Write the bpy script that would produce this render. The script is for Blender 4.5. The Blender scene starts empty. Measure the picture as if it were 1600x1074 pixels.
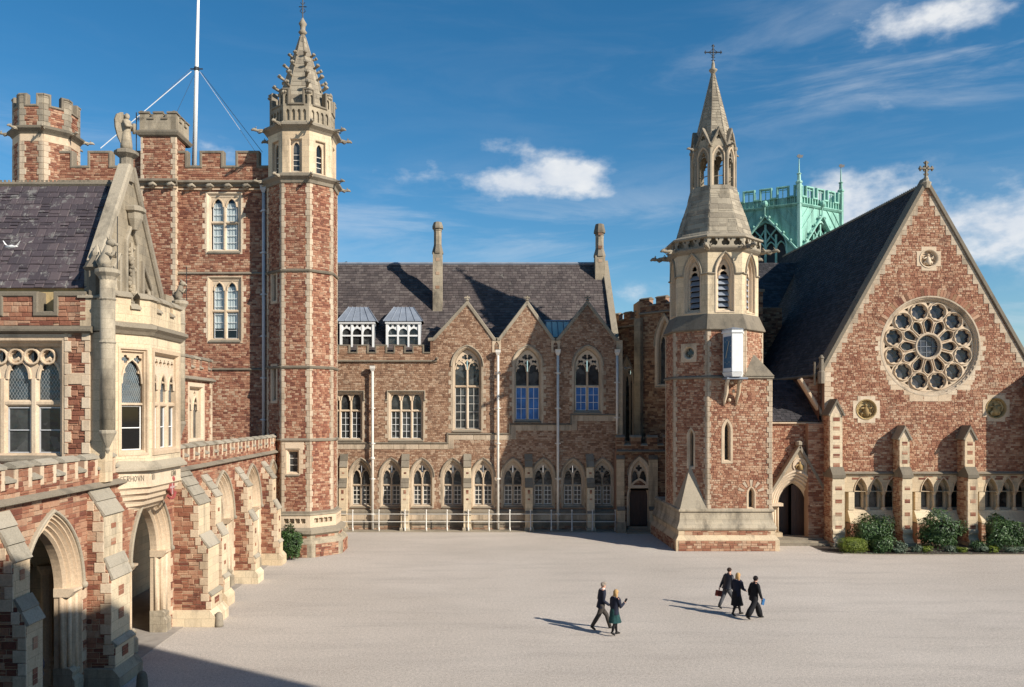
import bpy, math, random
from mathutils import Vector, Matrix
from mathutils.geometry import tessellate_polygon
R = math.radians
random.seed(7)
S = bpy.context.scene
COL = S.collection

# ------------------------------------------------------------------ camera, sun, sky, exposure
FPX, CXP, HYP, EYE = 1280.0, 750.0, 645.0, 8.0     # focal length in px of a 1600 px wide picture, vanishing point, eye height
cam = bpy.data.cameras.new('camera'); camo = bpy.data.objects.new('camera', cam); COL.objects.link(camo)
camo.location = (0, 0, EYE); camo.rotation_euler = (R(90), 0, 0)
cam.sensor_width = 36; cam.lens = 36 * FPX / 1600
cam.shift_x = 50 / 1600; cam.shift_y = 108 / 1600
cam.clip_start = .1; cam.clip_end = 3000
S.camera = camo
SUN_AZ, SUN_EL = 125.5, 30.5                          # azimuth clockwise from +Y (the view direction)
sd = bpy.data.lights.new('sun', 'SUN'); so = bpy.data.objects.new('sun', sd); COL.objects.link(so)
sd.energy = 5.0; sd.angle = R(.5); sd.color = (1.0, .93, .82)
a, e = R(SUN_AZ), R(SUN_EL)
tosun = Vector((math.sin(a) * math.cos(e), math.cos(a) * math.cos(e), math.sin(e)))
so.rotation_euler = tosun.to_track_quat('Z', 'Y').to_euler(); so.location = (40, -40, 60)
S.view_settings.view_transform = 'Standard'; S.view_settings.look = 'None'
S.view_settings.exposure = 0.46; S.view_settings.gamma = 1; S.view_settings.use_curve_mapping = False

def NT(mat):
    nt = mat.node_tree; return nt, nt.nodes, nt.links
world = bpy.data.worlds.new('World'); S.world = world; world.use_nodes = True
def make_world():
    nt, N, L = NT(world); N.clear()
    out = N.new('ShaderNodeOutputWorld'); bg = N.new('ShaderNodeBackground'); bg.inputs[1].default_value = .088
    sky = N.new('ShaderNodeTexSky'); sky.sky_type = 'NISHITA'; sky.sun_disc = False
    sky.sun_elevation = R(SUN_EL); sky.sun_rotation = R(SUN_AZ)
    sky.altitude = 200; sky.air_density = 1.0; sky.dust_density = .2; sky.ozone_density = 3.0
    def M(op, a, b=None, c=None):
        n = N.new('ShaderNodeMath'); n.operation = op
        for i, x in enumerate((a, b, c)):
            if x is None: continue
            if isinstance(x, (int, float)): n.inputs[i].default_value = x
            else: L.new(x, n.inputs[i])
        return n.outputs[0]
    tc = N.new('ShaderNodeTexCoord'); sp = N.new('ShaderNodeSeparateXYZ'); L.new(tc.outputs['Generated'], sp.inputs[0])
    x, y, z = sp.outputs
    az = M('ARCTAN2', x, y); el = M('ARCSINE', z)
    def noise(sc, det, rough, sx, sy, off=0, dist=0.):
        cb = N.new('ShaderNodeCombineXYZ')
        L.new(M('MULTIPLY', az, sx), cb.inputs[0]); L.new(M('MULTIPLY', el, sy), cb.inputs[1]); cb.inputs[2].default_value = off
        n = N.new('ShaderNodeTexNoise'); n.inputs['Scale'].default_value = sc; n.inputs['Detail'].default_value = det
        n.inputs['Roughness'].default_value = rough; n.inputs['Distortion'].default_value = dist
        L.new(cb.outputs[0], n.inputs['Vector']); return n.outputs[0]
    puff = noise(15, 7, .56, 1, 1.7, 3.1)
    wisp = noise(4, 8, .62, 1, 5.0, 8.4, .6)
    def blob(px, py, rx, ry, amp):
        A = math.atan2(px - CXP, FPX); E = math.atan2((HYP - py), math.hypot(px - CXP, FPX))
        k = FPX / math.cos(A)
        dx = M('DIVIDE', M('SUBTRACT', az, A), rx / k); dy = M('DIVIDE', M('SUBTRACT', el, E), ry / k)
        g = M('EXPONENT', M('MULTIPLY', M('ADD', M('MULTIPLY', dx, dx), M('MULTIPLY', dy, dy)), -1))
        return M('MULTIPLY', g, amp)
    def total(bs):
        t = None
        for b in bs:
            g = blob(*b); t = g if t is None else M('ADD', t, g)
        return t
    mp = total([(775, 290, 55, 18, 1.15), (830, 285, 60, 24, 1.2), (865, 265, 45, 20, 1.1), (915, 278, 48, 24, 1.25), (775, 236, 60, 16, .8),
                (1350, 320, 85, 52, 1.15), (1300, 350, 60, 55, .9), (1425, 345, 60, 40, .8), (1540, 345, 85, 42, 1.15), (1620, 360, 80, 60, 1.), (1535, 398, 50, 16, .7),
                (980, 455, 45, 14, .6), (690, 262, 45, 14, .5), (955, 300, 40, 14, .5), (1370, 30, 90, 42, .62), (1450, 20, 100, 40, .66), (1560, 12, 90, 20, .6), (1395, 150, 40, 22, .5), (600, 272, 60, 18, .5), (345, 232, 50, 22, .5)])
    fac = N.new('ShaderNodeMapRange'); fac.interpolation_type = 'SMOOTHSTEP'
    L.new(M('ADD', M('MULTIPLY', mp, .62), M('MULTIPLY', M('SUBTRACT', puff, .5), 2.6)), fac.inputs[0])
    fac.inputs[1].default_value = .12; fac.inputs[2].default_value = 1.25
    mw = M('ADD', total([(720, 345, 330, 55, .55), (1500, 440, 300, 90, .9), (1480, 80, 280, 110, .55), (60, 225, 200, 60, .25), (1000, 430, 180, 60, .7), (1050, 130, 200, 40, .15)]), .035)
    w1 = N.new('ShaderNodeMapRange'); w1.interpolation_type = 'SMOOTHSTEP'; L.new(wisp, w1.inputs[0])
    w1.inputs[1].default_value = .40; w1.inputs[2].default_value = .74
    wf = M('MULTIPLY', M('MULTIPLY', w1.outputs[0], mw), .75)
    cl = M('MINIMUM', M('MAXIMUM', M('MULTIPLY', fac.outputs[0], M('MINIMUM', M('MULTIPLY', mp, 2.2), 1)), wf), .88)
    hs = N.new('ShaderNodeHueSaturation'); hs.inputs['Saturation'].default_value = 1.32; hs.inputs['Value'].default_value = .98; hs.inputs['Hue'].default_value = .493
    L.new(sky.outputs[0], hs.inputs['Color'])
    mix = N.new('ShaderNodeMix'); mix.data_type = 'RGBA'
    shade = N.new('ShaderNodeMapRange'); L.new(puff, shade.inputs[0]); shade.inputs[1].default_value = .35; shade.inputs[2].default_value = .7
    cc = N.new('ShaderNodeMix'); cc.data_type = 'RGBA'; cc.inputs[6].default_value = (5.4, 5.9, 6.7, 1); cc.inputs[7].default_value = (7.9, 7.9, 7.8, 1)
    L.new(shade.outputs[0], cc.inputs[0])
    L.new(cl, mix.inputs[0]); L.new(hs.outputs[0], mix.inputs[6]); L.new(cc.outputs[2], mix.inputs[7])
    L.new(mix.outputs[2], bg.inputs[0]); L.new(bg.outputs[0], out.inputs[0])
make_world()

# ------------------------------------------------------------------ materials
MATS = {}
def _nodes(name):
    m = bpy.data.materials.new(name); m.use_nodes = True; nt, N, L = NT(m)
    b = N['Principled BSDF']; MATS[name] = m; return m, N, L, b
def _noise(N, L, pos, scale, det=4, rough=.6, stretch=None):
    if stretch:
        mp = N.new('ShaderNodeMapping'); mp.inputs['Scale'].default_value = stretch; L.new(pos, mp.inputs[0]); pos = mp.outputs[0]
    n = N.new('ShaderNodeTexNoise'); n.inputs['Scale'].default_value = scale; n.inputs['Detail'].default_value = det
    n.inputs['Roughness'].default_value = rough; L.new(pos, n.inputs['Vector']); return n.outputs[0]
def _range(N, L, s, a, b, c=0., d=1.):
    n = N.new('ShaderNodeMapRange'); L.new(s, n.inputs[0])
    for i, v in enumerate((a, b, c, d)): n.inputs[i + 1].default_value = v
    return n.outputs[0]
def _mixc(N, L, f, a, b, mode='MIX'):
    n = N.new('ShaderNodeMix'); n.data_type = 'RGBA'; n.blend_type = mode
    for i, v in ((0, f), (6, a), (7, b)):
        if isinstance(v, (int, float)): n.inputs[i].default_value = v
        elif isinstance(v, tuple): n.inputs[i].default_value = v + (1,) if len(v) == 3 else v
        else: L.new(v, n.inputs[i])
    return n.outputs[2]
def mat_stone(name, ramp, stain=(.10, .08, .06), stain_amt=.35, bump=.5, scale=14, rough=.9, fine=.25, lichen=None, stretch=(1, 1, .45), spread=.0, thr=(.52, .72), joints=None):
    """per-stone colour from the random value of each separate stone, plus grain, blotches and stains"""
    m, N, L, b = _nodes(name)
    g = N.new('ShaderNodeNewGeometry'); oi = N.new('ShaderNodeObjectInfo'); pos = g.outputs['Position']
    ad = N.new('ShaderNodeMath'); ad.operation = 'ADD'; L.new(g.outputs['Random Per Island'], ad.inputs[0]); L.new(oi.outputs['Random'], ad.inputs[1])
    fr = N.new('ShaderNodeMath'); fr.operation = 'FRACT'; L.new(ad.outputs[0], fr.inputs[0])
    cr = N.new('ShaderNodeValToRGB'); el = cr.color_ramp.elements
    while len(el) < len(ramp): el.new(.5)
    for i, c in enumerate(ramp): el[i].position = i / (len(ramp) - 1); el[i].color = c + (1,)
    n1 = _noise(N, L, pos, scale, 5, .65)
    sh = N.new('ShaderNodeMath'); sh.operation = 'MULTIPLY_ADD'; L.new(n1, sh.inputs[0]); sh.inputs[1].default_value = fine; L.new(fr.outputs[0], sh.inputs[2])
    s2 = N.new('ShaderNodeMath'); s2.operation = 'SUBTRACT'; L.new(sh.outputs[0], s2.inputs[0]); s2.inputs[1].default_value = fine / 2
    big = _noise(N, L, pos, .45, 3, .5)
    s3 = N.new('ShaderNodeMath'); s3.operation = 'ADD'; L.new(s2.outputs[0], s3.inputs[0]); L.new(_range(N, L, big, .3, .7, -.14, .14), s3.inputs[1])
    L.new(s3.outputs[0], cr.inputs[0]); c = cr.outputs[0]
    c = _mixc(N, L, .5, c, _range(N, L, _noise(N, L, pos, scale * 4, 4, .7), .25, .75, .55, 1.35), 'MULTIPLY')
    if stain_amt:
        f = _range(N, L, _noise(N, L, pos, 1.1, 6, .68, stretch), thr[0], thr[1], 0, stain_amt)
        c = _mixc(N, L, f, c, stain)
    if lichen:
        for col, th, sc in lichen:
            c = _mixc(N, L, _range(N, L, _noise(N, L, pos, sc, 7, .72), th, th + .06), c, col)
    bh = _noise(N, L, pos, scale * 1.3, 6, .7)
    if joints:
        # fine mortar joints between large blocks
        jw, jh = joints
        sx = N.new('ShaderNodeSeparateXYZ'); L.new(pos, sx.inputs[0])
        a1 = N.new('ShaderNodeMath'); a1.operation = 'ADD'; L.new(sx.outputs[0], a1.inputs[0]); L.new(sx.outputs[1], a1.inputs[1])
        cb = N.new('ShaderNodeCombineXYZ'); L.new(a1.outputs[0], cb.inputs[0]); L.new(sx.outputs[2], cb.inputs[1])
        br = N.new('ShaderNodeTexBrick'); L.new(cb.outputs[0], br.inputs['Vector'])
        br.inputs['Scale'].default_value = 1; br.inputs['Brick Width'].default_value = jw; br.inputs['Row Height'].default_value = jh
        br.inputs['Mortar Size'].default_value = .006; br.inputs['Mortar Smooth'].default_value = .3
        br.inputs['Color1'].default_value = (.84, .84, .84, 1); br.inputs['Color2'].default_value = (1.08, 1.06, 1.02, 1); br.inputs['Mortar'].default_value = (.5, .48, .45, 1)
        c = _mixc(N, L, .8, c, br.outputs[0], 'MULTIPLY')
    bp = N.new('ShaderNodeBump'); bp.inputs['Strength'].default_value = bump; bp.inputs['Distance'].default_value = .02
    L.new(bh, bp.inputs['Height']); L.new(bp.outputs[0], b.inputs['Normal'])
    L.new(c, b.inputs['Base Color']); b.inputs['Roughness'].default_value = rough; b.inputs['Specular IOR Level'].default_value = .25
    return m
def mat_plain(name, col, rough=.5, metal=0., var=.15, scale=6, bump=0., spec=.5, streak=None):
    m, N, L, b = _nodes(name)
    g = N.new('ShaderNodeNewGeometry'); pos = g.outputs['Position']
    n = _range(N, L, _noise(N, L, pos, scale, 5, .65, streak), .25, .75, 1 - var, 1 + var)
    c = _mixc(N, L, 1., tuple(col), n, 'MULTIPLY')
    L.new(c, b.inputs['Base Color']); b.inputs['Roughness'].default_value = rough; b.inputs['Metallic'].default_value = metal
    b.inputs['Specular IOR Level'].default_value = spec
    if bump:
        bp = N.new('ShaderNodeBump'); bp.inputs['Strength'].default_value = bump; bp.inputs['Distance'].default_value = .02
        L.new(_noise(N, L, pos, scale * 5, 5, .7), bp.inputs['Height']); L.new(bp.outputs[0], b.inputs['Normal'])
    return m
RED = mat_stone('red rubble stone', [(.155, .056, .037), (.23, .088, .054), (.30, .13, .078), (.35, .172, .105), (.40, .225, .142), (.44, .30, .20)], stain=(.07, .042, .034), stain_amt=.5, bump=.9, scale=9, fine=.5)
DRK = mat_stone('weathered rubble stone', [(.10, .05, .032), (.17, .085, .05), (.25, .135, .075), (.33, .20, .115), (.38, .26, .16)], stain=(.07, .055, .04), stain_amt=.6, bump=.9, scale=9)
PINK = mat_stone('pinkish rubble stone', [(.20, .11, .068), (.275, .158, .098), (.345, .212, .135), (.405, .27, .178), (.45, .33, .23)], stain=(.08, .055, .045), stain_amt=.45, bump=.8, scale=9)
MORT = mat_stone('lime mortar', [(.27, .16, .11), (.33, .21, .145)], stain_amt=.3, bump=.3)
ASH = mat_stone('cream limestone', [(.52, .39, .265), (.58, .45, .315), (.62, .50, .365)], stain=(.22, .165, .11), stain_amt=.7, bump=.35, scale=5, fine=.6, thr=(.5, .75))
ASHJ = mat_stone('jointed cream limestone', [(.55, .42, .28), (.62, .50, .34), (.66, .55, .39)], stain=(.20, .155, .11), stain_amt=.75, bump=.4, scale=5, fine=.6, stretch=(1.3, 1.3, .3), joints=(.62, .31))
GRY = mat_stone('weathered grey limestone', [(.22, .185, .14), (.30, .255, .19), (.37, .315, .235)], stain=(.085, .075, .06), stain_amt=.75, bump=.6, scale=7, fine=.6, lichen=[((.42, .39, .31), .66, 5.)])
GRYJ = mat_stone('weathered jointed limestone', [(.30, .25, .18), (.38, .32, .235), (.44, .375, .28)], stain=(.10, .085, .065), stain_amt=.85, bump=.6, scale=7, fine=.6, joints=(.55, .3), thr=(.46, .7))
COP = mat_stone('dark coping stone', [(.16, .135, .10), (.21, .175, .13), (.27, .23, .175)], stain=(.055, .05, .042), stain_amt=.7, bump=.6, scale=7, fine=.6, lichen=[((.36, .34, .28), .68, 4.)])
CH_ST = mat_stone('light red rubble stone', [(.22, .088, .054), (.31, .14, .084), (.395, .205, .125), (.46, .28, .178), (.51, .36, .245)], stain=(.10, .05, .035), stain_amt=.5, bump=.9, scale=9, fine=.4)
ASHR = mat_stone('dull cream limestone', [(.42, .33, .235), (.47, .37, .265), (.51, .41, .30)], stain=(.13, .10, .07), stain_amt=.75, bump=.35, scale=5, fine=.7, thr=(.48, .7), stretch=(1.3, 1.3, .3))
CAP = mat_stone('grey capping stone', [(.27, .235, .18), (.33, .29, .225), (.39, .34, .265)], stain=(.13, .115, .09), stain_amt=.7, bump=.6, scale=7, fine=.8, lichen=[((.42, .38, .30), .64, 4.)])
SLT = mat_stone('purple slate', [(.058, .047, .052), (.070, .056, .062), (.085, .066, .071), (.105, .082, .085)], stain=(.05, .046, .05), stain_amt=.5, bump=.5, scale=8, rough=.62, fine=.2, lichen=[((.17, .16, .15), .56, 2.0), ((.26, .25, .23), .61, 5.2), ((.38, .20, .04), .775, 2.0)])
SLR = mat_stone('lichened brown slate', [(.062, .050, .048), (.08, .064, .060), (.10, .08, .075), (.13, .108, .098)], stain=(.06, .052, .05), stain_amt=.5, bump=.5, scale=8, rough=.75, fine=.2, lichen=[((.17, .155, .135), .61, 2.0), ((.25, .235, .20), .655, 5.), ((.34, .22, .06), .77, 1.5)])
SLD = mat_stone('dark blue slate', [(.030, .029, .031), (.040, .038, .041), (.052, .048, .052), (.07, .064, .067)], stain=(.032, .03, .03), stain_amt=.4, bump=.5, scale=8, rough=.9, fine=.2, lichen=[((.085, .08, .072), .60, 1.6), ((.13, .13, .11), .69, 4.)])
LEAD = mat_plain('lead sheet', (.21, .235, .275), .5, .0, .22, 1.5)
WHT = mat_plain('white paint', (.74, .74, .72), .45, 0, .07, 3)
CRM = mat_plain('cream painted iron', (.66, .62, .55), .5, 0, .12, 6)
PIPE = mat_plain('grey painted iron', (.45, .45, .46), .45, 0, .12, 5)
IRON = mat_plain('dark wrought iron', (.03, .032, .035), .55, .3, .2, 8)
WOOD = mat_plain('dark oak', (.050, .028, .022), .6, 0, .4, 5, .4, streak=(6, 6, .4))
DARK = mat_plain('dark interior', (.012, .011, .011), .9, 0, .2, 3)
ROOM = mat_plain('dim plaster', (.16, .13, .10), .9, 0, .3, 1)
COPR = mat_stone('verdigris copper', [(.20, .43, .35), (.26, .50, .41), (.34, .56, .48)], stain=(.07, .15, .115), stain_amt=.75, bump=.2, scale=3, rough=.7, fine=.8, stretch=(1.6, 1.6, .25), thr=(.48, .66))
EARTH = mat_plain('garden soil', (.045, .03, .02), .95, 0, .5, 8, .9)
BLUE = mat_plain('blue window blind', (.03, .13, .36), .5, 0, .5, 1.6)
CURT = mat_plain('pale window blind', (.62, .63, .62), .8, 0, .12, 4, streak=(8, 8, .5))
def mat_glass(name, tint, refl, lead=None):
    m, N, L, b = _nodes(name)
    g = N.new('ShaderNodeNewGeometry'); pos = g.outputs['Position']; oi = N.new('ShaderNodeObjectInfo')
    f = _range(N, L, oi.outputs['Random'], 0, 1, .5, 1.6)
    c = _mixc(N, L, 1., tuple(tint), f, 'MULTIPLY')
    c = _mixc(N, L, 1., c, _range(N, L, _noise(N, L, pos, 2.2, 4, .6), .3, .7, .5, 1.5), 'MULTIPLY')
    b.inputs['Roughness'].default_value = .12; b.inputs['Specular IOR Level'].default_value = refl
    if lead:
        # diamond lead lattice between the panes
        sx = N.new('ShaderNodeSeparateXYZ'); L.new(pos, sx.inputs[0])
        def mth(op, a_, b_):
            n = N.new('ShaderNodeMath'); n.operation = op
            for i, v in enumerate((a_, b_)):
                if isinstance(v, (int, float)): n.inputs[i].default_value = v
                else: L.new(v, n.inputs[i])
            return n.outputs[0]
        u = mth('MULTIPLY', mth('ADD', sx.outputs[0], sx.outputs[1]), 1.7)
        l = None
        for s in (1, -1):
            t = mth('ADD', u, mth('MULTIPLY', sx.outputs[2], s))
            k = mth('LESS_THAN', mth('ABSOLUTE', mth('SUBTRACT', mth('FRACT', mth('DIVIDE', t, lead), 0), .5), 0), .045)
            l = k if l is None else mth('MAXIMUM', l, k)
        c = _mixc(N, L, l, c, (.33, .34, .34)); L.new(_range(N, L, l, 0, 1, .12, .6), b.inputs['Roughness'])
    vo = N.new('ShaderNodeTexVoronoi'); vo.inputs['Scale'].default_value = 2.6; L.new(pos, vo.inputs['Vector']); sv_ = N.new('ShaderNodeSeparateColor'); L.new(vo.outputs['Color'], sv_.inputs[0])
    c = _mixc(N, L, _range(N, L, sv_.outputs[0], .62, 1., 0, .55), c, (.13, .135, .13))  # random paler cells: sky reflections painted into the glass colour
    bp = N.new('ShaderNodeBump'); bp.inputs['Strength'].default_value = .2; bp.inputs['Distance'].default_value = .08
    L.new(_noise(N, L, pos, 4, 2, .5), bp.inputs['Height']); L.new(bp.outputs[0], b.inputs['Normal'])
    L.new(c, b.inputs['Base Color']); return m
GLS = mat_glass('dark window glass', (.028, .030, .030), .5)
GLB = mat_glass('leaded bluish glass', (.035, .05, .06), .6, .17)
GLR = mat_glass('rose window glass', (.030, .032, .042), .4)
GLT = mat_plain('pale skylight glass', (.42, .50, .46), .45, 0, .2, 3, spec=.3)
def mat_clear():
    m, N, L, b = _nodes('clear pane')
    t = N.new('ShaderNodeBsdfTransparent'); t.inputs[0].default_value = (.8, .84, .84, 1)
    g = N.new('ShaderNodeBsdfGlossy'); g.inputs['Roughness'].default_value = .05
    fr = N.new('ShaderNodeLayerWeight'); mx = N.new('ShaderNodeMixShader')
    L.new(_range(N, L, fr.outputs['Facing'], .4, 1., .06, .7), mx.inputs[0]); L.new(t.outputs[0], mx.inputs[1]); L.new(g.outputs[0], mx.inputs[2]); L.new(mx.outputs[0], N['Material Output'].inputs[0])
    return m
CLR = mat_clear()
def mat_leaf(name, c0, c1):
    m, N, L, b = _nodes(name)
    g = N.new('ShaderNodeNewGeometry')
    c = _mixc(N, L, g.outputs['Random Per Island'], c0, c1); L.new(c, b.inputs['Base Color']); b.inputs['Roughness'].default_value = .45
    b.inputs['Specular IOR Level'].default_value = .35
    return m
LEAF = mat_leaf('dark glossy leaves', (.016, .042, .012), (.07, .13, .035))
LEAF2 = mat_leaf('light green leaves', (.09, .13, .012), (.20, .24, .03))
LEAF3 = mat_leaf('grey green leaves', (.05, .08, .045), (.16, .20, .13))

# ------------------------------------------------------------------ geometry helpers
def X(px, Y): return (px - CXP) * Y / FPX
def Z(py, Y): return EYE - (py - HYP) * Y / FPX
def wloc(o):
    v = Vector((0, 0, 0))
    while o: v = v + o.location; o = o.parent
    return v
class Fr:                                            # a wall plane: u along it, v up it, d out of it
    def __init__(s, O, N, V=(0, 0, 1)):
        s.O = Vector(O); s.N = Vector(N).normalized(); s.V = Vector(V).normalized(); s.U = s.V.cross(s.N).normalized()
    def p(s, u, v, d=0.): return s.O + s.U * u + s.V * v + s.N * d
def FY(Y): return Fr((0, Y, 0), (0, -1, 0))          # faces the camera, u = X
def FX(x): return Fr((x, 0, 0), (1, 0, 0))           # faces +X, u = Y
def FXn(x): return Fr((x, 0, 0), (-1, 0, 0))         # faces -X, u = -Y
def FD(p, q): # plane through p and q (xy), outward normal to the right of p->q ; u = distance from p
    p = Vector((p[0], p[1], 0)); q = Vector((q[0], q[1], 0)); U = (q - p).normalized(); return Fr(p, (U.y, -U.x, 0))
class MB:
    def __init__(s): s.v = []; s.f = []
    def add(s, vs, fs):
        n = len(s.v); s.v.extend([tuple(v) for v in vs]); s.f.extend([tuple(i + n for i in f) for f in fs]); return s
    def box(s, F, u0, u1, v0, v1, d0, d1):
        P = [F.p(u, v, d) for d in (d0, d1) for (u, v) in ((u0, v0), (u1, v0), (u1, v1), (u0, v1))]
        return s.add(P, [(4, 5, 6, 7), (3, 2, 1, 0), (0, 1, 5, 4), (1, 2, 6, 5), (2, 3, 7, 6), (3, 0, 4, 7)])
    def wbox(s, x0, x1, y0, y1, z0, z1): return s.box(Fr((0, 0, 0), (0, -1, 0)), x0, x1, z0, z1, -y1, -y0)
    def tess(s, F, polys, d, flip=False):
        vs = [F.p(u, v, d) for P in polys for (u, v) in P]
        tr = tessellate_polygon([[Vector((u, v, 0)) for (u, v) in P] for P in polys])
        return s.add(vs, [t[::-1] if flip else t for t in tr])
    def prism(s, F, poly, d0, d1, holes=(), back=True):
        polys = [poly] + list(holes)
        s.tess(F, polys, d1)
        if back: s.tess(F, polys, d0, True)
        for P in polys:
            n = len(P); vs = [F.p(u, v, d0) for u, v in P] + [F.p(u, v, d1) for u, v in P]
            s.add(vs, [(i, (i + 1) % n, n + (i + 1) % n, n + i) for i in range(n)])
        return s
    def loft(s, loops, closed=True, cap0=False, cap1=False):
        n = len(loops[0]); vs = [p for L in loops for p in L]; fs = []
        for k in range(len(loops) - 1):
            for i in range(n if closed else n - 1):
                j = (i + 1) % n; fs.append((k * n + i, k * n + j, (k + 1) * n + j, (k + 1) * n + i))
        if cap0: fs.append(tuple(range(n))[::-1])
        if cap1: fs.append(tuple((len(loops) - 1) * n + i for i in range(n)))
        return s.add(vs, fs)
    def bar(s, F, path, w, d0, d1, closed=False, ch=.35):
        """a moulded bar following a 2D path: full width at the back, narrower at the front"""
        n = len(path); pts = [Vector(p) for p in path]; L = []
        for i, p in enumerate(pts):
            if closed: a_, b_ = pts[i - 1], pts[(i + 1) % n]
            else: a_, b_ = pts[max(i - 1, 0)], pts[min(i + 1, n - 1)]
            t1 = (p - a_).normalized() if (p - a_).length > 1e-6 else (b_ - p).normalized()
            t2 = (b_ - p).normalized() if (b_ - p).length > 1e-6 else t1
            t = (t1 + t2); t = t.normalized() if t.length > 1e-6 else t1
            nn = Vector((-t.y, t.x)); c = max(.5, nn.dot(Vector((-t1.y, t1.x)))); nn = nn / c
            h = w / 2; dm = d1 - min(w * ch, (d1 - d0) * .8)
            L.append([F.p(*(p + nn * h), d0), F.p(*(p + nn * h), dm), F.p(*(p + nn * h * (1 - ch * 1.4)), d1), F.p(*(p - nn * h * (1 - ch * 1.4)), d1), F.p(*(p - nn * h), dm), F.p(*(p - nn * h), d0)])
        if closed: L.append(L[0])
        return s.loft(L, closed=False, cap0=False, cap1=False) if closed else s.loft(L, closed=True, cap0=True, cap1=True)
    def tube(s, pts, rad, n=8, cap=True, flat=None):
        pts = [Vector(p) for p in pts]; L = []
        if not isinstance(rad, (list, tuple)): rad = [rad] * len(pts)
        ref = None
        for i, p in enumerate(pts):
            t = (pts[min(i + 1, len(pts) - 1)] - pts[max(i - 1, 0)]).normalized()
            if ref is None: ref = Vector((0, 0, 1)) if abs(t.z) < .9 else Vector((1, 0, 0))
            a_ = t.cross(ref).normalized(); b_ = a_.cross(t).normalized(); ref = b_
            fl = flat if flat else 1
            L.append([p + (a_ * math.cos(2 * math.pi * k / n) + b_ * math.sin(2 * math.pi * k / n) * fl) * rad[i] for k in range(n)])
        return s.loft(L, True, cap, cap)
    def rev(s, c, prof, n=8, rot=None, cap=True):
        """n-sided solid about the vertical through c; prof = [(apothem or radius, z)]"""
        k = 1 / math.cos(math.pi / n) if n <= 8 else 1
        r0 = math.pi / n if rot is None else rot
        L = [[(c[0] + r * k * math.cos(r0 + 2 * math.pi * i / n), c[1] + r * k * math.sin(r0 + 2 * math.pi * i / n), z) for i in range(n)] for r, z in prof]
        return s.loft(L, True, cap, cap)
    def profile(s, F, u0, u1, prof):
        """prof = [(d, v)] closed outline in the section plane, run from u0 to u1"""
        a_ = [F.p(u0, v, d) for d, v in prof]; b_ = [F.p(u1, v, d) for d, v in prof]
        return s.loft([a_, b_], True, True, True)
    def ball(s, c, r, n=8, m=5, sq=(1, 1, 1)):
        L = []
        for j in range(m + 1):
            t = math.pi * (j + .0001) / (m + .0002)
            L.append([(c[0] + r * sq[0] * math.sin(t) * math.cos(2 * math.pi * i / n), c[1] + r * sq[1] * math.sin(t) * math.sin(2 * math.pi * i / n), c[2] - r * sq[2] * math.cos(t)) for i in range(n)])
        return s.loft(L, True)
    def build(s, name, mat, parent=None, kind=None, smooth=False, label=None):
        if not s.f: return None
        w = wloc(parent) if parent else Vector((0, 0, 0))
        me = bpy.data.meshes.new(name); me.from_pydata([(v[0] - w.x, v[1] - w.y, v[2] - w.z) for v in s.v], [], s.f)
        if smooth: me.polygons.foreach_set('use_smooth', [True] * len(me.polygons))
        me.materials.append(mat); me.update()
        o = bpy.data.objects.new(name, me); COL.objects.link(o)
        if parent: o.parent = parent
        if kind: o['kind'] = kind
        if label: o['label'] = label
        return o
def thing(name, label, cat, loc=(0, 0, 0), group=None):
    o = bpy.data.objects.new(name, None); COL.objects.link(o); o.location = loc; o.empty_display_size = .3
    o['label'] = label; o['category'] = cat
    if group: o['group'] = group
    return o
def tag(o, label, cat, group=None):
    o['label'] = label; o['category'] = cat
    if group: o['group'] = group
    return o
def inst(me, name, parent, M, mat=None):
    """an object sharing mesh data, at world matrix M"""
    o = bpy.data.objects.new(name, me); COL.objects.link(o)
    if parent: o.parent = parent; M = Matrix.Translation(-wloc(parent)) @ M
    o.matrix_local = M; return o
_UB = {}
def unit_block(mat, var=0, jit=.0, bev=.06):
    key = (mat.name, var, jit)
    if key in _UB: return _UB[key]
    rn = random.Random(var * 31 + 5)
    j = lambda: rn.uniform(-jit, jit)
    vs = [(0, 0, 0), (1, 0, 0), (1, 1, 0), (0, 1, 0)]
    b = bev
    vs += [(0 + j(), 0 + j(), .7), (1 + j(), 0 + j(), .7), (1 + j(), 1 + j(), .7), (0 + j(), 1 + j(), .7)]
    vs += [(b + j(), b * 1.6 + j(), 1), (1 - b + j(), b * 1.6 + j(), 1), (1 - b + j(), 1 - b * 1.6 + j(), 1), (b + j(), 1 - b * 1.6 + j(), 1)]
    fs = [(8, 9, 10, 11)] + [(i, (i + 1) % 4, 4 + (i + 1) % 4, 4 + i) for i in range(4)] + [(4 + i, 4 + (i + 1) % 4, 8 + (i + 1) % 4, 8 + i) for i in range(4)]
    me = bpy.data.meshes.new('block'); me.from_pydata(vs, [], fs); me.materials.append(mat); _UB[key] = me; return me
def blk(th, F, u0, u1, v0, v1, d0, d1, mat=None, name='quoin', var=0, jit=0):
    me = unit_block(mat or ASH, var, jit, .03)
    a_ = F.U * (u1 - u0); b_ = F.V * (v1 - v0); c = F.N * (d1 - d0); o = F.p(u0, v0, d0)
    M = Matrix(((a_.x, b_.x, c.x, o.x), (a_.y, b_.y, c.y, o.y), (a_.z, b_.z, c.z, o.z), (0, 0, 0, 1)))
    return inst(me, name, th, M)
def scan(polys, v):
    xs = []
    for P in polys:
        n = len(P)
        for i in range(n):
            (u0, v0), (u1, v1) = P[i], P[(i + 1) % n]
            if (v0 > v) != (v1 > v): xs.append(u0 + (v - v0) * (u1 - u0) / (v1 - v0))
    xs.sort(); return [(xs[i], xs[i + 1]) for i in range(0, len(xs) - 1, 2)]
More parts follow.
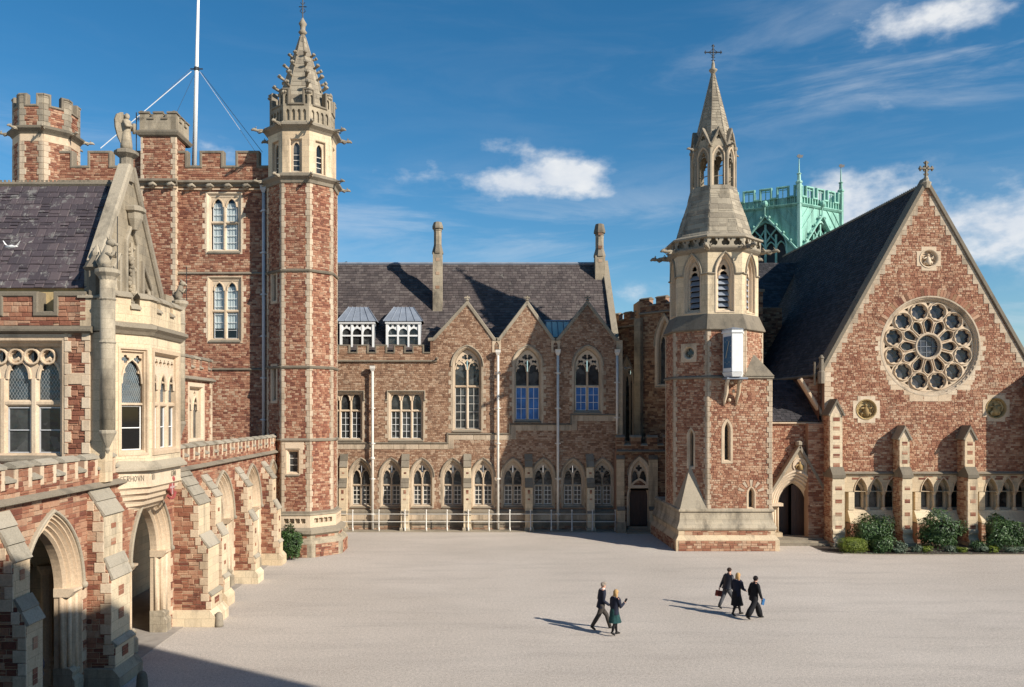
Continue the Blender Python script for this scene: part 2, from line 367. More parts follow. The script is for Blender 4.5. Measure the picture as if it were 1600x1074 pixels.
def isect(A, B):
    r = []
    for a0, a1 in A:
        for b0, b1 in B:
            lo, hi = max(a0, b0), min(a1, b1)
            if hi > lo: r.append((lo, hi))
    return r
def courses(polys, hs=(.1, .18), ws=(.18, .5), joint=.012, seed=1, min_w=.04, stag=None, v0=None, v1=None):
    rn = random.Random(seed); out = []
    lo = min(p[1] for p in polys[0]) if v0 is None else v0; hi = max(p[1] for p in polys[0]) if v1 is None else v1
    v = lo; row = 0
    while v < hi - .02:
        h = rn.uniform(*hs); h = min(h, hi - v)
        if hi - v - h < hs[0] * .5: h = hi - v
        a_, b_ = v + joint / 2, v + h - joint / 2
        if b_ <= a_: v += h; continue
        iv = isect(isect(scan(polys, a_), scan(polys, (a_ + b_) / 2)), scan(polys, b_))
        for u0, u1 in iv:
            if u1 - u0 < min_w: continue
            u = u0; first = True
            while u < u1 - .01:
                w = rn.uniform(*ws)
                if stag is not None and first: w = stag * (1 if row % 2 else .5)
                first = False
                if u1 - u - w < ws[0] * .6: w = u1 - u
                if w - joint > .015:
                    if ws[1] / ws[0] > 1.8 and h > .13 and w < .5 and rn.random() < .3:     # two thin stones in place of one
                        q = rn.uniform(.4, .6) * (b_ - a_)
                        out.append((u + joint / 2, u + w - joint / 2, a_, a_ + q - joint / 2)); out.append((u + joint / 2, u + w - joint / 2, a_ + q + joint / 2, b_))
                    else: out.append((u + joint / 2, u + w - joint / 2, a_, b_))
                u += w
        v += h; row += 1
    return out
COUNT = {}
def lay(th, F, rects, mat, name='stone', dep=(.012, .03), jit=.004, single=0, mass='stonework', seed=3, tilt=0., bev=.012, parent=None):
    rn = random.Random(seed); par = parent or th
    key = (par.name, name); used = COUNT.get(key, 0); single = min(single, 300 - used)
    if single > 0:
        def apparent(r):
            p = F.p((r[0] + r[1]) / 2, (r[2] + r[3]) / 2)
            return -(r[1] - r[0]) * (r[3] - r[2]) / max(p.y, 1) ** 2
        rects = sorted(rects, key=apparent)
        for r in rects[:single]:
            me = unit_block(mat, rn.randrange(6), .03)
            d = rn.uniform(*dep); a_ = F.U * (r[1] - r[0]); b_ = F.V * (r[3] - r[2]); c = F.N * d; o = F.p(r[0], r[2], 0)
            if tilt: c = F.N * d + F.V * 0; 
            M = Matrix(((a_.x, b_.x, c.x, o.x), (a_.y, b_.y, c.y, o.y), (a_.z, b_.z, c.z, o.z), (0, 0, 0, 1)))
            inst(me, name, par, M)
        COUNT[key] = used + min(single, len(rects)); rects = rects[single:]
    if not rects: return
    mb = MB()
    for (u0, u1, v0, v1) in rects:
        d = rn.uniform(*dep); b = min(bev, (u1 - u0) * .2, (v1 - v0) * .2); j = lambda: rn.uniform(-jit, jit)
        dt = d - tilt
        P = [F.p(u0 + j(), v0 + j(), 0), F.p(u1 + j(), v0 + j(), 0), F.p(u1 + j(), v1 + j(), 0), F.p(u0 + j(), v1 + j(), 0),
             F.p(u0 + b + j(), v0 + b + j(), d), F.p(u1 - b + j(), v0 + b + j(), d), F.p(u1 - b + j(), v1 - b + j(), dt), F.p(u0 + b + j(), v1 - b + j(), dt)]
        mb.add(P, [(4, 5, 6, 7), (0, 1, 5, 4), (1, 2, 6, 5), (2, 3, 7, 6), (3, 0, 4, 7)])
    mb.build(mass, mat, par, kind='stuff')
# outlines
def rect(u0, u1, v0, v1): return [(u0, v0), (u1, v0), (u1, v1), (u0, v1)]
def arch(cx, w, s, sp, rise, o=0., ob=None, n=8):
    a0 = w / 2; rise = max(rise, a0 * 1.001); Rr = (a0 * a0 + rise * rise) / (2 * a0); c = Rr - a0; ob = o if ob is None else ob
    ang = math.acos(max(-1, min(1, c / (Rr + o)))); pts = [(cx - a0 - o, s - ob), (cx + a0 + o, s - ob)]
    pts += [(cx - c + (Rr + o) * math.cos(ang * k / n), sp + (Rr + o) * math.sin(ang * k / n)) for k in range(n + 1)]
    pts += [(cx + c - (Rr + o) * math.cos(ang * k / n), sp + (Rr + o) * math.sin(ang * k / n)) for k in range(n - 1, -1, -1)]
    return pts
def circle(cx, cy, r, n=24, rot=0): return [(cx + r * math.cos(rot + 2 * math.pi * k / n), cy + r * math.sin(rot + 2 * math.pi * k / n)) for k in range(n)]
def foil(cx, cy, r, n=4, rot=0., seg=6, depth=.42):
    N_ = n * seg; out = []
    for k in range(N_):
        t = 2 * math.pi * k / N_; q = r * (1 - depth + depth * abs(math.cos(n * t / 2)) ** .6); out.append((cx + q * math.cos(t + rot), cy + q * math.sin(t + rot)))
    return out
def head(u0, u1, v0, rise, cusp=True):
    """left-to-right outline of the head of one light"""
    a_ = (u1 - u0) / 2; c = (u0 + u1) / 2
    if cusp: h = [(1, 0), (.98, .25), (.88, .40), (.60, .44), (.70, .58), (.58, .78), (.30, .90), (0, 1)]
    else: h = [(1, 0), (.97, .25), (.88, .48), (.70, .68), (.42, .86), (0, 1)]
    L = [(c - x * a_, v0 + y * rise) for x, y in h]; Rt = [(c + x * a_, v0 + y * rise) for x, y in h[::-1]][1:]
    return L + Rt
def clip(poly, u0, u1, v0, v1):
    def cl(P, f, g):
        out = []
        for i in range(len(P)):
            a_, b_ = P[i], P[(i + 1) % len(P)]; fa, fb = f(a_), f(b_)
            if fa >= 0: out.append(a_)
            if (fa >= 0) != (fb >= 0):
                t = fa / (fa - fb); out.append((a_[0] + t * (b_[0] - a_[0]), a_[1] + t * (b_[1] - a_[1])))
        return out
    for f in (lambda p: p[0] - u0, lambda p: u1 - p[0], lambda p: p[1] - v0, lambda p: v1 - p[1]):
        poly = cl(poly, f, 0)
        if len(poly) < 3: return []
    return poly
def ring(mb, F, gen, steps, closed=True):
    mb.loft([[F.p(u, v, d) for u, v in gen(o)] for o, d in steps], closed)

def window(th, F, g, lights, sur=.16, depth=.28, transoms=(), heads=None, holes=(), plate_bottom=None, mw=.10, glass=None, bars=None, barmat=None, barw=.028,
           surmat=None, hood=None, sill=True, teeth=None, toothmat=None, blind=None, mullmat=None, seed=0, cusp=True, steps=None, curved=False, tw=None, sillmat=None):
    """g(o) gives the opening outline grown by o. lights = [(u0,u1)], heads = (springing, rise) of each light. Returns the hole for the wall."""
    surmat = surmat or ASH; mullmat = mullmat or surmat; P = g(0)
    lo = min(p[1] for p in P); hi = max(p[1] for p in P); l = min(p[0] for p in P); r = max(p[0] for p in P)
    w = thing_part('window', th, F.p((l + r) / 2, lo))
    mb = MB(); ring(mb, F, g, steps or [(sur, 0), (sur, .035), (.07, .035), (.0, -.06), (0, -depth)]); mb.build('frame', surmat, w)
    dp = -depth + .03; df = -depth + .17
    tw = tw or mw
    # glass, one pane per light and stage
    cuts = [lo] + list(transoms) + [hi]
    for (a_, b_) in lights:
        for k in range(len(cuts) - 1):
            q = clip(P, a_ - mw * .3, b_ + mw * .3, cuts[k], cuts[k + 1])
            if q:
                gl = glass[k] if isinstance(glass, (list, tuple)) else (glass or GLS)
                m = MB(); m.tess(F, [q], dp); m.build('pane', gl, w)
    for a_, b_ in zip(lights[:-1], lights[1:]):
        u = (a_[1] + b_[0]) / 2; h = (b_[0] - a_[1]) / 2
        top = heads[0] if heads else hi
        m = MB(); m.loft([[F.p(u - h, v, dp), F.p(u - h, v, df - .07), F.p(u - h * .45, v, df), F.p(u + h * .45, v, df), F.p(u + h, v, df - .07), F.p(u + h, v, dp)] for v in (lo, top + .02)], True, False, True)
        m.build('mullion', mullmat, w)
    for t in transoms:
        u0, u1 = l, r
        m = MB(); m.loft([[F.p(u, t - tw / 2, dp), F.p(u, t - tw / 2, df - .08), F.p(u, t - tw / 5, df - .012), F.p(u, t + tw / 5, df - .012), F.p(u, t + tw / 2, df - .08), F.p(u, t + tw / 2, dp)] for u in (u0, u1)], True, True, True)
        m.build('transom', mullmat, w)
    if heads:
        sp, rise = heads; pl = [(l, sp)]
        for (a_, b_) in lights: pl += head(a_, b_, sp, rise, cusp)
        pl.append((r, sp))
        top = [p for p in P if p[1] > sp + .01]
        pl += top if curved else [(r, hi), (l, hi)]
        m = MB(); m.prism(F, pl, dp - .01, df - .05, holes)
        for (a_, b_) in lights: m.bar(F, head(a_, b_, sp, rise, False), mw * .55, df - .06, df - .005)
        m.build('tracery', mullmat, w)
    if bars:
        m = MB(); nc, v0, v1, nr = bars
        for (a_, b_) in lights:
            for k in range(0, nc + 1):
                u = a_ + (b_ - a_) * k / nc; u = min(max(u, a_ + barw / 2), b_ - barw / 2); m.box(F, u - barw / 2, u + barw / 2, v0, v1, dp, dp + .04)
            for k in range(nr + 1):
                v = v0 + (v1 - v0) * k / nr; m.box(F, a_, b_, v - barw / 2, v + barw / 2, dp, dp + .043)
        m.build('glazing_bar', barmat or WHT, w)
    if blind:
        for (a_, b_) in lights:
            m = MB(); n = 14
            fr_, bv0, bv1, bm = blind; dq = dp - .05
            m.loft([[F.p(a_ - .03 + (b_ - a_ + .06) * i / n, v, dq + .015 * math.sin(i * 1.7)) for i in range(n + 1)] for v in (bv0, bv1)], False); m.build('blind', bm, w)
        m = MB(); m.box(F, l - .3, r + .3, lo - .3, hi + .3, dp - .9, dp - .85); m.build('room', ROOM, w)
    if sill:
        m = MB(); m.profile(F, l - sur * .6, r + sur * .6, [(-depth, lo + .03), (.02, lo - .12), (.09, lo - .16), (.09, lo - .22), (-.05, lo - .25), (-depth, lo - .2)]); m.build('sill', sillmat or GRY, w)
    if hood:
        m = MB()
        if hood == 'square':
            q = .36
            m.bar(F, [(l - sur - .1, hi - q), (l - sur - .03, hi - q), (l - sur - .03, hi + sur + .04), (r + sur + .03, hi + sur + .04), (r + sur + .03, hi - q), (r + sur + .1, hi - q)], .07, 0, .12)
        else:
            q = [p for p in g(sur + .04)][2:]; m.bar(F, q, .08, 0, .10)
        m.build('hood_mould', GRY, w)
    if teeth:
        tv0, tv1, hh, wa, wb = teeth; v = tv0; k = seed
        while v < tv1 - hh * .4:
            ww = wa if k % 2 else wb; v2 = min(v + hh, tv1)
            blk(th, F, l - sur - ww, l - sur + .02, v + .006, v2 - .006, 0, .033, surmat, 'quoin'); blk(th, F, r + sur - .02, r + sur + ww, v + .006, v2 - .006, 0, .033, surmat, 'quoin')
            v = v2; k += 1
    return g(sur - .025)
def thing_part(name, parent, loc):
    o = bpy.data.objects.new(name, None); COL.objects.link(o); o.parent = parent; o.location = Vector(loc) - wloc(parent); o.empty_display_size = .1
    return o
def quoins(th, F, u, sgn, v0, v1, h=.3, wa=.18, wb=.36, d=.04, mat=None, k=0, name='quoin'):
    v = v0
    while v < v1 - h * .4:
        v2 = min(v + h, v1)
        if v1 - v2 < h * .4: v2 = v1
        w = wa if k % 2 else wb
        a_, b_ = (u, u + w) if sgn > 0 else (u - w, u)
        blk(th, F, a_, b_, v + .005, v2 - .005, 0, d, mat, name); v = v2; k += 1
def ledge(th, F, u0, u1, v, h=.18, out=.14, mat=None, name='string_course'):
    m = MB(); m.profile(F, u0, u1, [(-.02, v + h), (out * .35, v + h * .8), (out, v + h * .45), (out, v + h * .2), (out * .55, v), (-.02, v - .01)]); return m.build(name, mat or COP, th)
def battle(u0, u1, v0, vc, vm, mer, gap, start=0., first='m'):
    """outline with merlons; returns (outer polygon, top path)"""
    top = []; u = u0; t = first; L = start if start else (mer if t == 'm' else gap)
    while u < u1 - 1e-4:
        v = vm if t == 'm' else vc; e_ = min(u + L, u1); top += [(u, v), (e_, v)]; u = e_
        t = 'g' if t == 'm' else 'm'; L = mer if t == 'm' else gap
    return [(u0, v0), (u1, v0)] + top[::-1], top
def parapet(th, F, u0, u1, v0, vc, vm, mer, gap, start=0., first='m', thick=.4, mat=None, mort=None, seed=1, cw=.13, hs=(.1, .16), ws=(.18, .45), single=0, copmat=None, wrap=True, d_sub=True):
    poly, top = battle(u0, u1, v0, vc, vm, mer, gap, start, first)
    m = MB(); m.prism(F, poly, -thick, 0); m.build('parapet', mort or MORT, th)
    if mat: lay(th, F, courses([poly], hs, ws, seed=seed), mat, single=single, seed=seed)
    c = MB()
    if wrap:
        if d_sub: c.bar(F, [(u, v) for u, v in top], cw, -thick - .04, .06, ch=.3)
    else:
        for i in range(0, len(top), 2):
            (a_, v), (b_, _) = top[i], top[i + 1]
            k_ = MB(); k_.profile(F, a_ - .03, b_ + .03, [(-thick - .06, v), (.07, v), (.07, v + .06), (-thick * .4, v + .16), (-thick - .06, v + .06)]); k_.build('coping', copmat or COP, th)
    c.build('coping', copmat or COP, th)
    return poly
def stretch_interval(a_, b_, n, m): # n lights with mullion m between a and b
    w = (b_ - a_ - (n - 1) * m) / n; return [(a_ + i * (w + m), a_ + i * (w + m) + w) for i in range(n)]
def shared(name, mb, mat, smooth=False):
    me = bpy.data.meshes.new(name); me.from_pydata(mb.v, [], mb.f); me.materials.append(mat)
    if smooth: me.polygons.foreach_set('use_smooth', [True] * len(me.polygons))
    return me
def _gargoyle():
    m = MB()
    m.tube([(-.1, 0, 0), (.15, 0, .03), (.34, 0, .05), (.5, 0, .02), (.6, 0, .05), (.74, 0, .06), (.86, 0, -.01)], [.13, .12, .085, .07, .11, .09, .045], 8)
    m.tube([(.62, .05, .12), (.57, .09, .24)], [.04, .01], 5); m.tube([(.62, -.05, .12), (.57, -.09, .24)], [.04, .01], 5)
    for s in (1, -1):
        m.tube([(.15, .1 * s, .05), (.05, .2 * s, .2), (-.05, .16 * s, .05)], [.05, .03, .01], 5)
        m.tube([(.25, .07 * s, -.03), (.4, .12 * s, -.1), (.5, .07 * s, -.04)], [.05, .035, .02], 5)
    return shared('gargoyle', m, GRY, True)
GARG = _gargoyle()
def gargoyle(th, p, az, sc=1.): return inst(GARG, 'gargoyle', th, Matrix.Translation(p) @ Matrix.Rotation(az, 4, 'Z') @ Matrix.Diagonal((sc, sc, sc, 1)))
def _crocket():
    m = MB(); m.tube([(-.05, 0, -.06), (.06, 0, 0), (.15, 0, .06), (.2, 0, .02)], [.05, .06, .075, .03], 6); m.ball((.12, .06, .05), .055, 6, 4); m.ball((.12, -.06, .05), .055, 6, 4)
    return shared('crocket', m, GRY, True)
CROCK = _crocket()
def oct_pts(c, ap, n=8): # corner points, and face frames
    k = ap / math.cos(math.pi / n); return [(c[0] + k * math.cos(math.pi / n + 2 * math.pi * i / n), c[1] + k * math.sin(math.pi / n + 2 * math.pi * i / n)) for i in range(n)]
def oct_face(c, ap, ang): # frame of the face whose outward normal points at angle (deg, ccw from +X); u=0 at its middle
    a_ = R(ang); N_ = (math.cos(a_), math.sin(a_), 0); return Fr((c[0] + ap * N_[0], c[1] + ap * N_[1], 0), N_)

# ------------------------------------------------------------------ ground
def mat_gravel():
    m, N, L, b = _nodes('fine gravel'); g = N.new('ShaderNodeNewGeometry'); pos = g.outputs['Position']
    c = _mixc(N, L, _range(N, L, _noise(N, L, pos, .09, 5, .6), .35, .65), (.44, .385, .33), (.52, .46, .40))
    c = _mixc(N, L, _range(N, L, _noise(N, L, pos, .5, 6, .65, (.35, 1.6, 1)), .48, .68, 0, .5), c, (.37, .325, .285))
    c = _mixc(N, L, _range(N, L, _noise(N, L, pos, .8, 6, .7, (.2, 1.9, 1)), .60, .75, 0, .45), c, (.29, .25, .22))
    c = _mixc(N, L, .9, c, _range(N, L, _noise(N, L, pos, 26, 3, .85), .3, .7, .5, 1.5), 'MULTIPLY')
    c = _mixc(N, L, .9, c, _range(N, L, _noise(N, L, pos, 9, 4, .85), .3, .7, .74, 1.26), 'MULTIPLY')
    c = _mixc(N, L, _range(N, L, _noise(N, L, pos, 2.4, 6, .75), .62, .7, 0, .35), c, (.31, .265, .23))
    bp = N.new('ShaderNodeBump'); bp.inputs['Strength'].default_value = .7; bp.inputs['Distance'].default_value = .02
    L.new(_noise(N, L, pos, 45, 3, .8), bp.inputs['Height']); L.new(bp.outputs[0], b.inputs['Normal'])
    L.new(c, b.inputs['Base Color']); b.inputs['Roughness'].default_value = .95; b.inputs['Specular IOR Level'].default_value = .15
    return m
GRAV = mat_gravel()
m = MB(); m.add([(-900, -400, 0), (900, -400, 0), (900, 1400, 0), (-900, 1400, 0)], [(0, 1, 2, 3)])
gr = m.build('ground', GRAV); gr['kind'] = 'structure'
m = MB(); m.add([(19.8, 46.9, .02), (20.6, 46.3, .02), (23, 46.1, .02), (45, 46.1, .02), (45, 51, .02), (19.8, 51, .02)], [(0, 1, 2, 3, 4, 5)])
bed = m.build('planting_bed', EARTH); bed['kind'] = 'structure'
m = MB(); m.tube([(19.7, 47.2, 0), (20.5, 46.3, 0), (23, 46.05, 0), (45, 46.05, 0)], .05, 5)
k = m.build('kerb', GRY); k['kind'] = 'structure'
PAV = mat_plain('worn paving', (.30, .265, .23), .9, 0, .2, 3, .3)
m = MB(); m.wbox(-17, -11.05, 12, 47, -.1, .02); pv = m.build('cloister_path', PAV); pv['kind'] = 'structure'

def buttress(th, F, u0, u1, stages, v_end=0., stone=None, edge=True, face=None, patches=None, bodymat=None, slab=None, plinth=None, single=0, side=(1, 1), cm=.0, eh=.3, ew=(.2, .32), wmat=None):
    """stages from the top down: (v where the slope starts, v where it ends, how far it stands out)"""
    prof = [(-.02, stages[0][0])]; last = 0.
    for vt, vb, p in stages: prof += ([(last, vt)] if last else []) + [(p, vb)]; last = p
    prof += [(last, v_end), (-.02, v_end)]
    b = thing_part('buttress', th, F.p((u0 + u1) / 2, v_end))
    m = MB(); m.profile(F, u0, u1, prof); m.build('pier', bodymat or ASHJ, b)
    last = -.02
    for vt, vb, p in stages:
        L = math.hypot(p - last, vt - vb); nd, nv = (vt - vb) / L, (p - last) / L; t = .05
        q = [(last, vt), (last + nd * t, vt + nv * t + .02), (p + .05, vb + nv * t - .02), (p + .05, vb - .05), (p, vb)]
        nsl = max(1, round(L / .42)) if slab is None else slab
        for k in range(nsl):
            f0, f1 = k / nsl, (k + 1) / nsl - .012
            A = (last + (p + .02 - last) * f0, vt + (vb - vt) * f0); B = (last + (p + .02 - last) * f1, vt + (vb - vt) * f1)
            tt = t + .012 * (nsl - k)
            mm = MB(); mm.profile(F, u0 - .02, u1 + .02, [A, (A[0] + nd * tt * .7, A[1] + nv * tt * .7), (B[0] + nd * tt, B[1] + nv * tt), (B[0] - .01, B[1] - .02)]); mm.build('weathering', wmat or COP, b)
        last = p
    if stone:
        for sg in side_list(side):
            SF = Fr(F.p(u0 if sg < 0 else u1, 0, 0), F.U * sg)
            poly = [(d, v) if sg < 0 else (-d, v) for d, v in prof]
            if sg > 0: poly = poly[::-1]
            inner = poly
            lay(th, SF, courses([poly], (.11, .2), (.16, .42), seed=int(u0 * 10) + 5), stone, single=single, mass='stonework')
            if edge:
                v = v_end + .02; k = 0
                while v < stages[0][0] - .35:
                    iv = isect(scan([poly], v + .01), scan([poly], v + eh - .02))
                    if iv:
                        lo, hi = iv[0]; w = min(ew[k % 2], hi - lo)
                        if sg < 0: blk(th, SF, hi - w, hi, v, v + eh - .012, 0, .035, ASH, 'quoin')
                        else: blk(th, SF, lo, lo + w, v, v + eh - .012, 0, .035, ASH, 'quoin')
                    v += eh; k += 1
    if patches:
        for (pv, pw, ph, pd) in patches:
            c = (u0 + u1) / 2; PFm = Fr(F.p(0, 0, pd), F.N)
            nrow = max(1, round(ph / .13))
            for r_ in range(nrow):
                blk(th, PFm, c - pw / 2, c + pw / 2, pv + ph * r_ / nrow, pv + ph * (r_ + 1) / nrow - .012, 0, .012, RED, 'stone', r_, .02)
    if plinth:
        for (v0_, v1_, ex, pm) in plinth:
            m = MB(); p = last
            m.profile(F, u0 - ex, u1 + ex, [(-.02, v0_), (p + ex, v0_), (p + ex, v1_ - ex * 1.2), (p, v1_), (-.02, v1_)]); m.build('plinth', pm, b)
    return b
def side_list(s): return [k for k, on in zip((-1, 1), s) if on]
def downpipe(th, x, y, z0, z1, r=.065, mat=None, hopper=True, rings=2.4):
    d = thing_part('drainpipe', th, (x, y, z0)); mat = mat or CRM
    m = MB(); m.tube([(x, y, z0), (x, y, z1)], r, 10)
    m.build('pipe', mat, d, smooth=True)
    z = z0 + 1.1
    while z < z1 - .3: m = MB(); m.tube([(x, y, z - .05), (x, y, z + .05)], r * 1.45, 10); m.wbox(x - r * 2.2, x + r * 2.2, y + .02, y + .07, z - .03, z + .03); m.build('collar', mat, d); z += rings
    if hopper:
        m = MB(); m.loft([[(x - a_, y - b_, z) , (x + a_, y - b_, z), (x + a_, y + .08, z), (x - a_, y + .08, z)] for a_, b_, z in ((.07, .07, z1 - .02), (.15, .15, z1 + .16), (.17, .17, z1 + .2), (.17, .17, z1 + .36), (.2, .2, z1 + .4))], True, True, True); m.build('hopper', mat, d)
    return d

# ------------------------------------------------------------------ the school range between the two towers (wall plane Y = 56)
YR = 56.0; FR_ = FY(YR); rx = lambda p: X(p, YR); rz = lambda p: Z(p, YR)
RG = thing('school_range', 'long pinkish stone school range with three small gables between the two towers', 'building', (0, YR, 0))
holes = []
for i, px in enumerate((516.5, 564, 611.5, 659.5, 707.5, 755, 801.6, 849, 895.5, 941.5)):
    cx = rx(px); w = 1.16
    g = lambda o, cx=cx, w=w: arch(cx, w, rz(789), rz(745), 1.0, o, n=6)
    Ls = stretch_interval(cx - w / 2, cx + w / 2, 2, .12)
    if i == 0: continue
    holes.append(window(RG, FR_, g, Ls, sur=.22, surmat=ASHR, depth=.32, transoms=(rz(758.5),), heads=(rz(746.5), .52), holes=[foil(cx, rz(733.5), .24, 4, 0, 4)], curved=True, mw=.12, bars=(2, rz(788), rz(760), 4), barmat=CRM, barw=.036,
                        steps=[(.22, 0), (.22, .03), (.12, .03), (.10, -.05), (.02, -.12), (0, -.32)], hood='arch', teeth=(rz(786), rz(746), .26, .05, .14), seed=i, sillmat=COP))
for (l, r_) in ((533 - 18, 563), (611, 658)):
    l, r_ = rx(l), rx(r_); lo, hi = rz(685), rz(617)
    g = lambda o, l=l, r_=r_, lo=lo, hi=hi: rect(l - o, r_ + o, lo - o, hi + o)
    holes.append(window(RG, FR_, g, stretch_interval(l, r_, 3, .15), sur=.22, surmat=ASHR, mullmat=ASH, depth=.35, transoms=(rz(642),), heads=(rz(626), .5), mw=.15, bars=(2, rz(684.5), rz(643), 4), cusp=False,
                        steps=[(.22, 0), (.22, .03), (.15, .03), (.06, -.1), (0, -.12), (0, -.35)], hood='square', teeth=(rz(685), rz(617), .3, .05, .2), sillmat=COP))
for gi, (cxp, lo, tr) in enumerate(((730, 670, 604), (824.5, 656, 604), (918.3, 641.5, 603.5))):
    cx, lo_, tr_ = rx(cxp), rz(lo), rz(tr); w = rx(749) - rx(711.5) if gi == 0 else rx(842.5) - rx(806.5)
    g = lambda o, cx=cx, lo_=lo_, w=w: arch(cx, w, lo_, rz(572), 1.12, o, n=8)
    Ls = stretch_interval(cx - w / 2, cx + w / 2, 2, .15)
    gl = [GLS, GLS] if gi == 0 else [BLUE, GLS]
    sp = rz(578 if gi == 0 else 581)
    holes.append(window(RG, FR_, g, Ls, sur=.24, surmat=ASHR, mullmat=ASH, depth=.38, transoms=(tr_,), glass=gl, heads=(sp, .62), curved=True, mw=.15, bars=(2, lo_ + .03, tr_ - .08, 5 if gi == 0 else 3), barmat=WHT if gi else CRM, cusp=False,
                        holes=[foil(cx - .17, rz(558), .20, 3, 1.2, 4), foil(cx + .17, rz(558), .20, 3, 1.94, 4), foil(cx - .46, rz(566.5), .21, 4, .7, 4), foil(cx + .46, rz(566.5), .21, 4, .7, 4), foil(cx, rz(567.5), .19, 4, 0, 4), foil(cx - .66, rz(575), .1, 3, 0, 4), foil(cx + .66, rz(575), .1, 3, 0, 4)],
                        steps=[(.24, 0), (.24, .03), (.15, .03), (.07, -.1), (.05, -.12), (0, -.38)], hood='arch', teeth=(lo_, rz(572), .3, .06, .22), seed=gi, sillmat=COP))
top = [(968, 531), (962, 531), (918, 474.5), (872, 529), (864, 529), (823.5, 473.5), (780, 529), (772, 529), (730, 475), (677, 531), (672, 531), (672, 563), (490, 563)]
outer = [(rx(490), -.1), (rx(968), -.1)] + [(rx(a_), rz(b_)) for a_, b_ in top]
m = MB(); m.prism(FR_, outer, -.45, 0, holes, back=False); m.build('wall', MORT, RG)
lay(RG, FR_, courses([outer] + holes, (.09, .15), (.12, .31), seed=11), PINK, single=0)
# step-by-step stone band above the lower windows
def band(pts, h=.4):
    for (a_, b_, v) in pts:
        u = rx(a_)
        while u < rx(b_) - .1:
            u2 = min(u + .85, rx(b_)); blk(RG, FR_, u, u2 - .008, rz(v) - h, rz(v) + .02, 0, .04, ASHR, 'band_stone'); u = u2
        ledge(RG, FR_, rx(a_) - .05, rx(b_) + .02, rz(v) - .02, .12, .12)
band(((498, 700.5, 693), (700.5, 797.5, 678.5), (797.5, 893, 664), (893, 968, 649)))
for xx, v0, v1 in ((700.5, 702, 678), (797.5, 687, 664), (893, 673, 649)):
    blk(RG, FR_, rx(xx), rx(xx) + .38, rz(v0) + .02, rz(v1) - .36, 0, .04, ASHR, 'band_stone'); m = MB(); m.box(FR_, rx(xx) - .1, rx(xx), rz(v0) + .42, rz(v1) + .08, 0, .11); m.build('string_course', COP, RG)
# plinth
m = MB(); m.profile(FR_, rx(495), rx(966), [(-.05, rz(795)), (.12, rz(797)), (.2, rz(799)), (.2, rz(801.5)), (.12, rz(804)), (.12, rz(812)), (.22, rz(815)), (.22, rz(818)), (.18, -.1), (-.05, -.1)]); m.build('plinth', COP, RG)
for k in range(26): u = rx(497) + k * .8; blk(RG, Fr((0, YR - .12, 0), (0, -1, 0)), u, u + .79, rz(812), rz(804.5), 0, .02, ASHR, 'plinth_stone')
m = MB(); m.box(FR_, rx(495), rx(966), rz(820), -.1, .0, .17); m.build('plinth_foot', MORT, RG)
lay(RG, Fr((0, YR - .185, 0), (0, -1, 0)), courses([rect(rx(495), rx(966), -.1, rz(819))], (.12, .17), (.25, .6), seed=4), PINK)
for px in (538, 634, 730.5, 825.5, 921):
    u = rx(px)
    buttress(RG, FR_, u - .25, u + .25, [(rz(710), rz(730), .45), (rz(747), rz(761), .75), (rz(797), rz(801), .9)], patches=[(rz(740), .16, .13, .455), (rz(770), .16, .26, .755), (rz(780), .16, .13, .755)], plinth=[(0, rz(822), .07, GRYJ)], stone=None)
# coping of the gables and finials
c = MB()
for (a_, b_, c_) in ((677, 730, 772), (780, 823.5, 864), (872, 918, 962)):
    c = MB(); c.bar(FR_, [(rx(a_ - 5 if a_ > 677 else a_ - 8), rz(531)), (rx(a_), rz(530.5)), (rx(b_), rz(473)), (rx(c_), rz(530.5)), (rx(c_ + 5), rz(531))], .24, -.5, .09, ch=.2); c.build('coping', GRY, RG)
    f = MB(); x, z = rx(b_), rz(474); f.rev((x, YR), [(.10, z - .05), (.08, z + .15), (.14, z + .2), (.05, z + .28), (.06, z + .5)], 8); f.wbox(x - .2, x + .2, YR - .06, YR + .06, z + .33, z + .43); f.build('finial', GRY, RG)
for px in (776, 868):
    m = MB(); g = arch(rx(px), .3, rz(548), rz(541), .3, 0, n=4); m.prism(FR_, rect(rx(px) - .3, rx(px) + .3, rz(551), rz(531)), -.05, .05, [g]); m.build('spout_niche', ASH, RG)
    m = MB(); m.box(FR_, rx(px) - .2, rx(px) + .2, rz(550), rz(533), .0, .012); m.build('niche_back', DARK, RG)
# corner pier at the right end
m = MB(); m.box(FR_, rx(963), rx(972.5), rz(690), rz(532), -.5, .06); m.build('corner_pier', ASHJ, RG)
gargoyle(RG, (rx(972), YR + .1, rz(576)), 0, .8)
gargoyle(RG, (rx(683), YR, rz(561)), R(-90), .5)
# parapet on the left
parapet(RG, FR_, rx(490), rx(672), rz(563), rz(551.5), rz(540), rx(609) - rx(593), rx(592.5) - rx(579.5), start=rx(516) - rx(490), mat=PINK, cw=.11)
ledge(RG, FR_, rx(490), rx(683), rz(566), .15, .16)
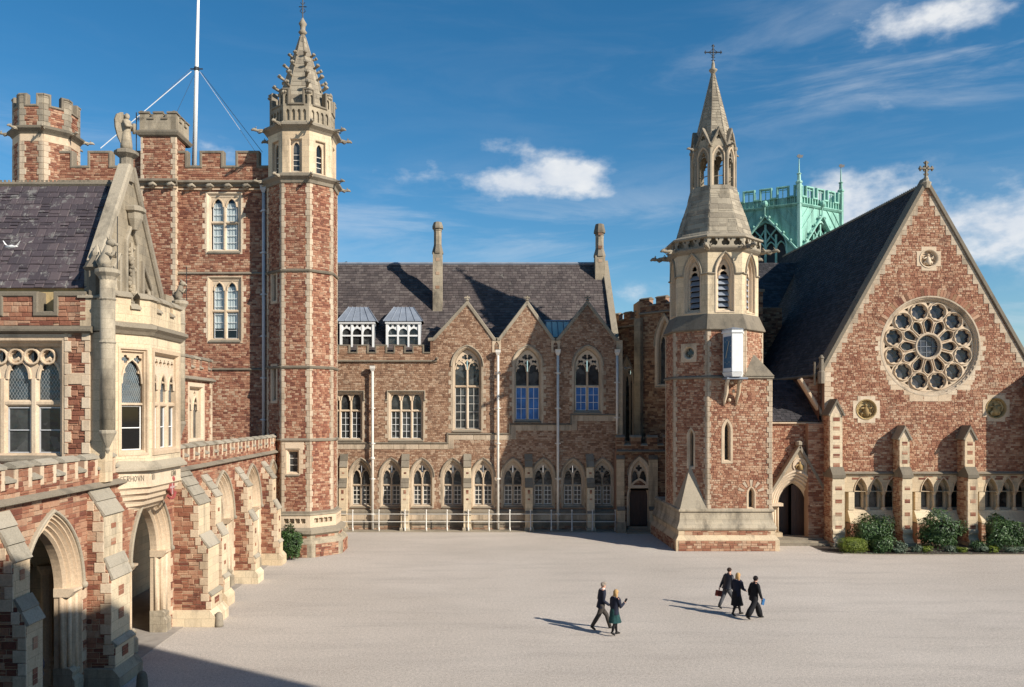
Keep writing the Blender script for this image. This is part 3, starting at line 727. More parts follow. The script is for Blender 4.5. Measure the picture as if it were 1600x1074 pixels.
# roofs
def slope_roof(th, p0, p1, top0, top1, mat, hs=(.22, .28), ws=(.25, .42), single=0, name='roof', dep=(.02, .035), seed=1, polys=None, under=None, rmax=None):
    """p0 and p1 = the ends of the eave as seen from outside, left and right, top0 and top1 = the ridge above them"""
    p0, p1, t0, t1 = map(Vector, (p0, p1, top0, top1)); U = (p1 - p0).normalized(); V = (t0 - p0) - U * (t0 - p0).dot(U); V.normalize(); N_ = U.cross(V); F = Fr(p0, N_, V)
    P = [((q - p0).dot(F.U), (q - p0).dot(F.V)) for q in (p0, p1, t1, t0)]
    m = MB(); m.tess(F, [P], 0); m.build(name, under or mat, th)
    rr = courses([P], hs, ws, joint=.012, seed=seed); lay(th, F, rr, mat, name='slate', dep=dep, jit=.004, single=single, mass='slates', tilt=.016, bev=.004, seed=seed)
    return F, P
ye, ze, yr_, zr = YR + .35, 12.45, 62.0, Z(413, 62)
xl, xr = -13.0, 9.25
slope_roof(RG, (xl, ye, ze - .6), (xr, ye, ze - .6), (xl, yr_, zr), (xr, yr_, zr), SLR)
m = MB(); m.add([(xl, yr_, zr), (xr, yr_, zr), (xr, 68, ze), (xl, 68, ze)], [(0, 1, 2, 3)]); m.add([(xr, ye, 0), (xr, 68, 0), (xr, 68, ze), (xr, yr_, zr), (xr, ye, ze)], [(0, 1, 2, 3, 4)]); m.build('rear_roof', SLD, RG)
m = MB(); m.tube([(xl, yr_, zr + .03), (xr, yr_, zr + .03)], .13, 6); m.build('ridge', LEAD, RG)
m = MB(); m.loft([[(xr + a_, ye - .3, ze - .55 + b_), (xr + a_, yr_, zr + .15 + b_), (xr + a_, 68, ze + b_)] for a_, b_ in ((-.02, -.3), (-.02, .12), (.42, .12), (.42, -6))], False); m.build('verge_coping', GRY, RG)
for (a_, b_, c_) in ((677, 730, 772), (780, 823.5, 864), (872, 918, 962)):
    xa, xb, xc = rx(a_), rx(b_), rx(c_); zf, za = rz(531), rz(478)
    slope_roof(RG, (xa, 62, zf), (xa, YR + .4, zf), (xb, 62, za), (xb, YR + .4, za), SLR, seed=2)
    slope_roof(RG, (xc, YR + .4, zf), (xc, 62, zf), (xb, YR + .4, za), (xb, 62, za), SLR, seed=3)
# skylight between the second and third gable
m = MB(); x0, x1, ys = rx(856), rx(893), YR + 1.6
m.add([(x0, ys - .6, Z(528, ys)), (x1, ys - .6, Z(528, ys)), (x1, ys + .1, Z(502, ys)), (x0, ys + .1, Z(502, ys))], [(0, 1, 2, 3)]); sk = thing_part('skylight', RG, (x0, ys, 12)); m.build('pane', GLT, sk)
for k in range(5):
    m = MB(); x = x0 + (x1 - x0) * k / 4; m.tube([(x, ys - .63, Z(528, ys)), (x, ys + .07, Z(502, ys))], .035, 4); m.build('glazing_bar', LEAD, sk)
m = MB(); m.tube([(x0 - .1, ys + .1, Z(501.5, ys)), (x1 + .1, ys + .1, Z(501.5, ys))], .07, 5); m.build('ridge', LEAD, sk)
# dormers with lead roofs
for (a_, b_, t0, t1) in ((531, 585, 545, 575), (603, 657, 616, 646)):
    yd = YR + .9; d = thing_part('dormer', RG, (X(a_, yd), yd, Z(548, yd))); FD_ = FY(yd); u0, u1 = X(a_, yd), X(b_, yd); v0, v1 = Z(548, yd), Z(506, yd)
    m = MB(); Ls = stretch_interval(u0 + .16, u1 - .16, 3, .12)
    m.box(FD_, u0, u0 + .16, v0, v1, -.2, .04); m.box(FD_, u1 - .16, u1, v0, v1, -.2, .04); m.box(FD_, u0 - .05, u1 + .05, v1, v1 + .16, -.2, .1)
    for p, q in zip(Ls[:-1], Ls[1:]): m.box(FD_, p[1], q[0], v0, v1, -.1, .02)
    m.box(FD_, u0 + .1, u1 - .1, Z(526, yd), Z(523.5, yd), -.08, .015); m.build('frame', WHT, d)
    m = MB()
    for (p, q) in Ls:
        n_ = 10; h0 = Z(521, yd); hp = [(p, h0)] + head(p, q, h0, .34, False)[1:-1] + [(q, h0), (q, v1), (p, v1)]
        m.prism(FD_, hp, -.1, -.02, [foil((p + q) / 2 - (q - p) * .26, v1 - .14, .115, 4, 0, 3), foil((p + q) / 2 + (q - p) * .26, v1 - .14, .115, 4, 0, 3)])
    m.build('tracery', WHT, d)
    for (p, q) in Ls: m = MB(); m.box(FD_, p, q, v0, v1, -.14, -.12); m.build('pane', GLS, d)
    m = MB(); zt = Z(481, yd + 1.6); e_ = .18; zb = v1 + .16
    m.add([(u0 - e_, yd - e_, zb), (u1 + e_, yd - e_, zb), (u1 + e_, yd + 3, zb), (u0 - e_, yd + 3, zb), (X(t0, yd + 1.3), yd + 1.3, zt), (X(t1, yd + 1.3), yd + 1.3, zt), (X(t1, yd + 1.3), yd + 5, zt), (X(t0, yd + 1.3), yd + 5, zt)], [(0, 1, 5, 4), (1, 2, 6, 5), (3, 0, 4, 7), (4, 5, 6, 7)])
    m.build('lead_roof', LEAD, d)
    m = MB()
    for k in range(6):
        f = k / 5; m.tube([(u0 - e_ + (u1 - u0 + 2 * e_) * f, yd - e_, zb + .02), (X(t0, yd + 1.3) + (X(t1, yd + 1.3) - X(t0, yd + 1.3)) * f, yd + 1.3, zt + .02)], .03, 4)
    m.build('lead_roll', LEAD, d)
    m = MB(); m.add([(u0, yd, v0), (u0, yd + 2.5, v0), (u0, yd + 2.5, zb), (u0, yd, zb), (u1, yd, v0), (u1, yd + 2.5, v0), (u1, yd + 2.5, zb), (u1, yd, zb)], [(0, 1, 2, 3), (4, 5, 6, 7)]); m.build('cheek', LEAD, d)
# chimneys
def chimney(px0, px1, yc, ptop, pcap, pmid, pbot, label_):
    cx = X((px0 + px1) / 2, yc); w = (px1 - px0) / 2 * yc / FPX; zt, zc, zm, zb = (Z(p, yc) for p in (ptop, pcap, pmid, pbot))
    c = thing_part('chimney', RG, (cx, yc, zb))
    m = MB(); F = FY(yc); m.rev((cx, yc), [(w * .98, zb - 3), (w * .98, zm - .05)], 4, R(45)); m.build('base', GRYJ, c)
    m = MB(); m.rev((cx, yc), [(w * 1.15, zm - .1), (w * 1.15, zm + .02), (w * .8, zm + .5), (w * .8, zm + .55)], 8); m.build('base_moulding', COP, c)
    m = MB(); m.rev((cx, yc), [(w * .78, zm + .4), (w * .78, zc)], 8); m.build('shaft', GRYJ, c)
    m = MB(); m.rev((cx, yc), [(w * .85, zc - .12), (w * .85, zc), (w * 1.1, zc + .05), (w * 1.1, zc + .2), (w * .8, zt - .05), (w * .4, zt)], 8); m.build('cap', COP, c)
    for vz in (.9, 1.9, 2.9):
        blk(RG, Fr((cx, yc - w, 0), (0, -1, 0)), -w * .4, w * .4, zb + .4 + vz - .3, zb + .62 + vz - .3, 0, .012, PINK, 'stone')
chimney(676.5, 691.5, 59.3, 347, 359, 395, 474, '')
chimney(929, 944.5, 61.3, 350, 366, 400, 432, '')
for px, v1 in ((583, 581), (778, 556), (871, 556)): downpipe(RG, rx(px), YR - .32 if px == 583 else YR - .3, 0, rz(v1), .09)
downpipe(RG, rx(963.5), YR - .2, rz(678), rz(556), .09)
m = MB(); m.ball((rx(583), YR - .3, rz(716)), .17, 8, 5, (1, 1, .8)); m.build('hopper', CRM, RG)

# iron railing in front of the range
RL = thing('railing', 'white two-bar iron railing along the foot of the school range', 'railing', (0, 55.0, 0))
yl = 55.0; zr1, zr2 = Z(803.5, yl), Z(815.5, yl)
for px in (551, 592, 632.6, 666, 698.5, 731.7, 764, 796.5, 829, 861.4, 893.6, 925.8, 961.5):
    x = X(px, yl); m = MB(); m.tube([(x, yl, 0), (x, yl, .28), (x, yl, .3), (x, yl, Z(799, yl))], [.075, .055, .034, .034], 8); m.ball((x, yl, Z(798.5, yl) + .03), .062, 8, 5); m.build('post', CRM, RL, smooth=True)
for z in (zr1, zr2): m = MB(); m.tube([(X(531, yl), yl, z), (X(962, yl), yl, z)], .024, 6); m.build('rail', CRM, RL)
m = MB(); m.wbox(X(520, 54.8), X(966, 54.8), 54.75, 56, -.1, .05); kk = m.build('pavement', GRY); kk['kind'] = 'structure'

# ------------------------------------------------------------------ link porch
YP = 54.9; FP = FY(YP); px_ = lambda p: X(p, YP); pz = lambda p: Z(p, YP)
PO = thing('corner_porch', 'small battlemented porch with an arched oak door in the shaded corner', 'porch', (px_(998), YP, 0))
cx = px_(999); w = px_(1013) - px_(985.5)
gd = lambda o: arch(cx, w, pz(822), pz(776), .95, o, ob=0, n=7)
gw = lambda o: arch(cx, px_(1009) - px_(986), pz(757), pz(743), .95, o, n=7)
wl = px_(1009) - px_(986)
h2 = window(PO, FP, gw, stretch_interval(cx - wl / 2, cx + wl / 2, 2, .1), sur=.26, depth=.3, heads=(pz(746), .45), curved=True, holes=[foil(cx, pz(732), .22, 4, 0, 4)], hood='arch', sill=False)
mm = MB(); ring(mm, FP, gd, [(.26, .0), (.26, .05), (.14, .05), (.1, -.05), (.03, -.1), (0, -.3)]); dd = thing_part('door', PO, FP.p(cx, 0)); mm.build('frame', ASH, dd)
m = MB(); m.tess(FP, [gd(0)], -.28); m.build('door_leaf', WOOD, dd)
for k in range(5): m = MB(); u = cx - w / 2 + w * (k + .5) / 5; m.box(FP, u - .02, u + .02, pz(822), pz(775), -.28, -.25); m.build('batten', WOOD, dd)
poly, top_ = battle(px_(963), px_(1060), pz(706), pz(697), pz(684), .68, .42, .55)
wall_ = rect(px_(963), px_(1060), -.1, pz(705))
m = MB(); m.prism(FP, wall_, -1.5, 0, [h2, gd(.2)], back=False); m.build('wall', MORT, PO)
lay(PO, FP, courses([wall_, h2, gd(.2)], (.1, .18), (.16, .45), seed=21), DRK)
ledge(PO, FP, px_(963), px_(1060), pz(707), .2, .2)
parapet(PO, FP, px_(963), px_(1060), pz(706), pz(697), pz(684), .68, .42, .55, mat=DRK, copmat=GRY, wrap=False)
for u0, u1 in ((963, 975), (1013, 1027)):
    buttress(PO, FP, px_(u0), px_(u1), [(pz(712), pz(718), .15), (pz(792), pz(797), .45)], plinth=[(0, pz(815), .06, GRYJ)])
for k in range(3): m = MB(); m.wbox(cx - .8 - .1 * k, cx + .8 + .1 * k, YP - .28 * (k + 1), YP - .28 * k + .3, 0, .16 * (2 - k) + .08); m.build('step', GRY, PO)
# background: the apse-like flank of the chapel seen over the porch
AP = thing('chapel_apse', 'shaded battlemented apse with tall pointed windows behind the corner porch', 'building', (13, 60, 0))
def apse_wall(p, q, ztop, win, seed, mer=.9, gap=.55):
    F = FD(p, q); L = (Vector(q) - Vector(p)).length; hs_ = []
    for (c_, w_, s_, sp_, r_) in win:
        g = lambda o, c_=c_, w_=w_, s_=s_, sp_=sp_, r_=r_: arch(c_, w_, s_, sp_, r_, o, n=6)
        hs_.append(window(AP, F, g, stretch_interval(c_ - w_ / 2, c_ + w_ / 2, 2, .12), sur=.25, depth=.4, heads=(sp_ - .1, .8), curved=True, holes=[foil(c_, sp_ + r_ * .55, .22, 4, 0, 4)], hood='arch'))
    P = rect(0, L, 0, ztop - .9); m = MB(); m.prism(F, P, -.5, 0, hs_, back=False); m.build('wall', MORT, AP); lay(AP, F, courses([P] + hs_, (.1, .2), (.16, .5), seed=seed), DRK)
    ledge(AP, F, 0, L, ztop - 1.05, .18, .16)
    parapet(AP, F, 0, L, ztop - .9, ztop - .5, ztop, mer, gap, mat=DRK, copmat=COP, wrap=False)
A0 = (X(958, 61.5), 61.5); A1 = (X(1001, 59.2), 59.2)
apse_wall(A0, A1, Z(490, 60.3), [(1.45, .95, Z(690, 60), Z(600, 60), 1.6)], 31, .62, .5)
B0 = (X(1000, 58.2), 58.2); B1 = (X(1062, 55.6), 55.6)
apse_wall(B0, B1, Z(466, 57), [(2.15, 1.15, Z(600, 56.5), Z(540, 56.5), 1.75)], 32, .85, .55)
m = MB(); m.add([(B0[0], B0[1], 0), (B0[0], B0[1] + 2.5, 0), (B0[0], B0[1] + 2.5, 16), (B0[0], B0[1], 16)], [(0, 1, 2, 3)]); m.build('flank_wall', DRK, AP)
m = MB(); m.box(FD(B0, B1), -.25, .3, 0, Z(495, 57), 0, .35); m.build('buttress', GRYJ, AP)

# ------------------------------------------------------------------ clock tower
CT = (14.3, 50.25); AQ = 2.65; YF = CT[1] - AQ
TW = thing('clock_tower', 'octagonal stone clock tower with belfry louvres, open lantern and spire right of centre', 'tower', (CT[0], CT[1], 0))
hw = AQ * math.tan(R(22.5)); zq = lambda p, Y=YF: Z(p, Y)
z_base, z_led, z_slope0, z_slope1 = zq(797), zq(590), zq(515), zq(492)
def stone_face(th, F, poly, holes, seed, mat=CH_ST, hs=(.08, .155), ws=(.12, .31), depth=-.3, single=0, base=None):
    m = MB(); m.prism(F, poly, depth, 0, holes, back=False); m.build('wall', base or MORT, th); lay(th, F, courses([poly] + holes, hs, ws, seed=seed), mat, single=single)
def lancet(th, F, cx, w, s, sp, rise, sur=.16, depth=.35, **k):
    g = lambda o: arch(cx, w, s, sp, rise, o, n=5)
    return window(th, F, g, [(cx - w / 2, cx + w / 2)], sur=sur, depth=depth, sill=False, **k)
FF = Fr((CT[0], YF, 0), (0, -1, 0))                   # front face, u from the tower's axis
x2u = lambda p: X(p, YF) - CT[0]
# lower front: octagon face plus the square right corner
P = rect(-hw, AQ, z_base, z_led)
hl = [lancet(TW, FF, x2u(1136), .26, zq(719), zq(672), .38, .2), lancet(TW, FF, x2u(1173.5), .26, zq(793), zq(772), .3, .14)]
stone_face(TW, FF, P, hl, 41)
for k in range(9):
    a_ = R(20 + 140 * k / 8); c_ = (x2u(1173.5), zq(771)); uu = Vector((math.cos(a_), math.sin(a_)))
    mm = MB(); q = [(c_[0] + uu.x * r_ + s * uu.y * t, c_[1] + uu.y * r_ - s * uu.x * t) for r_, s, t in ((.42, 1, .05), (.42, -1, .05), (.78, -1, .09), (.78, 1, .09))]; mm.prism(FF, q[::-1], 0, .035); mm.build('voussoir', CH_ST if k % 2 else ASHR, TW)
quoins(TW, FF, AQ, -1, z_base, z_led, .3, .18, .3, k=1, mat=ASHR); quoins(TW, FF, -hw, 1, z_base, z_led, .3, .14, .22, mat=ASHR)
# right side of the square corner
SR = FX(CT[0] + AQ); stone_face(TW, SR, rect(YF, YF + AQ * 2, z_base, z_led), [], 42); quoins(TW, SR, YF, 1, z_base, z_led, .3, .2, .36)
# the other octagon faces
for ang, sd_ in ((225, 43), (180, 44), (0, 45), (315, 46), (135, 47), (45, 48), (90, 49)):
    F = oct_face(CT, AQ, ang); v0 = z_led if ang in (315,) else z_base
    hh = []
    if ang == 225: hh = [lancet(TW, F, .05, .22, Z(728, 48.6), Z(682, 48.6), .32, .16)]
    if ang == 225:
        cz = Z(552, 48.6); g = lambda o: circle(-.1, cz, .3 + o, 20)
        hh.append(window(TW, F, g, [(-.4, .2)], sur=.14, depth=.25, sill=False))
        fr_ = MB(); fr_.prism(F, rect(-.62, .42, cz - .55, cz + .55), 0, .03, [circle(-.1, cz, .4, 20)]); fr_.build('window_surround', ASH, TW)
        m = MB(); m.prism(F, circle(-.1, cz, .32, 20), -.2, -.16, [foil(-.1, cz, .27, 4, 0, 4)]); m.build('quatrefoil', GRY, TW)
    stone_face(TW, F, rect(-hw, hw, v0, z_slope0), hh, sd_)
    for s in (-1, 1): quoins(TW, F, s * hw, -s, v0, z_slope0, .3, .13, .22, mat=ASHR, k=(ang // 45) % 2)
stone_face(TW, FF, rect(-hw, hw, z_led, z_slope0), [], 50)
for s in (-1, 1): quoins(TW, FF, s * hw, -s, z_led, z_slope0, .3, .13, .22, mat=ASHR)
m = MB(); m.rev(CT, [(AQ - .02, z_led - .08), (AQ + .12, z_led - .04), (AQ + .12, z_led + .05), (AQ - .02, z_led + .14)], 8); m.build('string_course', COP, TW)
ledge(TW, FF, 0, AQ + .1, z_led - .08, .18, .12)
# broaches
m = MB(); h0 = z_base; cxl = CT[0] - AQ; F0 = (cxl - .02, YF - .02)
top = Vector((CT[0] - (hw + AQ) / 2 - .02, YF + (AQ - hw) / 2 - .02, Z(728, YF)))
bp_ = [Vector((cxl - .05, YF - .05, h0)), Vector((CT[0] - hw + .05, YF - .05, h0)), Vector((cxl - .05, YF + (AQ - hw) + .05, h0))]
m.add([bp_[0], bp_[1], top, bp_[2]], [(0, 1, 2), (3, 0, 2), (0, 3, 1)]); m.build('broach', GRY, TW)
m = MB(); cxr = CT[0] + AQ; tp = Vector((CT[0] + (hw + AQ) / 2 + .02, YF + (AQ - hw) / 2 - .02, Z(553, YF)))
m.add([Vector((cxr + .12, YF - .12, z_led + .08)), Vector((CT[0] + hw - .05, YF - .12, z_led + .08)), tp + Vector((-.1, -.06, 0)), tp + Vector((.06, .1, 0)), Vector((cxr + .12, YF + AQ - hw + .3, z_led + .08))], [(1, 0, 2), (0, 4, 3), (0, 3, 2), (0, 1, 4)]); m.build('broach', COP, TW)
# plinth
def sq_loft(m, prof, x0, x1, y0, y1): return m.loft([[(x0 - o, y0 - o, z), (x1 + o, y0 - o, z), (x1 + o, y1 + o, z), (x0 - o, y1 + o, z)] for o, z in prof], True, False, True)
x0, x1, y0, y1 = CT[0] - AQ, CT[0] + AQ, YF, YF + 6.6
m = MB(); sq_loft(m, [(.0, z_base + .1), (.12, z_base + .02), (.12, z_base - .08), (.02, z_base - .14), (.08, Z(815, YF)), (.2, Z(822, YF)), (.24, Z(825, YF)), (.2, Z(828, YF)), (.1, Z(828.5, YF))][::-1], x0, x1, y0, y1); m.build('plinth_moulding', GRYJ, TW)
m = MB(); sq_loft(m, [(.34, -.1), (.34, Z(843, YF)), (.16, Z(836, YF)), (.14, Z(828, YF))], x0, x1, y0, y1); m.build('plinth', ASHJ, TW)
PFr = Fr((0, YF - .345, 0), (0, -1, 0)); lay(TW, PFr, courses([rect(x0 - .2, x1 + .1, .0, Z(844, YF))], (.12, .18), (.2, .5), seed=5), CH_ST)
PFr = Fr((0, YF - .15, 0), (0, -1, 0)); lay(TW, PFr, courses([rect(x0 + .2, x1 - .1, Z(836, YF), Z(829, YF))], (.12, .18), (.2, .5), seed=6), CH_ST)
PL = FXn(x0 - .345); lay(TW, PL, courses([rect(-y1 + .1, -y0 + .1, 0, Z(844, YF))], (.12, .18), (.2, .5), seed=7), CH_ST)
# belfry
AB = 2.43; hb = AB * math.tan(R(22.5)); zb0, zb1 = zq(492), Z(392, 48)
m = MB(); m.rev(CT, [(AQ + .05, z_slope0 - .06), (AQ + .16, z_slope0 + .0), (AQ + .16, z_slope0 + .06), (AB + .02, z_slope1 + .08)], 8); m.build('weathering', COP, TW)
for ang in (270, 225, 180, 315, 0, 90, 135, 45):
    F = oct_face(CT, AB, ang); s_, sp_, ri = Z(482, 48), Z(428, 48), .85
    g = lambda o: arch(0, .62, s_, sp_, ri, o, n=7); b_ = thing_part('window', TW, F.p(0, s_)); m = MB()
    ring(m, F, g, [(.26, 0), (.26, .03), (.22, .03), (.17, -.12), (.12, -.12), (.06, -.28), (0, -.3), (0, -.5)]); m.build('frame', ASH, b_)
    pl = [(-.31, sp_ - .25)] + head(-.31, .31, sp_ - .25, .45)[1:-1] + [(.31, sp_ - .25)] + [p for p in g(0) if p[1] > sp_ - .2]
    m = MB(); m.prism(F, pl, -.34, -.24, [foil(0, sp_ + .38, .17, 3, R(90), 5)]); m.build('tracery', ASH, b_)
    for k in range(6):
        z = s_ + .1 + k * .33; m = MB(); m.profile(F, -.31, .31, [(-.46, z + .26), (-.44, z + .28), (-.26, z + .02), (-.28, z)]); m.build('louvre', LEAD, b_)
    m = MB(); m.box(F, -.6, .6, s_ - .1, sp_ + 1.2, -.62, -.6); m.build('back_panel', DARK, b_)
    m = MB(); q = [p for p in g(.3)][2:]; m.bar(F, [(-hb, sp_ + .02)] + q[::-1] + [(hb, sp_ + .02)], .09, 0, .1); m.build('hood_mould', GRY, b_)
    P = rect(-hb, hb, zb0 - .1, zb1 + .1); m = MB(); m.prism(F, P, -.3, 0, [g(.2)], back=False); m.build('belfry_wall', ASHJ, TW)
m = MB(); m.rev(CT, [(AB, zb1 - .1), (AB + .12, zb1), (AB + .22, zb1 + .12), (AB + .22, zb1 + .2), (AB - .02, zb1 + .28)], 8); m.build('cornice', GRY, TW)
zt0, zt1 = zb1 + .24, Z(372, 48)
for ang in range(0, 360, 45):
    F = oct_face(CT, AB + .14, ang); ht = (AB + .14) * math.tan(R(22.5)); hs_ = []
    for k in range(3):
        c_ = -ht + ht * 2 * (k + .5) / 3; hs_.append(foil(c_, (zt0 + zt1) / 2 - .02, .26, 3, R(90), 4, .35))
        for s in (-1, 1): hs_.append([(c_ + s * .3 - .07, zt1 - .08), (c_ + s * .3, zt1 - .24), (c_ + s * .3 + .07, zt1 - .08)]) if (k or s > 0) and not (k == 2 and s > 0) and s > 0 else None
    hs_ = [h for h in hs_ if h]; m = MB(); m.prism(F, rect(-ht, ht, zt0 - .05, zt1), -.12, 0, hs_); m.build('trefoil_band', GRY, TW)
    m = MB(); m.box(F, -ht, ht, zt0 - .05, zt1, -.3, -.25); m.build('back_panel', COP, TW)
m = MB(); m.rev(CT, [(AB + .1, zt1 - .05), (AB + .26, zt1), (AB + .26, zt1 + .1), (AB + .0, zt1 + .22)], 8); m.build('cornice', GRY, TW)
for i in range(8):
    a_ = math.pi / 8 + i * math.pi / 4; r_ = (AB + .2) / math.cos(math.pi / 8); gargoyle(TW, (CT[0] + r_ * math.cos(a_), CT[1] + r_ * math.sin(a_), zb1 + .1), a_, 1.15)
# flared stone roof
zc0, zc1 = zt1 + .1, Z(298, CT[1])
prof = [(AB + .0, zc0), (AB * .86, zc0 + .35), (1.78, zc0 + (zc1 - zc0) * .45), (1.45, zc0 + (zc1 - zc0) * .75), (1.28, zc1)]
m = MB(); m.rev(CT, prof, 8); m.build('stone_roof', GRY, TW)
for ang in range(0, 360, 45):                        # courses of roof slabs with open joints
    for (a0, z0_), (a1_, z1_) in zip(prof[:-1], prof[1:]):
        a_ = R(ang); n_ = Vector((math.cos(a_), math.sin(a_), 0)); P0 = Vector((CT[0], CT[1], z0_)) + n_ * a0; V = (n_ * (a1_ - a0) + Vector((0, 0, z1_ - z0_))); Lh = V.length; V.normalize()
        U = Vector((-n_.y, n_.x, 0)); F = Fr(P0, U.cross(V), V); k0, k1 = a0 * math.tan(R(22.5)), a1_ * math.tan(R(22.5))
        lay(TW, F, courses([[(-k0, 0), (k0, 0), (k1, Lh), (-k1, Lh)]], (.26, .32), (.4, .75), seed=ang + int(a0 * 10)), GRY, name='roof_slab', single=60 if ang in (225, 270, 315) else 0, dep=(.015, .03), mass='roof_slabs')
# open lantern
AL = 1.18; hl_ = AL * math.tan(R(22.5)); zl0, zl1 = Z(300, 49), Z(238, 49)
m = MB(); m.rev(CT, [(AL + .22, zl0 - .2), (AL + .22, zl0 - .02), (AL + .05, zl0 + .35), (AL + .03, zl0 + .4)], 8); m.build('lantern_base', GRYJ, TW)
for i, ang in enumerate((270, 225, 180, 315, 0, 90, 135, 45)):
    F = oct_face(CT, AL, ang); s_, sp_, ri = zl0 + .42, zl1 - .25, .55
    g = lambda o: arch(0, .56, s_, sp_, ri, o, n=6); b_ = thing_part('opening', TW, F.p(0, s_))
    P = [(-hl_, s_ - .2), (hl_, s_ - .2), (hl_, zl1 + .45), (0, Z(203, 49)), (-hl_, zl1 + .45)]
    m = MB(); m.prism(F, P, -.16, 0, [g(.0), foil(0, zl1 + .95, .16, 3, R(90), 4)]); m.build('gable_wall', GRYJ, b_)
    m = MB(); m.bar(F, [(-hl_ - .05, zl1 + .35), (0, Z(200, 49)), (hl_ + .05, zl1 + .35)], .14, -.18, .1); m.build('gable_coping', COP, b_)
    m = MB(); ring(m, F, g, [(.12, 0), (.12, .04), (.04, .04), (0, -.08)]); m.build('frame', ASH, b_)
    zz = sp_ - .35; m = MB(); m.prism(F, [(-.28, zz)] + head(-.28, .28, zz, .42)[1:-1] + [(.28, zz)] + [p for p in g(0) if p[1] > zz + .05], -.1, -.03, [foil(0, sp_ + .2, .15, 3, R(90), 4)]); m.bar(F, [(-.28, s_ + .55), (.28, s_ + .62)], .045, -.1, -.05); m.build('tracery', GRY, b_)
    m = MB(); m.loft([[F.p(-hl_, zl1 + .45, 0), F.p(0, Z(203, 49), 0), F.p(hl_, zl1 + .45, 0)], [F.p(-hl_ * .2, zl1 + .45, -.9), F.p(0, Z(203, 49), -.9), F.p(hl_ * .2, zl1 + .45, -.9)]], False); m.build('gable_roof', COP, b_)
for i in range(8):
    a_ = math.pi / 8 + i * math.pi / 4; r_ = AL / math.cos(math.pi / 8); x, y = CT[0] + r_ * math.cos(a_), CT[1] + r_ * math.sin(a_)
    m = MB(); m.rev((x, y), [(.15, zl0 - .3), (.15, zl0 + .2), (.10, zl0 + .3), (.10, zl1 + .3), (.14, zl1 + .35), (.14, zl1 + .5)], 8); m.build('corner_shaft', GRY, TW)
    if i % 2 == 0 or i in (5,): gargoyle(TW, (CT[0] + (r_ + .05) * math.cos(a_), CT[1] + (r_ + .05) * math.sin(a_), zl1 + .35), a_, .72)
zs0, zs1 = zl1 + .4, Z(114, CT[1])
m = MB(); m.rev(CT, [(AL * .98, zs0), (.06, zs1)], 8); m.build('spire', GRY, TW)
for ang in range(0, 360, 45):
    a_ = R(ang); n_ = Vector((math.cos(a_), math.sin(a_), 0)); P0 = Vector((CT[0], CT[1], zs0)) + n_ * AL * .98; V = (n_ * (.06 - AL * .98) + Vector((0, 0, zs1 - zs0))); Lh = V.length; V.normalize(); U = Vector((-n_.y, n_.x, 0)); F = Fr(P0, U.cross(V), V)
    k0 = AL * .98 * math.tan(R(22.5)); lay(TW, F, courses([[(-k0, 0), (k0, 0), (.03, Lh), (-.03, Lh)]], (.16, .22), (.25, .45), seed=ang + 3), GRY, dep=(.008, .03), mass='spire_slabs')
    m = MB(); a2 = a_ + math.pi / 8; r_ = AL * .98 / math.cos(math.pi / 8); m.tube([(CT[0] + r_ * math.cos(a2), CT[1] + r_ * math.sin(a2), zs0), (CT[0] + .07 * math.cos(a2), CT[1] + .07 * math.sin(a2), zs1)], .035, 5); m.build('spire_rib', GRY, TW)
m = MB(); m.rev(CT, [(.1, zs1 - .1), (.13, zs1), (.22, zs1 + .1), (.24, zs1 + .18), (.10, zs1 + .3), (.09, zs1 + .55), (.03, zs1 + .75)], 8); m.build('finial', GRY, TW, smooth=True)
m = MB(); zc = zs1 + .7; x, y = CT; zt = Z(70, CT[1]); zm = Z(82, CT[1])
m.tube([(x, y, zc), (x, y, zt)], .04, 6); m.tube([(x - .52, y, zm), (x + .52, y, zm)], .035, 6)
for s in (-1, 1):
    for q in (-1, 1): m.tube([(x + .02 * s, y, zm + .25 * q), (x + .1 * s, y, zm + .12 * q), (x + .25 * s, y, zm + .02 * q)], .02, 5)
    m.tube([(x + s * .46, y, zm - .1), (x + s * .52, y, zm + .0), (x + s * .46, y, zm + .1)], .028, 5)
    m.tube([(x - .1 * s, y, zt - .12), (x, y, zt)], .025, 5); m.tube([(x - .12, y, zc + .15 + .1 * s), (x + .12, y, zc + .15 + .1 * s)], .025, 5)
m.build('cross', IRON, TW)
# the clock in its white case
CK = thing('wall_clock', 'blue-faced clock in a tall white wooden case hung on the clock tower', 'clock', (X(1146, YF), YF, zq(585)))
cf = Fr((CT[0] + .35, YF, 0), (-.62, -.78, 0)); 
xc, w_ = X(1147, YF - .4), .55
# case is a box turned towards the court: narrow white front-right side, dial on the left side
c0 = Vector((X(1129.5, YF - .25), YF - .25)); c1 = Vector((X(1144, YF - 1.15), YF - 1.15)); c2 = Vector((X(1159.5, YF - 1.15), YF - 1.15)); c3 = Vector((X(1161, YF - .05), YF - .05))
def case(z0, z1, o):
    cc = (c0 + c1 + c2 + c3) / 4; return [[(p.x + (p.x - cc.x) * o, p.y + (p.y - cc.y) * o, z) for p in (c0, c1, c2, c3)] for z in (z0, z1)]
zt_, zb_ = Z(520, YF - 1), Z(581, YF - 1)
m = MB(); m.loft(case(zb_, zt_, 0), True, True, True); m.build('case', WHT, CK)
m = MB(); m.loft(case(zt_, zt_ + .1, .12) + case(zt_ + .1, zt_ + .2, .05), True, True, True); m.loft(case(zb_ - .28, zb_ - .02, -.12)[:1] + case(zb_ - .28, zb_ - .02, .07)[1:], True, True, True); m.build('moulding', WHT, CK)
m = MB(); m.loft(case(zt_ + .19, zt_ + .22, .14) + [[((c0.x + c3.x) / 2, (c0.y + c3.y) / 2, zt_ + .4)] * 4], True, True, False); m.build('cover', LEAD, CK)
DF = FD((c0.x, c0.y), (c1.x, c1.y)); Ld = (c1 - c0).length
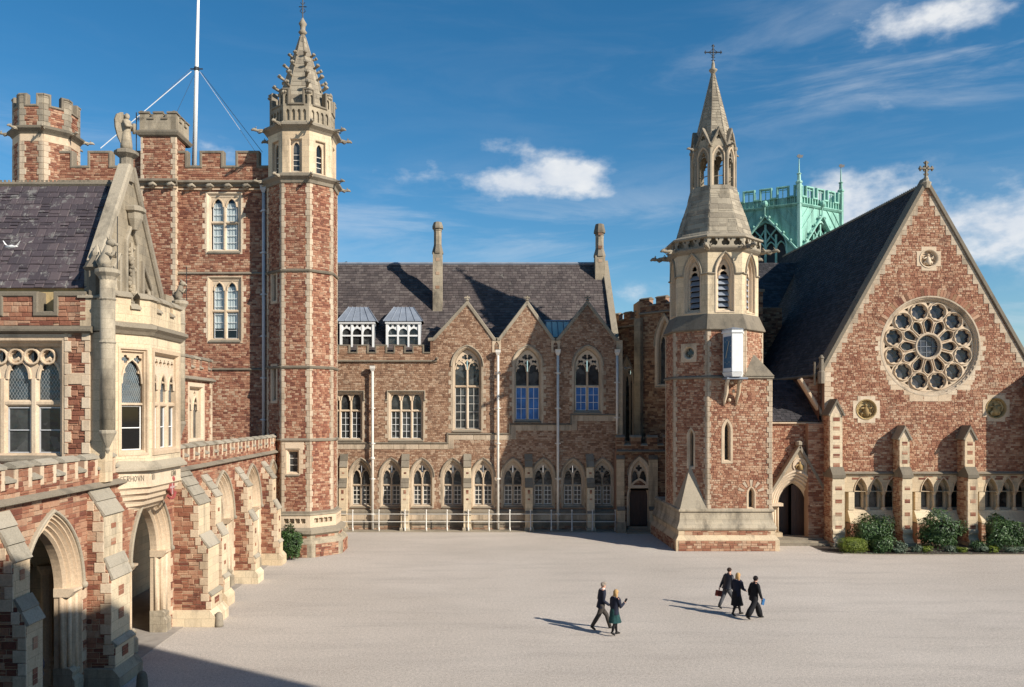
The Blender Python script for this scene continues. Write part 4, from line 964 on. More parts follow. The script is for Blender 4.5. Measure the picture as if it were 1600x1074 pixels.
DIAL = mat_plain('blue clock dial', (.03, .11, .20), .35, 0, .1, 2)
m = MB(); m.box(DF, .10, Ld - .09, zb_ + .22, zt_ - .2, .0, .02); m.build('dial', DIAL, CK)
m = MB(); cu, cv = Ld / 2, (zb_ + zt_) / 2 + .03
for k in range(12): a_ = R(30 * k); rr = .40; m.box(DF, cu + rr * math.sin(a_) - .012, cu + rr * math.sin(a_) + .012, cv + rr * 1.7 * math.cos(a_) - .03, cv + rr * 1.7 * math.cos(a_) + .03, .02, .035)
GILT = mat_plain('pale gilt', (.55, .50, .36), .4, .2, .1, 5); m.build('hour_marks', GILT, CK)
for (dx, dy, ww) in ((.2, .55, .03), (-.1, -.35, .04)): m = MB(); m.bar(DF, [(cu, cv), (cu + dx, cv + dy)], ww, .04, .055); m.build('hand', GILT, CK)
m = MB(); zz = zb_ - .3; m.box(FF, x2u(1128), x2u(1160), zz - .12, zz - .02, 0, 1.0); m.build('shelf', LEAD, CK)
m = MB()
for s, uo in ((0, x2u(1131)), (1, x2u(1150))): m.tube([FF.p(uo, zz - .1, .85), FF.p(uo, zz - .35, .6), FF.p(uo + .05, zz - .9, .3), FF.p(uo, zz - 1.35, .12), FF.p(uo, zz - 1.6, .02)], [.13, .12, .12, .09, .05], 7)
for q in ((.0, -.3, .6), (.15, -.8, .35), (-.05, -1.3, .15)): m.ball(FF.p(x2u(1140) + q[0], zz + q[1], q[2] * .7), .11, 7, 5)
m.build('carved_bracket', ASH, CK, smooth=True)

# ------------------------------------------------------------------ chapel
YC = 50.3; FC = FY(YC); ux = lambda p: X(p, YC); uz = lambda p: Z(p, YC)
CH = thing('chapel', 'red stone chapel gable with a large rose window at the right', 'chapel', (27.6, YC, 0))
xa = ux(1447); za = uz(287); el_ = ux(1288); zev = uz(574); sl = (za - zev) / (xa - el_); er_ = 2 * xa - el_ + .15
RC = (ux(1453.5), uz(541)); RR = 2.95
outer = [(el_, -.1), (er_, -.1), (er_, zev), (xa, za), (el_, zev)]
FCB = Fr((0, YC, 0), (0, -1, 0))
disk = lambda r: circle(RC[0], RC[1], r, 48)
rounds = [(ux(1451), uz(404.5), .52), (ux(1353.5), uz(640), .58), (ux(1556), uz(638), .58)]
bays = [(1345, 1370, 1394.5), (1449, 1474, 1499), (1549, 1575, 1600)]
zs, zsp = uz(797), uz(768)
wins = []; nich = []
for B in bays:
    c0_ = ux((B[0] + B[2]) / 2 - 1)
    for p in B: wins.append((ux(p), .52, zs, zsp - .1, .5))
holes = [disk(RR + .02)] + [circle(a_, b_, r_ - .02, 20) for a_, b_, r_ in rounds]
g_of = lambda q, k=.98: (lambda o: arch(q[0], q[1] + 0, q[2], q[3], q[4], o, n=5))
up = [(el_, uz(742)), (er_, uz(742)), (er_, zev), (xa, za), (el_, zev)]
m = MB(); m.prism(FC, up, -.6, 0, holes, back=False); m.build('wall', MORT, CH)
rr = courses([up] + [disk(RR + .12)] + [circle(a_, b_, r_ + .1, 20) for a_, b_, r_ in rounds], (.09, .15), (.12, .31), seed=60)
lay(CH, FC, rr, CH_ST, seed=61)
# lower storey: ashlar arcade with a back wall behind it
back = Fr((0, YC + .42, 0), (0, -1, 0))
hs_ = []
for q in wins:
    g = lambda o, q=q: arch(q[0], q[1], q[2] + .12, q[3], q[4], o, n=5)
    hs_.append(window(CH, back, g, [(q[0] - q[1] / 2, q[0] + q[1] / 2)], sur=.1, depth=.2, sill=False, glass=GLS))
low = rect(el_, er_, -.1, uz(740)); m = MB(); m.prism(back, low, -.3, 0, hs_, back=False); m.build('arcade_back_wall', ASHJ, CH)
archs = [arch(q[0], .74, zs - .02, zsp, .82, 0, n=6) for q in wins]
# the thin arcade screen
scr = rect(el_, er_, zs - .02, uz(740)); cuts = [[(u, v) if v > zs + .02 else (u, zs + .02) for u, v in a_] for a_ in archs]
m = MB(); m.prism(FC, rect(el_, er_, zsp - .02, uz(740)), -.42, 0, [[(u, max(v, zsp + .0)) for u, v in a_][2:] for a_ in archs]); m.build('arcade_screen', ASHJ, CH)
for B in bays:
    for k, p in enumerate([B[0] - 12.5, B[0] + 12.3, B[1] + 12.3, B[2] + 12.8]):
        x = ux(p)
        if k in (0, 3):
            m = MB(); m.wbox(x - .25 if k == 0 else x - .1, x + .1 if k == 0 else x + .6, YC, YC + .4, zs, zsp); m.build('jamb', ASHJ, CH); continue
        col_ = thing_part('column', CH, (x, YC + .15, zs)); m = MB(); m.tube([(x, YC + .15, zs), (x, YC + .15, zsp - .15)], .085, 10); m.build('shaft', ASH, col_, smooth=True)
        m = MB(); m.rev((x, YC + .15), [(.16, zs - .05), (.16, zs + .06), (.1, zs + .16)], 10, cap=True); m.build('base', ASH, col_); m = MB(); m.rev((x, YC + .15), [(.09, zsp - .24), (.14, zsp - .08), (.17, zsp - .06), (.17, zsp + .01)], 10); m.build('capital', ASH, col_)
    for p in B: c = ux(p); m = MB(); m.bar(FC, arch(c, .74, zs, zsp, .82, .03, n=7)[2:], .07, 0, .05); m.build('hood_mould', ASH, CH)
    u0, u1 = ux(B[0] - 20), ux(B[2] + 22)
    m = MB(); m.profile(FC, u0, u1, [(-.42, zs + .03), (-.05, zs - .02), (.28, uz(812)), (.34, uz(815)), (.34, uz(817)), (-.42, uz(818))]); m.build('sill', ASHJ, CH)
    m = MB(); m.box(FC, u0, u1, -.1, uz(816), -.3, .26); m.build('wall_foot', MORT, CH)
    lay(CH, Fr((0, YC - .27, 0), (0, -1, 0)), courses([rect(u0, u1, .0, uz(818))], (.12, .17), (.2, .5), seed=int(u0)), CH_ST)
    rr = courses([rect(ux(B[0] - 14), ux(B[2] + 14), uz(750), uz(744))], (.12, .15), (.3, .6), seed=int(u0) + 1); lay(CH, FC, rr[::2], RED, dep=(.01, .016))
ledge(CH, FC, el_ - .1, er_ + .1, uz(741.5), .2, .18)
# verge: stepped ashlar blocks along the two slopes
Lg = math.hypot(xa - el_, za - zev)
v = uz(742); k = 0
while v < za - .3:
    h = .3; lo = el_ if v < zev - .3 else el_ + (v + h - zev) / sl
    w = (.24, .40)[k % 2]
    for sg in (1, -1):
        x0_ = lo if sg > 0 else 2 * xa - lo
        if v >= zev - .3 and xa - lo > .3:
            lo2 = el_ + max(0, (v - zev)) / sl; q = [(lo2 + .02, v + .006), (min(lo + w, xa - .02), v + .006), (min(lo + w, xa - .02), v + h - .006), (lo + .02, v + h - .006)]
            if sg < 0: q = [(2 * xa - a_, b_) for a_, b_ in q][::-1]
            m = MB(); m.prism(FC, q, -.02, .035); m.build('quoin', ASHR, CH)
        elif sg > 0 and v < zev: blk(CH, FC, el_ - .01, el_ + w + .15, v + .006, v + h - .006, 0, .035)
    v += h; k += 1
m = MB(); m.bar(FC, [(el_ - .14, zev - .1), (xa, za + .14), (er_ + .14, zev - .1)], .26, -.7, .14, ch=.2); m.build('verge_coping', COP, CH)
m = MB(); m.rev((xa, YC), [(.2, za - .3), (.28, za + .05), (.16, za + .15), (.12, za + .35), (.07, za + .5)], 8); m.build('finial_base', GRY, CH)
m = MB(); zc = za + .92; th_ = .09
FXc = Fr((xa, YC, zc), (0, -1, 0)); m.box(FXc, -th_ / 2, th_ / 2, -.5, .42, -th_, th_); m.box(FXc, -.42, .42, -th_ / 2, th_ / 2, -th_, th_)
for a_ in (0, 90, 180, 270):
    c_, s_ = math.cos(R(a_)), math.sin(R(a_))
    for q in (-.1, 0, .1): m.ball(FXc.p(c_ * (.36 + (.06 if q == 0 else 0)) - s_ * q, s_ * (.36 + (.06 if q == 0 else 0)) + c_ * q, 0), .07, 6, 4)
    m.bar(FXc, [(c_ * .14, s_ * .14), (c_ * .14 - s_ * .14, s_ * .14 + c_ * .14), (-s_ * .14, c_ * .14)], .05, -.05, .05)
m.build('cross', COP, CH)
# rose window
RW = thing_part('rose_window', CH, (RC[0], YC, RC[1]))
gR = lambda o: disk(RR - .17 + o)
m = MB(); ring(m, FC, gR, [(.31, 0), (.31, .04), (.22, .04), (.17, -.04), (.13, -.04), (.09, -.14), (.05, -.14), (.02, -.26), (0, -.28), (0, -.42)]); m.build('frame', ASHR, RW)
m = MB(); m.tess(FC, [disk(RR - .2)], -.46); m.build('pane', GLR, RW)
hol = [circle(RC[0], RC[1], .68, 24)]
for k in range(12):
    a_ = R(90 + 30 * k); cs, sn = math.cos(a_), math.sin(a_)
    pet = []
    for (r_, w_) in ((.88, .13), (1.0, .2), (1.25, .28), (1.42, .29), (1.56, .23), (1.66, .12), (1.7, 0), (1.66, -.12), (1.56, -.23), (1.42, -.29), (1.25, -.28), (1.0, -.2), (.88, -.13)): pet.append((RC[0] + cs * r_ - sn * w_, RC[1] + sn * r_ + cs * w_))
    hol.append(pet[::-1])
    b_ = R(75 + 30 * k); cx_, cy_ = RC[0] + 2.2 * math.cos(b_), RC[1] + 2.2 * math.sin(b_)
    hol.append(foil(cx_, cy_, .49, 7, b_, 5, .34))
    a2 = R(90 + 30 * k); r2 = 2.5; hol.append([(RC[0] + rr_ * math.cos(t), RC[1] + rr_ * math.sin(t)) for rr_, t in ((2.46, a2), (2.68, a2 - .05), (2.7, a2 + .05))])
m = MB(); m.prism(FC, disk(RR - .16), -.42, -.24, hol); m.build('tracery', ASH, RW)
m = MB()
m.bar(FC, circle(RC[0], RC[1], .77, 30), .15, -.26, -.14, True)
m.build('hub_ring', ASHR, RW)
for k in range(12):
    b_ = R(75 + 30 * k); cx_, cy_ = RC[0] + 2.2 * math.cos(b_), RC[1] + 2.2 * math.sin(b_); m = MB(); m.bar(FC, circle(cx_, cy_, .53, 18), .06, -.26, -.15, True); m.build('tracery_ring', ASH, RW)
    a_ = R(90 + 30 * k); cs, sn = math.cos(a_), math.sin(a_); m = MB()
    m.bar(FC, [(RC[0] + cs * r_ - sn * w_, RC[1] + sn * r_ + cs * w_) for r_, w_ in ((.8, .14), (1.0, .2), (1.3, .29), (1.5, .29), (1.66, .17), (1.76, 0), (1.66, -.17), (1.5, -.29), (1.3, -.29), (1.0, -.2), (.8, -.14))], .055, -.26, -.17); m.build('tracery_petal', ASH, RW)
m = MB()
for q in (-.35, 0, .35): m.box(FC, RC[0] - .66, RC[0] + .66, RC[1] + q - .012, RC[1] + q + .012, -.45, -.43); m.box(FC, RC[0] + q - .012, RC[0] + q + .012, RC[1] - .66, RC[1] + .66, -.45, -.43)
m.build('glazing_bar', LEAD, RW)
for k in range(40):
    a_ = R(22 + 136 * k / 39); q = [(RC[0] + r_ * math.cos(a_ + t), RC[1] + r_ * math.sin(a_ + t)) for r_, t in ((RR + .15, -.026), (RR + .58, -.026), (RR + .58, .026), (RR + .15, .026))]
    m = MB(); m.prism(FC, q, 0, .03); m.build('voussoir', (RED, CH_ST, RED, RED, DRK)[(k * 7) % 5], CH)
for k in range(16):                                   # stepped cream blocks round the lower half
    v0_ = RC[1] - 3.3 + k * .3
    if v0_ > RC[1] + .5: break
    vm_ = v0_ + .15; dv = abs(vm_ - RC[1]); hw_ = math.sqrt(max(0, (RR + .12) ** 2 - dv ** 2)); wid = (.16 if k % 2 else .34) if dv < 2.2 else (.5 if k % 2 else .75)
    for sg in (-1, 1):
        if dv > RR + .1: continue
        a_, b_ = sorted((RC[0] + sg * (hw_ - .1), RC[0] + sg * (hw_ + wid))); blk(CH, FC, a_, b_, v0_ + .005, v0_ + .295, 0, .03, ASH)
blk(CH, FC, RC[0] - 1.3, RC[0] - .43, RC[1] - 3.4, RC[1] - RR - .0, 0, .03, ASH); blk(CH, FC, RC[0] - .42, RC[0] + .45, RC[1] - 3.4, RC[1] - RR - .02, 0, .03, ASH); blk(CH, FC, RC[0] + .46, RC[0] + 1.3, RC[1] - 3.4, RC[1] - RR - .0, 0, .03, ASH)
YEL = mat_stone('ochre carved stone', [(.30, .20, .085), (.42, .30, .14), (.50, .38, .20)], stain=(.07, .045, .02), stain_amt=.8, bump=.4, scale=8, fine=.5)
for i, (a_, b_, r_) in enumerate(rounds):
    t = thing_part('roundel', CH, (a_, YC, b_)); g = lambda o: circle(a_, b_, r_ + o, 24)
    m = MB(); s_ = .82 if i else .74; q = .28
    m.prism(FC, [(a_ - s_, b_ - s_ + q), (a_ - s_ + q, b_ - s_ + q), (a_ - s_ + q, b_ - s_), (a_ + s_ - q, b_ - s_), (a_ + s_ - q, b_ - s_ + q), (a_ + s_, b_ - s_ + q), (a_ + s_, b_ + s_ - q), (a_ + s_ - q, b_ + s_ - q), (a_ + s_ - q, b_ + s_), (a_ - s_ + q, b_ + s_), (a_ - s_ + q, b_ + s_ - q), (a_ - s_, b_ + s_ - q)], -.02, .035, [g(0)]); m.build('surround', ASH, t)
    m = MB(); ring(m, FC, g, [(.06, .03), (.05, .07), (0, .05), (-.05, -.05), (-.06, -.18)]); m.tess(FC, [g(-.05)], -.18); m.build('frame', YEL if i else ASH, t)
    m = MB(); P0 = lambda u, v, d: FC.p(a_ + u * r_, b_ + v * r_, d)       # seated figure with arms and drapery in relief
    m.ball(P0(0, .42, -.06), r_ * .17, 8, 6); m.tube([P0(0, .3, -.08), P0(0, 0, -.05), P0(0, -.35, -.07), P0(.0, -.7, -.1)], [r_ * .14, r_ * .27, r_ * .38, r_ * .32], 8)
    for s in (-1, 1):
        m.tube([P0(.2 * s, .15, -.07), P0(.52 * s, .0 + .1 * i, -.05), P0(.62 * s, .35 - .12 * i, -.08)], [r_ * .11, r_ * .09, r_ * .06], 6)
        m.tube([P0(.15 * s, -.3, -.04), P0(.45 * s, -.45, -.05), P0(.4 * s, -.75, -.1)], [r_ * .15, r_ * .14, r_ * .1], 6); m.tube([P0(.72 * s, -.3, -.12), P0(.85 * s, .1, -.12), P0(.6 * s, .62, -.12), P0(.25 * s, .78, -.12)], [r_ * .07, r_ * .1, r_ * .08, r_ * .05], 6)
    m.build('carved_figure', YEL if i else ASH, t, smooth=True)
# buttresses with gabled heads
def gab_buttress(x, w, ytop, ymid, yl, p1, p2, zhead_px, label=None):
    u0, u1 = x - w / 2, x + w / 2; zt, zm = ytop, ymid
    b = thing_part('buttress', CH, (x, YC, 0))
    prof = [(-.02, zt), (p1, zt), (p1, zm + .5), (p1 + .04, zm + .35), (p2, zm), (p2, uz(822)), (p2 + .08, uz(826)), (p2 + .08, uz(829)), (p2 + .02, uz(831)), (p2 + .04, uz(836)), (p2 + .28, uz(843)), (p2 + .3, -.1), (-.02, -.1)]
    m = MB(); m.profile(FC, u0, u1, prof); m.build('pier', ASHJ, b)
    m = MB(); m.profile(FC, u0 - .04, u1 + .04, [(p1 - .02, zm + .52), (p1 + .06, zm + .45), (p2 + .08, zm + .04), (p2 + .08, zm - .14), (-.02, zm - .14), (-.02, zm + .0)]); m.build('weathering', COP, b)
    m = MB(); m.box(Fr((0, YC, 0), (0, -1, 0)), u0 - .12, u1 + .12, -.1, uz(843), -.02, p2 + .305); m.build('foot', GRYJ, b)
    # gabled head with roof running back to the wall
    za_ = zt + w * .95; PFm = Fr((0, YC - p1, 0), (0, -1, 0))
    m = MB(); m.prism(PFm, [(u0, zt), (u1, zt), (x, za_)], -p1, 0); m.build('gablet', ASH, b)
    m = MB(); m.bar(PFm, [(u0 - .1, zt - .12), (x, za_ + .06), (u1 + .1, zt - .12)], .13, -p1 - .0, .08, ch=.2); m.build('gablet_roof', COP, b)
    m = MB(); m.ball(FC.p(u0 - .08, zt - .1, p1 + .02), .1, 6, 4); m.ball(FC.p(u1 + .08, zt - .1, p1 + .02), .1, 6, 4); m.build('corbel', GRY, b)
    # red inlays on the front faces
    for (d_, zs_) in ((p1, [zt - .25 - .55 * k for k in range(int((zt - zm - .9) / .55) + 1)]), (p2, [zm - .65 - .78 * k for k in range(4)])):
        for z_ in zs_:
            q = Fr((0, YC - d_, 0), (0, -1, 0))
            for r_ in range(2): blk(CH, q, x - w * .27, x + w * .27, z_ - .12 * r_ - .11, z_ - .12 * r_, 0, .012, RED, 'stone', r_, .02)
    SF = FXn(u0); poly = [(-(YC - d) , v) for d, v in prof]
    lay(CH, SF, courses([poly], (.1, .16), (.15, .4), seed=int(x * 7)), CH_ST)
    k = 0; z_ = .9
    while z_ < zt - .3:
        pr = p2 if z_ < zm - .2 else p1
        if not (zm - .35 < z_ < zm + .5): w_ = (.2, .34)[k % 2]; blk(CH, SF, -(YC - pr) - w_, -(YC - pr), z_, z_ + .28, 0, .035)
        z_ += .3; k += 1
yb = YC - 1.75
gab_buttress(X(1311, YC - 1.3), .72, Z(646, YC - 1.3), uz(741), 0, .95, 1.25, 0)
gab_buttress(X(1414.5, YC - .9), .58, Z(684, YC - .9), uz(741), 0, .85, 1.15, 0)
gab_buttress(X(1516.5, YC - .9), .58, Z(684, YC - .9), uz(741), 0, .85, 1.15, 0)
gab_buttress(X(1622, YC - 1.1) + .3, .75, Z(600, YC - 1.1), uz(741), 0, 1.7, 2.1, 0)
m = MB(); m.box(FC, X(1622, YC) - .1, X(1622, YC) + 1.2, 0, Z(600, YC), 0, 1.5); m.build('corner_pier', ASHJ, CH)
# west end corner strip left of the first buttress
lay(CH, FC, courses([rect(el_ - 1.0, el_, 0, uz(662))], (.1, .16), (.15, .4), seed=66), CH_ST)
m = MB(); m.box(FC, el_ - 1.0, el_ + .02, -.1, uz(662), -.6, -.0); m.build('return_wall', MORT, CH)
# roof
yback = 74.0
m = MB(); m.add([(el_ - .3, YC + .3, zev - .42), (xa, YC + .3, za), (xa, yback, za), (el_ - .3, yback, zev - .42)], [(0, 1, 2, 3)]); m.add([(er_ + .3, YC + .3, zev - .42), (xa, YC + .3, za), (xa, yback, za), (er_ + .3, yback, zev - .42)], [(0, 3, 2, 1)]); m.build('roof', SLD, CH)
slope_roof(CH, (el_ - .3, yback, zev - .42), (el_ - .3, YC + .3, zev - .42), (xa, yback, za), (xa, YC + .3, za), SLD, hs=(.2, .25), ws=(.3, .45), name='roof_slope', seed=8, dep=(.02, .03))
m = MB()
for k in range(96):
    y = YC + .4 + k * .245; m.add([(xa, y, za - .02), (xa, y + .2, za - .02), (xa, y + .16, za + .12), (xa, y + .1, za + .2), (xa, y + .04, za + .12)], [(0, 1, 2, 3, 4)]); m.add([(xa + .05, y, za - .02), (xa + .05, y + .2, za - .02), (xa + .05, y + .1, za + .2)], [(0, 1, 2)])
m.tube([(xa, YC + .3, za + .03), (xa, yback, za + .03)], .1, 5)
m.build('ridge_cresting', COP, CH, kind='stuff')
m = MB(); m.tube([(el_ - .4, YC + .2, zev - .5), (el_ - .4, yback, zev - .5)], .1, 8); m.tube([(el_ - .55, YC + .1, zev - 1.1), (el_ - .55, YC + .1, zev + .35)], .07, 8); m.build('gutter', COP, CH)
m = MB(); m.rev((el_ - .2, YC - .05), [(.2, zev - 1.0), (.2, zev - .3), (.13, zev - .2), (.11, zev + .5), (.16, zev + .55), (.05, zev + .75)], 8); m.build('kneeler', GRY, CH)
m = MB(); m.add([(el_ - .2, YC + .3, 0), (el_ - .2, yback, 0), (el_ - .2, yback, zev - .42), (el_ - .2, YC + .3, zev - .42)], [(0, 1, 2, 3)]); m.build('side_wall', DRK, CH)
# raking strip beside the lean-to roof
# ------------------------------------------------------------------ link with the doorway between clock tower and chapel
YK = 50.75; FK = FY(YK); kx = lambda p: X(p, YK); kz = lambda p: Z(p, YK)
LK = thing('chapel_entrance', 'gabled chapel doorway with steps and a slate lean-to roof beside the clock tower', 'porch', (kx(1243), YK, 0))
cx = kx(1240.3); w = kx(1261.5) - kx(1219); DW = thing_part('doorway', LK, (cx, YK, 0)); dep_ = .75
FK2 = Fr((0, YK - .35, 0), (0, -1, 0))
gd = lambda o: arch(cx, w, kz(838), kz(788), 1.28, o, ob=0, n=10)
P = rect(kx(1196), kx(1300), -.1, kz(660)); m = MB(); m.prism(FK, P, -.6, 0, [gd(.7)], back=False); m.build('wall', MORT, LK)
lay(LK, FK, courses([P, gd(.8)], (.09, .15), (.12, .31), seed=70), CH_ST)
ga = (kx(1245.5), kz(700)); G = [(cx - w / 2 - .82, kz(790)), (cx + w / 2 + .86, kz(790)), (cx + w / 2 + .98, kz(772)), ga, (cx - w / 2 - .9, kz(776))]
gp = [(cx + w / 2 + .8, kz(790)), (cx + w / 2 + 1.0, kz(790)), (cx + w / 2 + 1.0, kz(774)), ga, (cx - w / 2 - .85, kz(774)), (cx - w / 2 - .85, kz(790)), (cx - w / 2 - .8, kz(790))] + gd(.78)[2:][::-1][1:-1]
m = MB(); m.prism(FK2, gp, -.35, 0); m.build('gable', ASHJ, DW)
for s, p0 in ((-1, (cx - w / 2 - .9, kz(776))), (1, (cx + w / 2 + 1.05, kz(772)))):
    m = MB(); m.bar(FK2, [p0, (ga[0], ga[1] + .08)], .2, -.35, .14, ch=.2); m.build('gable_coping', GRY, DW)
m = MB(); m.rev((ga[0], YK - .3), [(.1, ga[1]), (.1, ga[1] + .1), (.2, ga[1] + .2), (.2, ga[1] + .38), (.1, ga[1] + .45)], 8); m.build('finial', GRY, DW)
m = MB(); ring(m, FK2, gd, [(.84, -.3), (.84, .08), (.74, .1), (.66, .02), (.66, -.06), (.57, -.02), (.48, -.1), (.48, -.2), (.38, -.16), (.3, -.24), (.3, -.34), (.2, -.3), (.12, -.4), (.08, -.55), (0, -.6), (0, -.8)]); m.build('arch_moulding', ASH, DW)
for s in (-1, 1):
    m = MB()
    for k in range(3): x = cx + s * (w / 2 + .16 + .24 * k); y = YK - .35 + .32 - .15 * k; m.tube([(x, y, .45), (x, y, kz(790))], .06, 8)
    m.build('door_shaft', ASH, DW, smooth=True); m = MB(); m.box(FK2, min(cx + s * (w / 2 - .02), cx + s * (w / 2 + .86)), max(cx + s * (w / 2 - .02), cx + s * (w / 2 + .86)), kz(790), kz(785.5), -.5, .12); m.build('capital', ASH, DW)
    m = MB(); m.box(FK2, min(cx + s * (w / 2 + .02), cx + s * (w / 2 + .9)), max(cx + s * (w / 2 + .02), cx + s * (w / 2 + .9)), 0, .62, -.5, .1); m.build('shaft_base', ASHJ, DW)
    m = MB(); m.box(FK2, min(cx + s * (w / 2 + .8), cx + s * (w / 2 + 1.15)), max(cx + s * (w / 2 + .8), cx + s * (w / 2 + 1.15)), 0, kz(789), -.4, -.0); m.build('jamb', ASHJ, DW)
for s in (-1, 1): m = MB(); m.box(FK2, min(cx, cx + s * w / 2), max(cx, cx + s * w / 2) , .3, kz(759), -.78 - (.0 if s > 0 else .5), -.74 - (.0 if s > 0 else .5)); lf = m.build('door_leaf', WOOD, DW)
for k in range(5): m = MB(); u = cx + .1 + w / 2 * (k) / 5; m.box(FK2, u - .015, u + .015, .3, kz(762), -.745, -.725); m.build('batten', WOOD, DW)
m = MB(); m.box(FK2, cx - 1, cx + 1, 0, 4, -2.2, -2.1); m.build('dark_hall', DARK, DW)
m = MB(); g = lambda o: circle(ga[0] + .02, kz(726.5), .36 + o, 18); ring(m, FK2, g, [(.08, 0), (.08, .05), (0, .05), (0, -.02)]); m.tess(FK2, [g(0)], .012); m.build('roundel', ASH, DW)
m = MB(); a_, b_ = ga[0], kz(726.5); m.ball(FK2.p(a_, b_ + .16, .06), .08, 7, 5); m.tube([FK2.p(a_, b_ + .1, .04), FK2.p(a_ + .02, b_ - .05, .05), FK2.p(a_, b_ - .28, .05)], [.08, .15, .2], 7)
for s in (-1, 1): m.tube([FK2.p(a_ + .08 * s, b_ + .03, .05), FK2.p(a_ + .24 * s, b_ - .06, .06), FK2.p(a_ + .2 * s, b_ - .2, .05)], [.06, .05, .04], 6)
m.build('carved_figure', YEL, DW, smooth=True)
for k in range(3): m = MB(); m.wbox(cx - 1.35 - .15 * k, cx + 1.45 + .35 * k, YK - .9 - .35 * k, YK + .4, 0, .36 - .12 * k); m.build('step', GRY, DW)
lk = thing('wall_lantern', 'black iron lantern on the wall right of the chapel doorway', 'lantern', (kx(1294), YK - .5, kz(787)))
m = MB(); x, y, z = kx(1294), YK - .55, kz(787); m.rev((x, y), [(.12, z), (.2, z + .45)], 4); m.build('glass', GLS, lk); m = MB(); m.rev((x, y), [(.25, z + .45), (.08, z + .62), (.02, z + .72)], 4); m.tube([(x, y, z + .6), (x, y + .25, z + .7), (x, y + .55, z + .5)], .025, 6)
for k in range(4): a_ = math.pi / 4 + k * math.pi / 2; m.tube([(x + .17 * math.cos(a_), y + .17 * math.sin(a_), z), (x + .29 * math.cos(a_), y + .29 * math.sin(a_), z + .45)], .015, 4)
m.build('frame', IRON, lk)
ledge(LK, FK, kx(1200), kx(1292), kz(663), .2, .16, mat=ASH, name='cornice')
slope_roof(LK, (kx(1196), YK - .15, kz(659)), (kx(1293), YK - .15, kz(659)), (kx(1196) + .3, YK + 3.4, Z(594, YK + 3.4)), (kx(1272) , YK + 3.4, Z(594, YK + 3.4)), SLD, hs=(.2, .25), seed=9)
m = MB(); wall_p = [(X(1250, YK + .1), Z(592, YK)), (kx(1290), kz(655)), (kx(1290), Z(592, YK))]; m.prism(Fr((0, YK + .05, 0), (0, -1, 0)), [wall_p[1], wall_p[2], wall_p[0]], -.3, 0); m.build('gable_wall', MORT, LK)
lay(LK, Fr((0, YK + .05, 0), (0, -1, 0)), courses([[wall_p[1], wall_p[2], wall_p[0]]], (.1, .16), (.15, .4), seed=71), RED)
m = MB(); m.bar(Fr((0, YK + .05, 0), (0, -1, 0)), [wall_p[0], wall_p[1]], .24, -.3, .1); m.build('raking_coping', ASH, LK)
# cross roof and small gable behind the clock tower
XR = thing('cross_roof', 'slate cross roof with a stone wall below between clock tower and chapel roof', 'roof', (20, 62, 0))
Yx = 63.0; slope_roof(XR, (X(1160, Yx), Yx, Z(480, Yx)), (X(1216, Yx), Yx, Z(480, Yx)), (X(1160, Yx + 6), Yx + 6, Z(411, Yx + 6)), (X(1250, Yx + 6), Yx + 6, Z(411, Yx + 6)), SLD, seed=12)
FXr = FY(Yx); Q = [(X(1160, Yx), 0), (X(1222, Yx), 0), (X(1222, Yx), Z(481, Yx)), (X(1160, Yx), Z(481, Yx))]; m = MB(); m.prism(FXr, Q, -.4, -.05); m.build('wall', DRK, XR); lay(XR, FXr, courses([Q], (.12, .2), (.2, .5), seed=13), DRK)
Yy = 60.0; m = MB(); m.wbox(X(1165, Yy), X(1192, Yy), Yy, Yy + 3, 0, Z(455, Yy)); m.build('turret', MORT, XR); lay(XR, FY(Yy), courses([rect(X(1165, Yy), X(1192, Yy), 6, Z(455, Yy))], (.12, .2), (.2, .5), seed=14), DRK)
m = MB(); m.wbox(X(1163, Yy), X(1194, Yy), Yy - .12, Yy + 3, Z(457, Yy), Z(452, Yy)); m.build('coping', COP, XR)
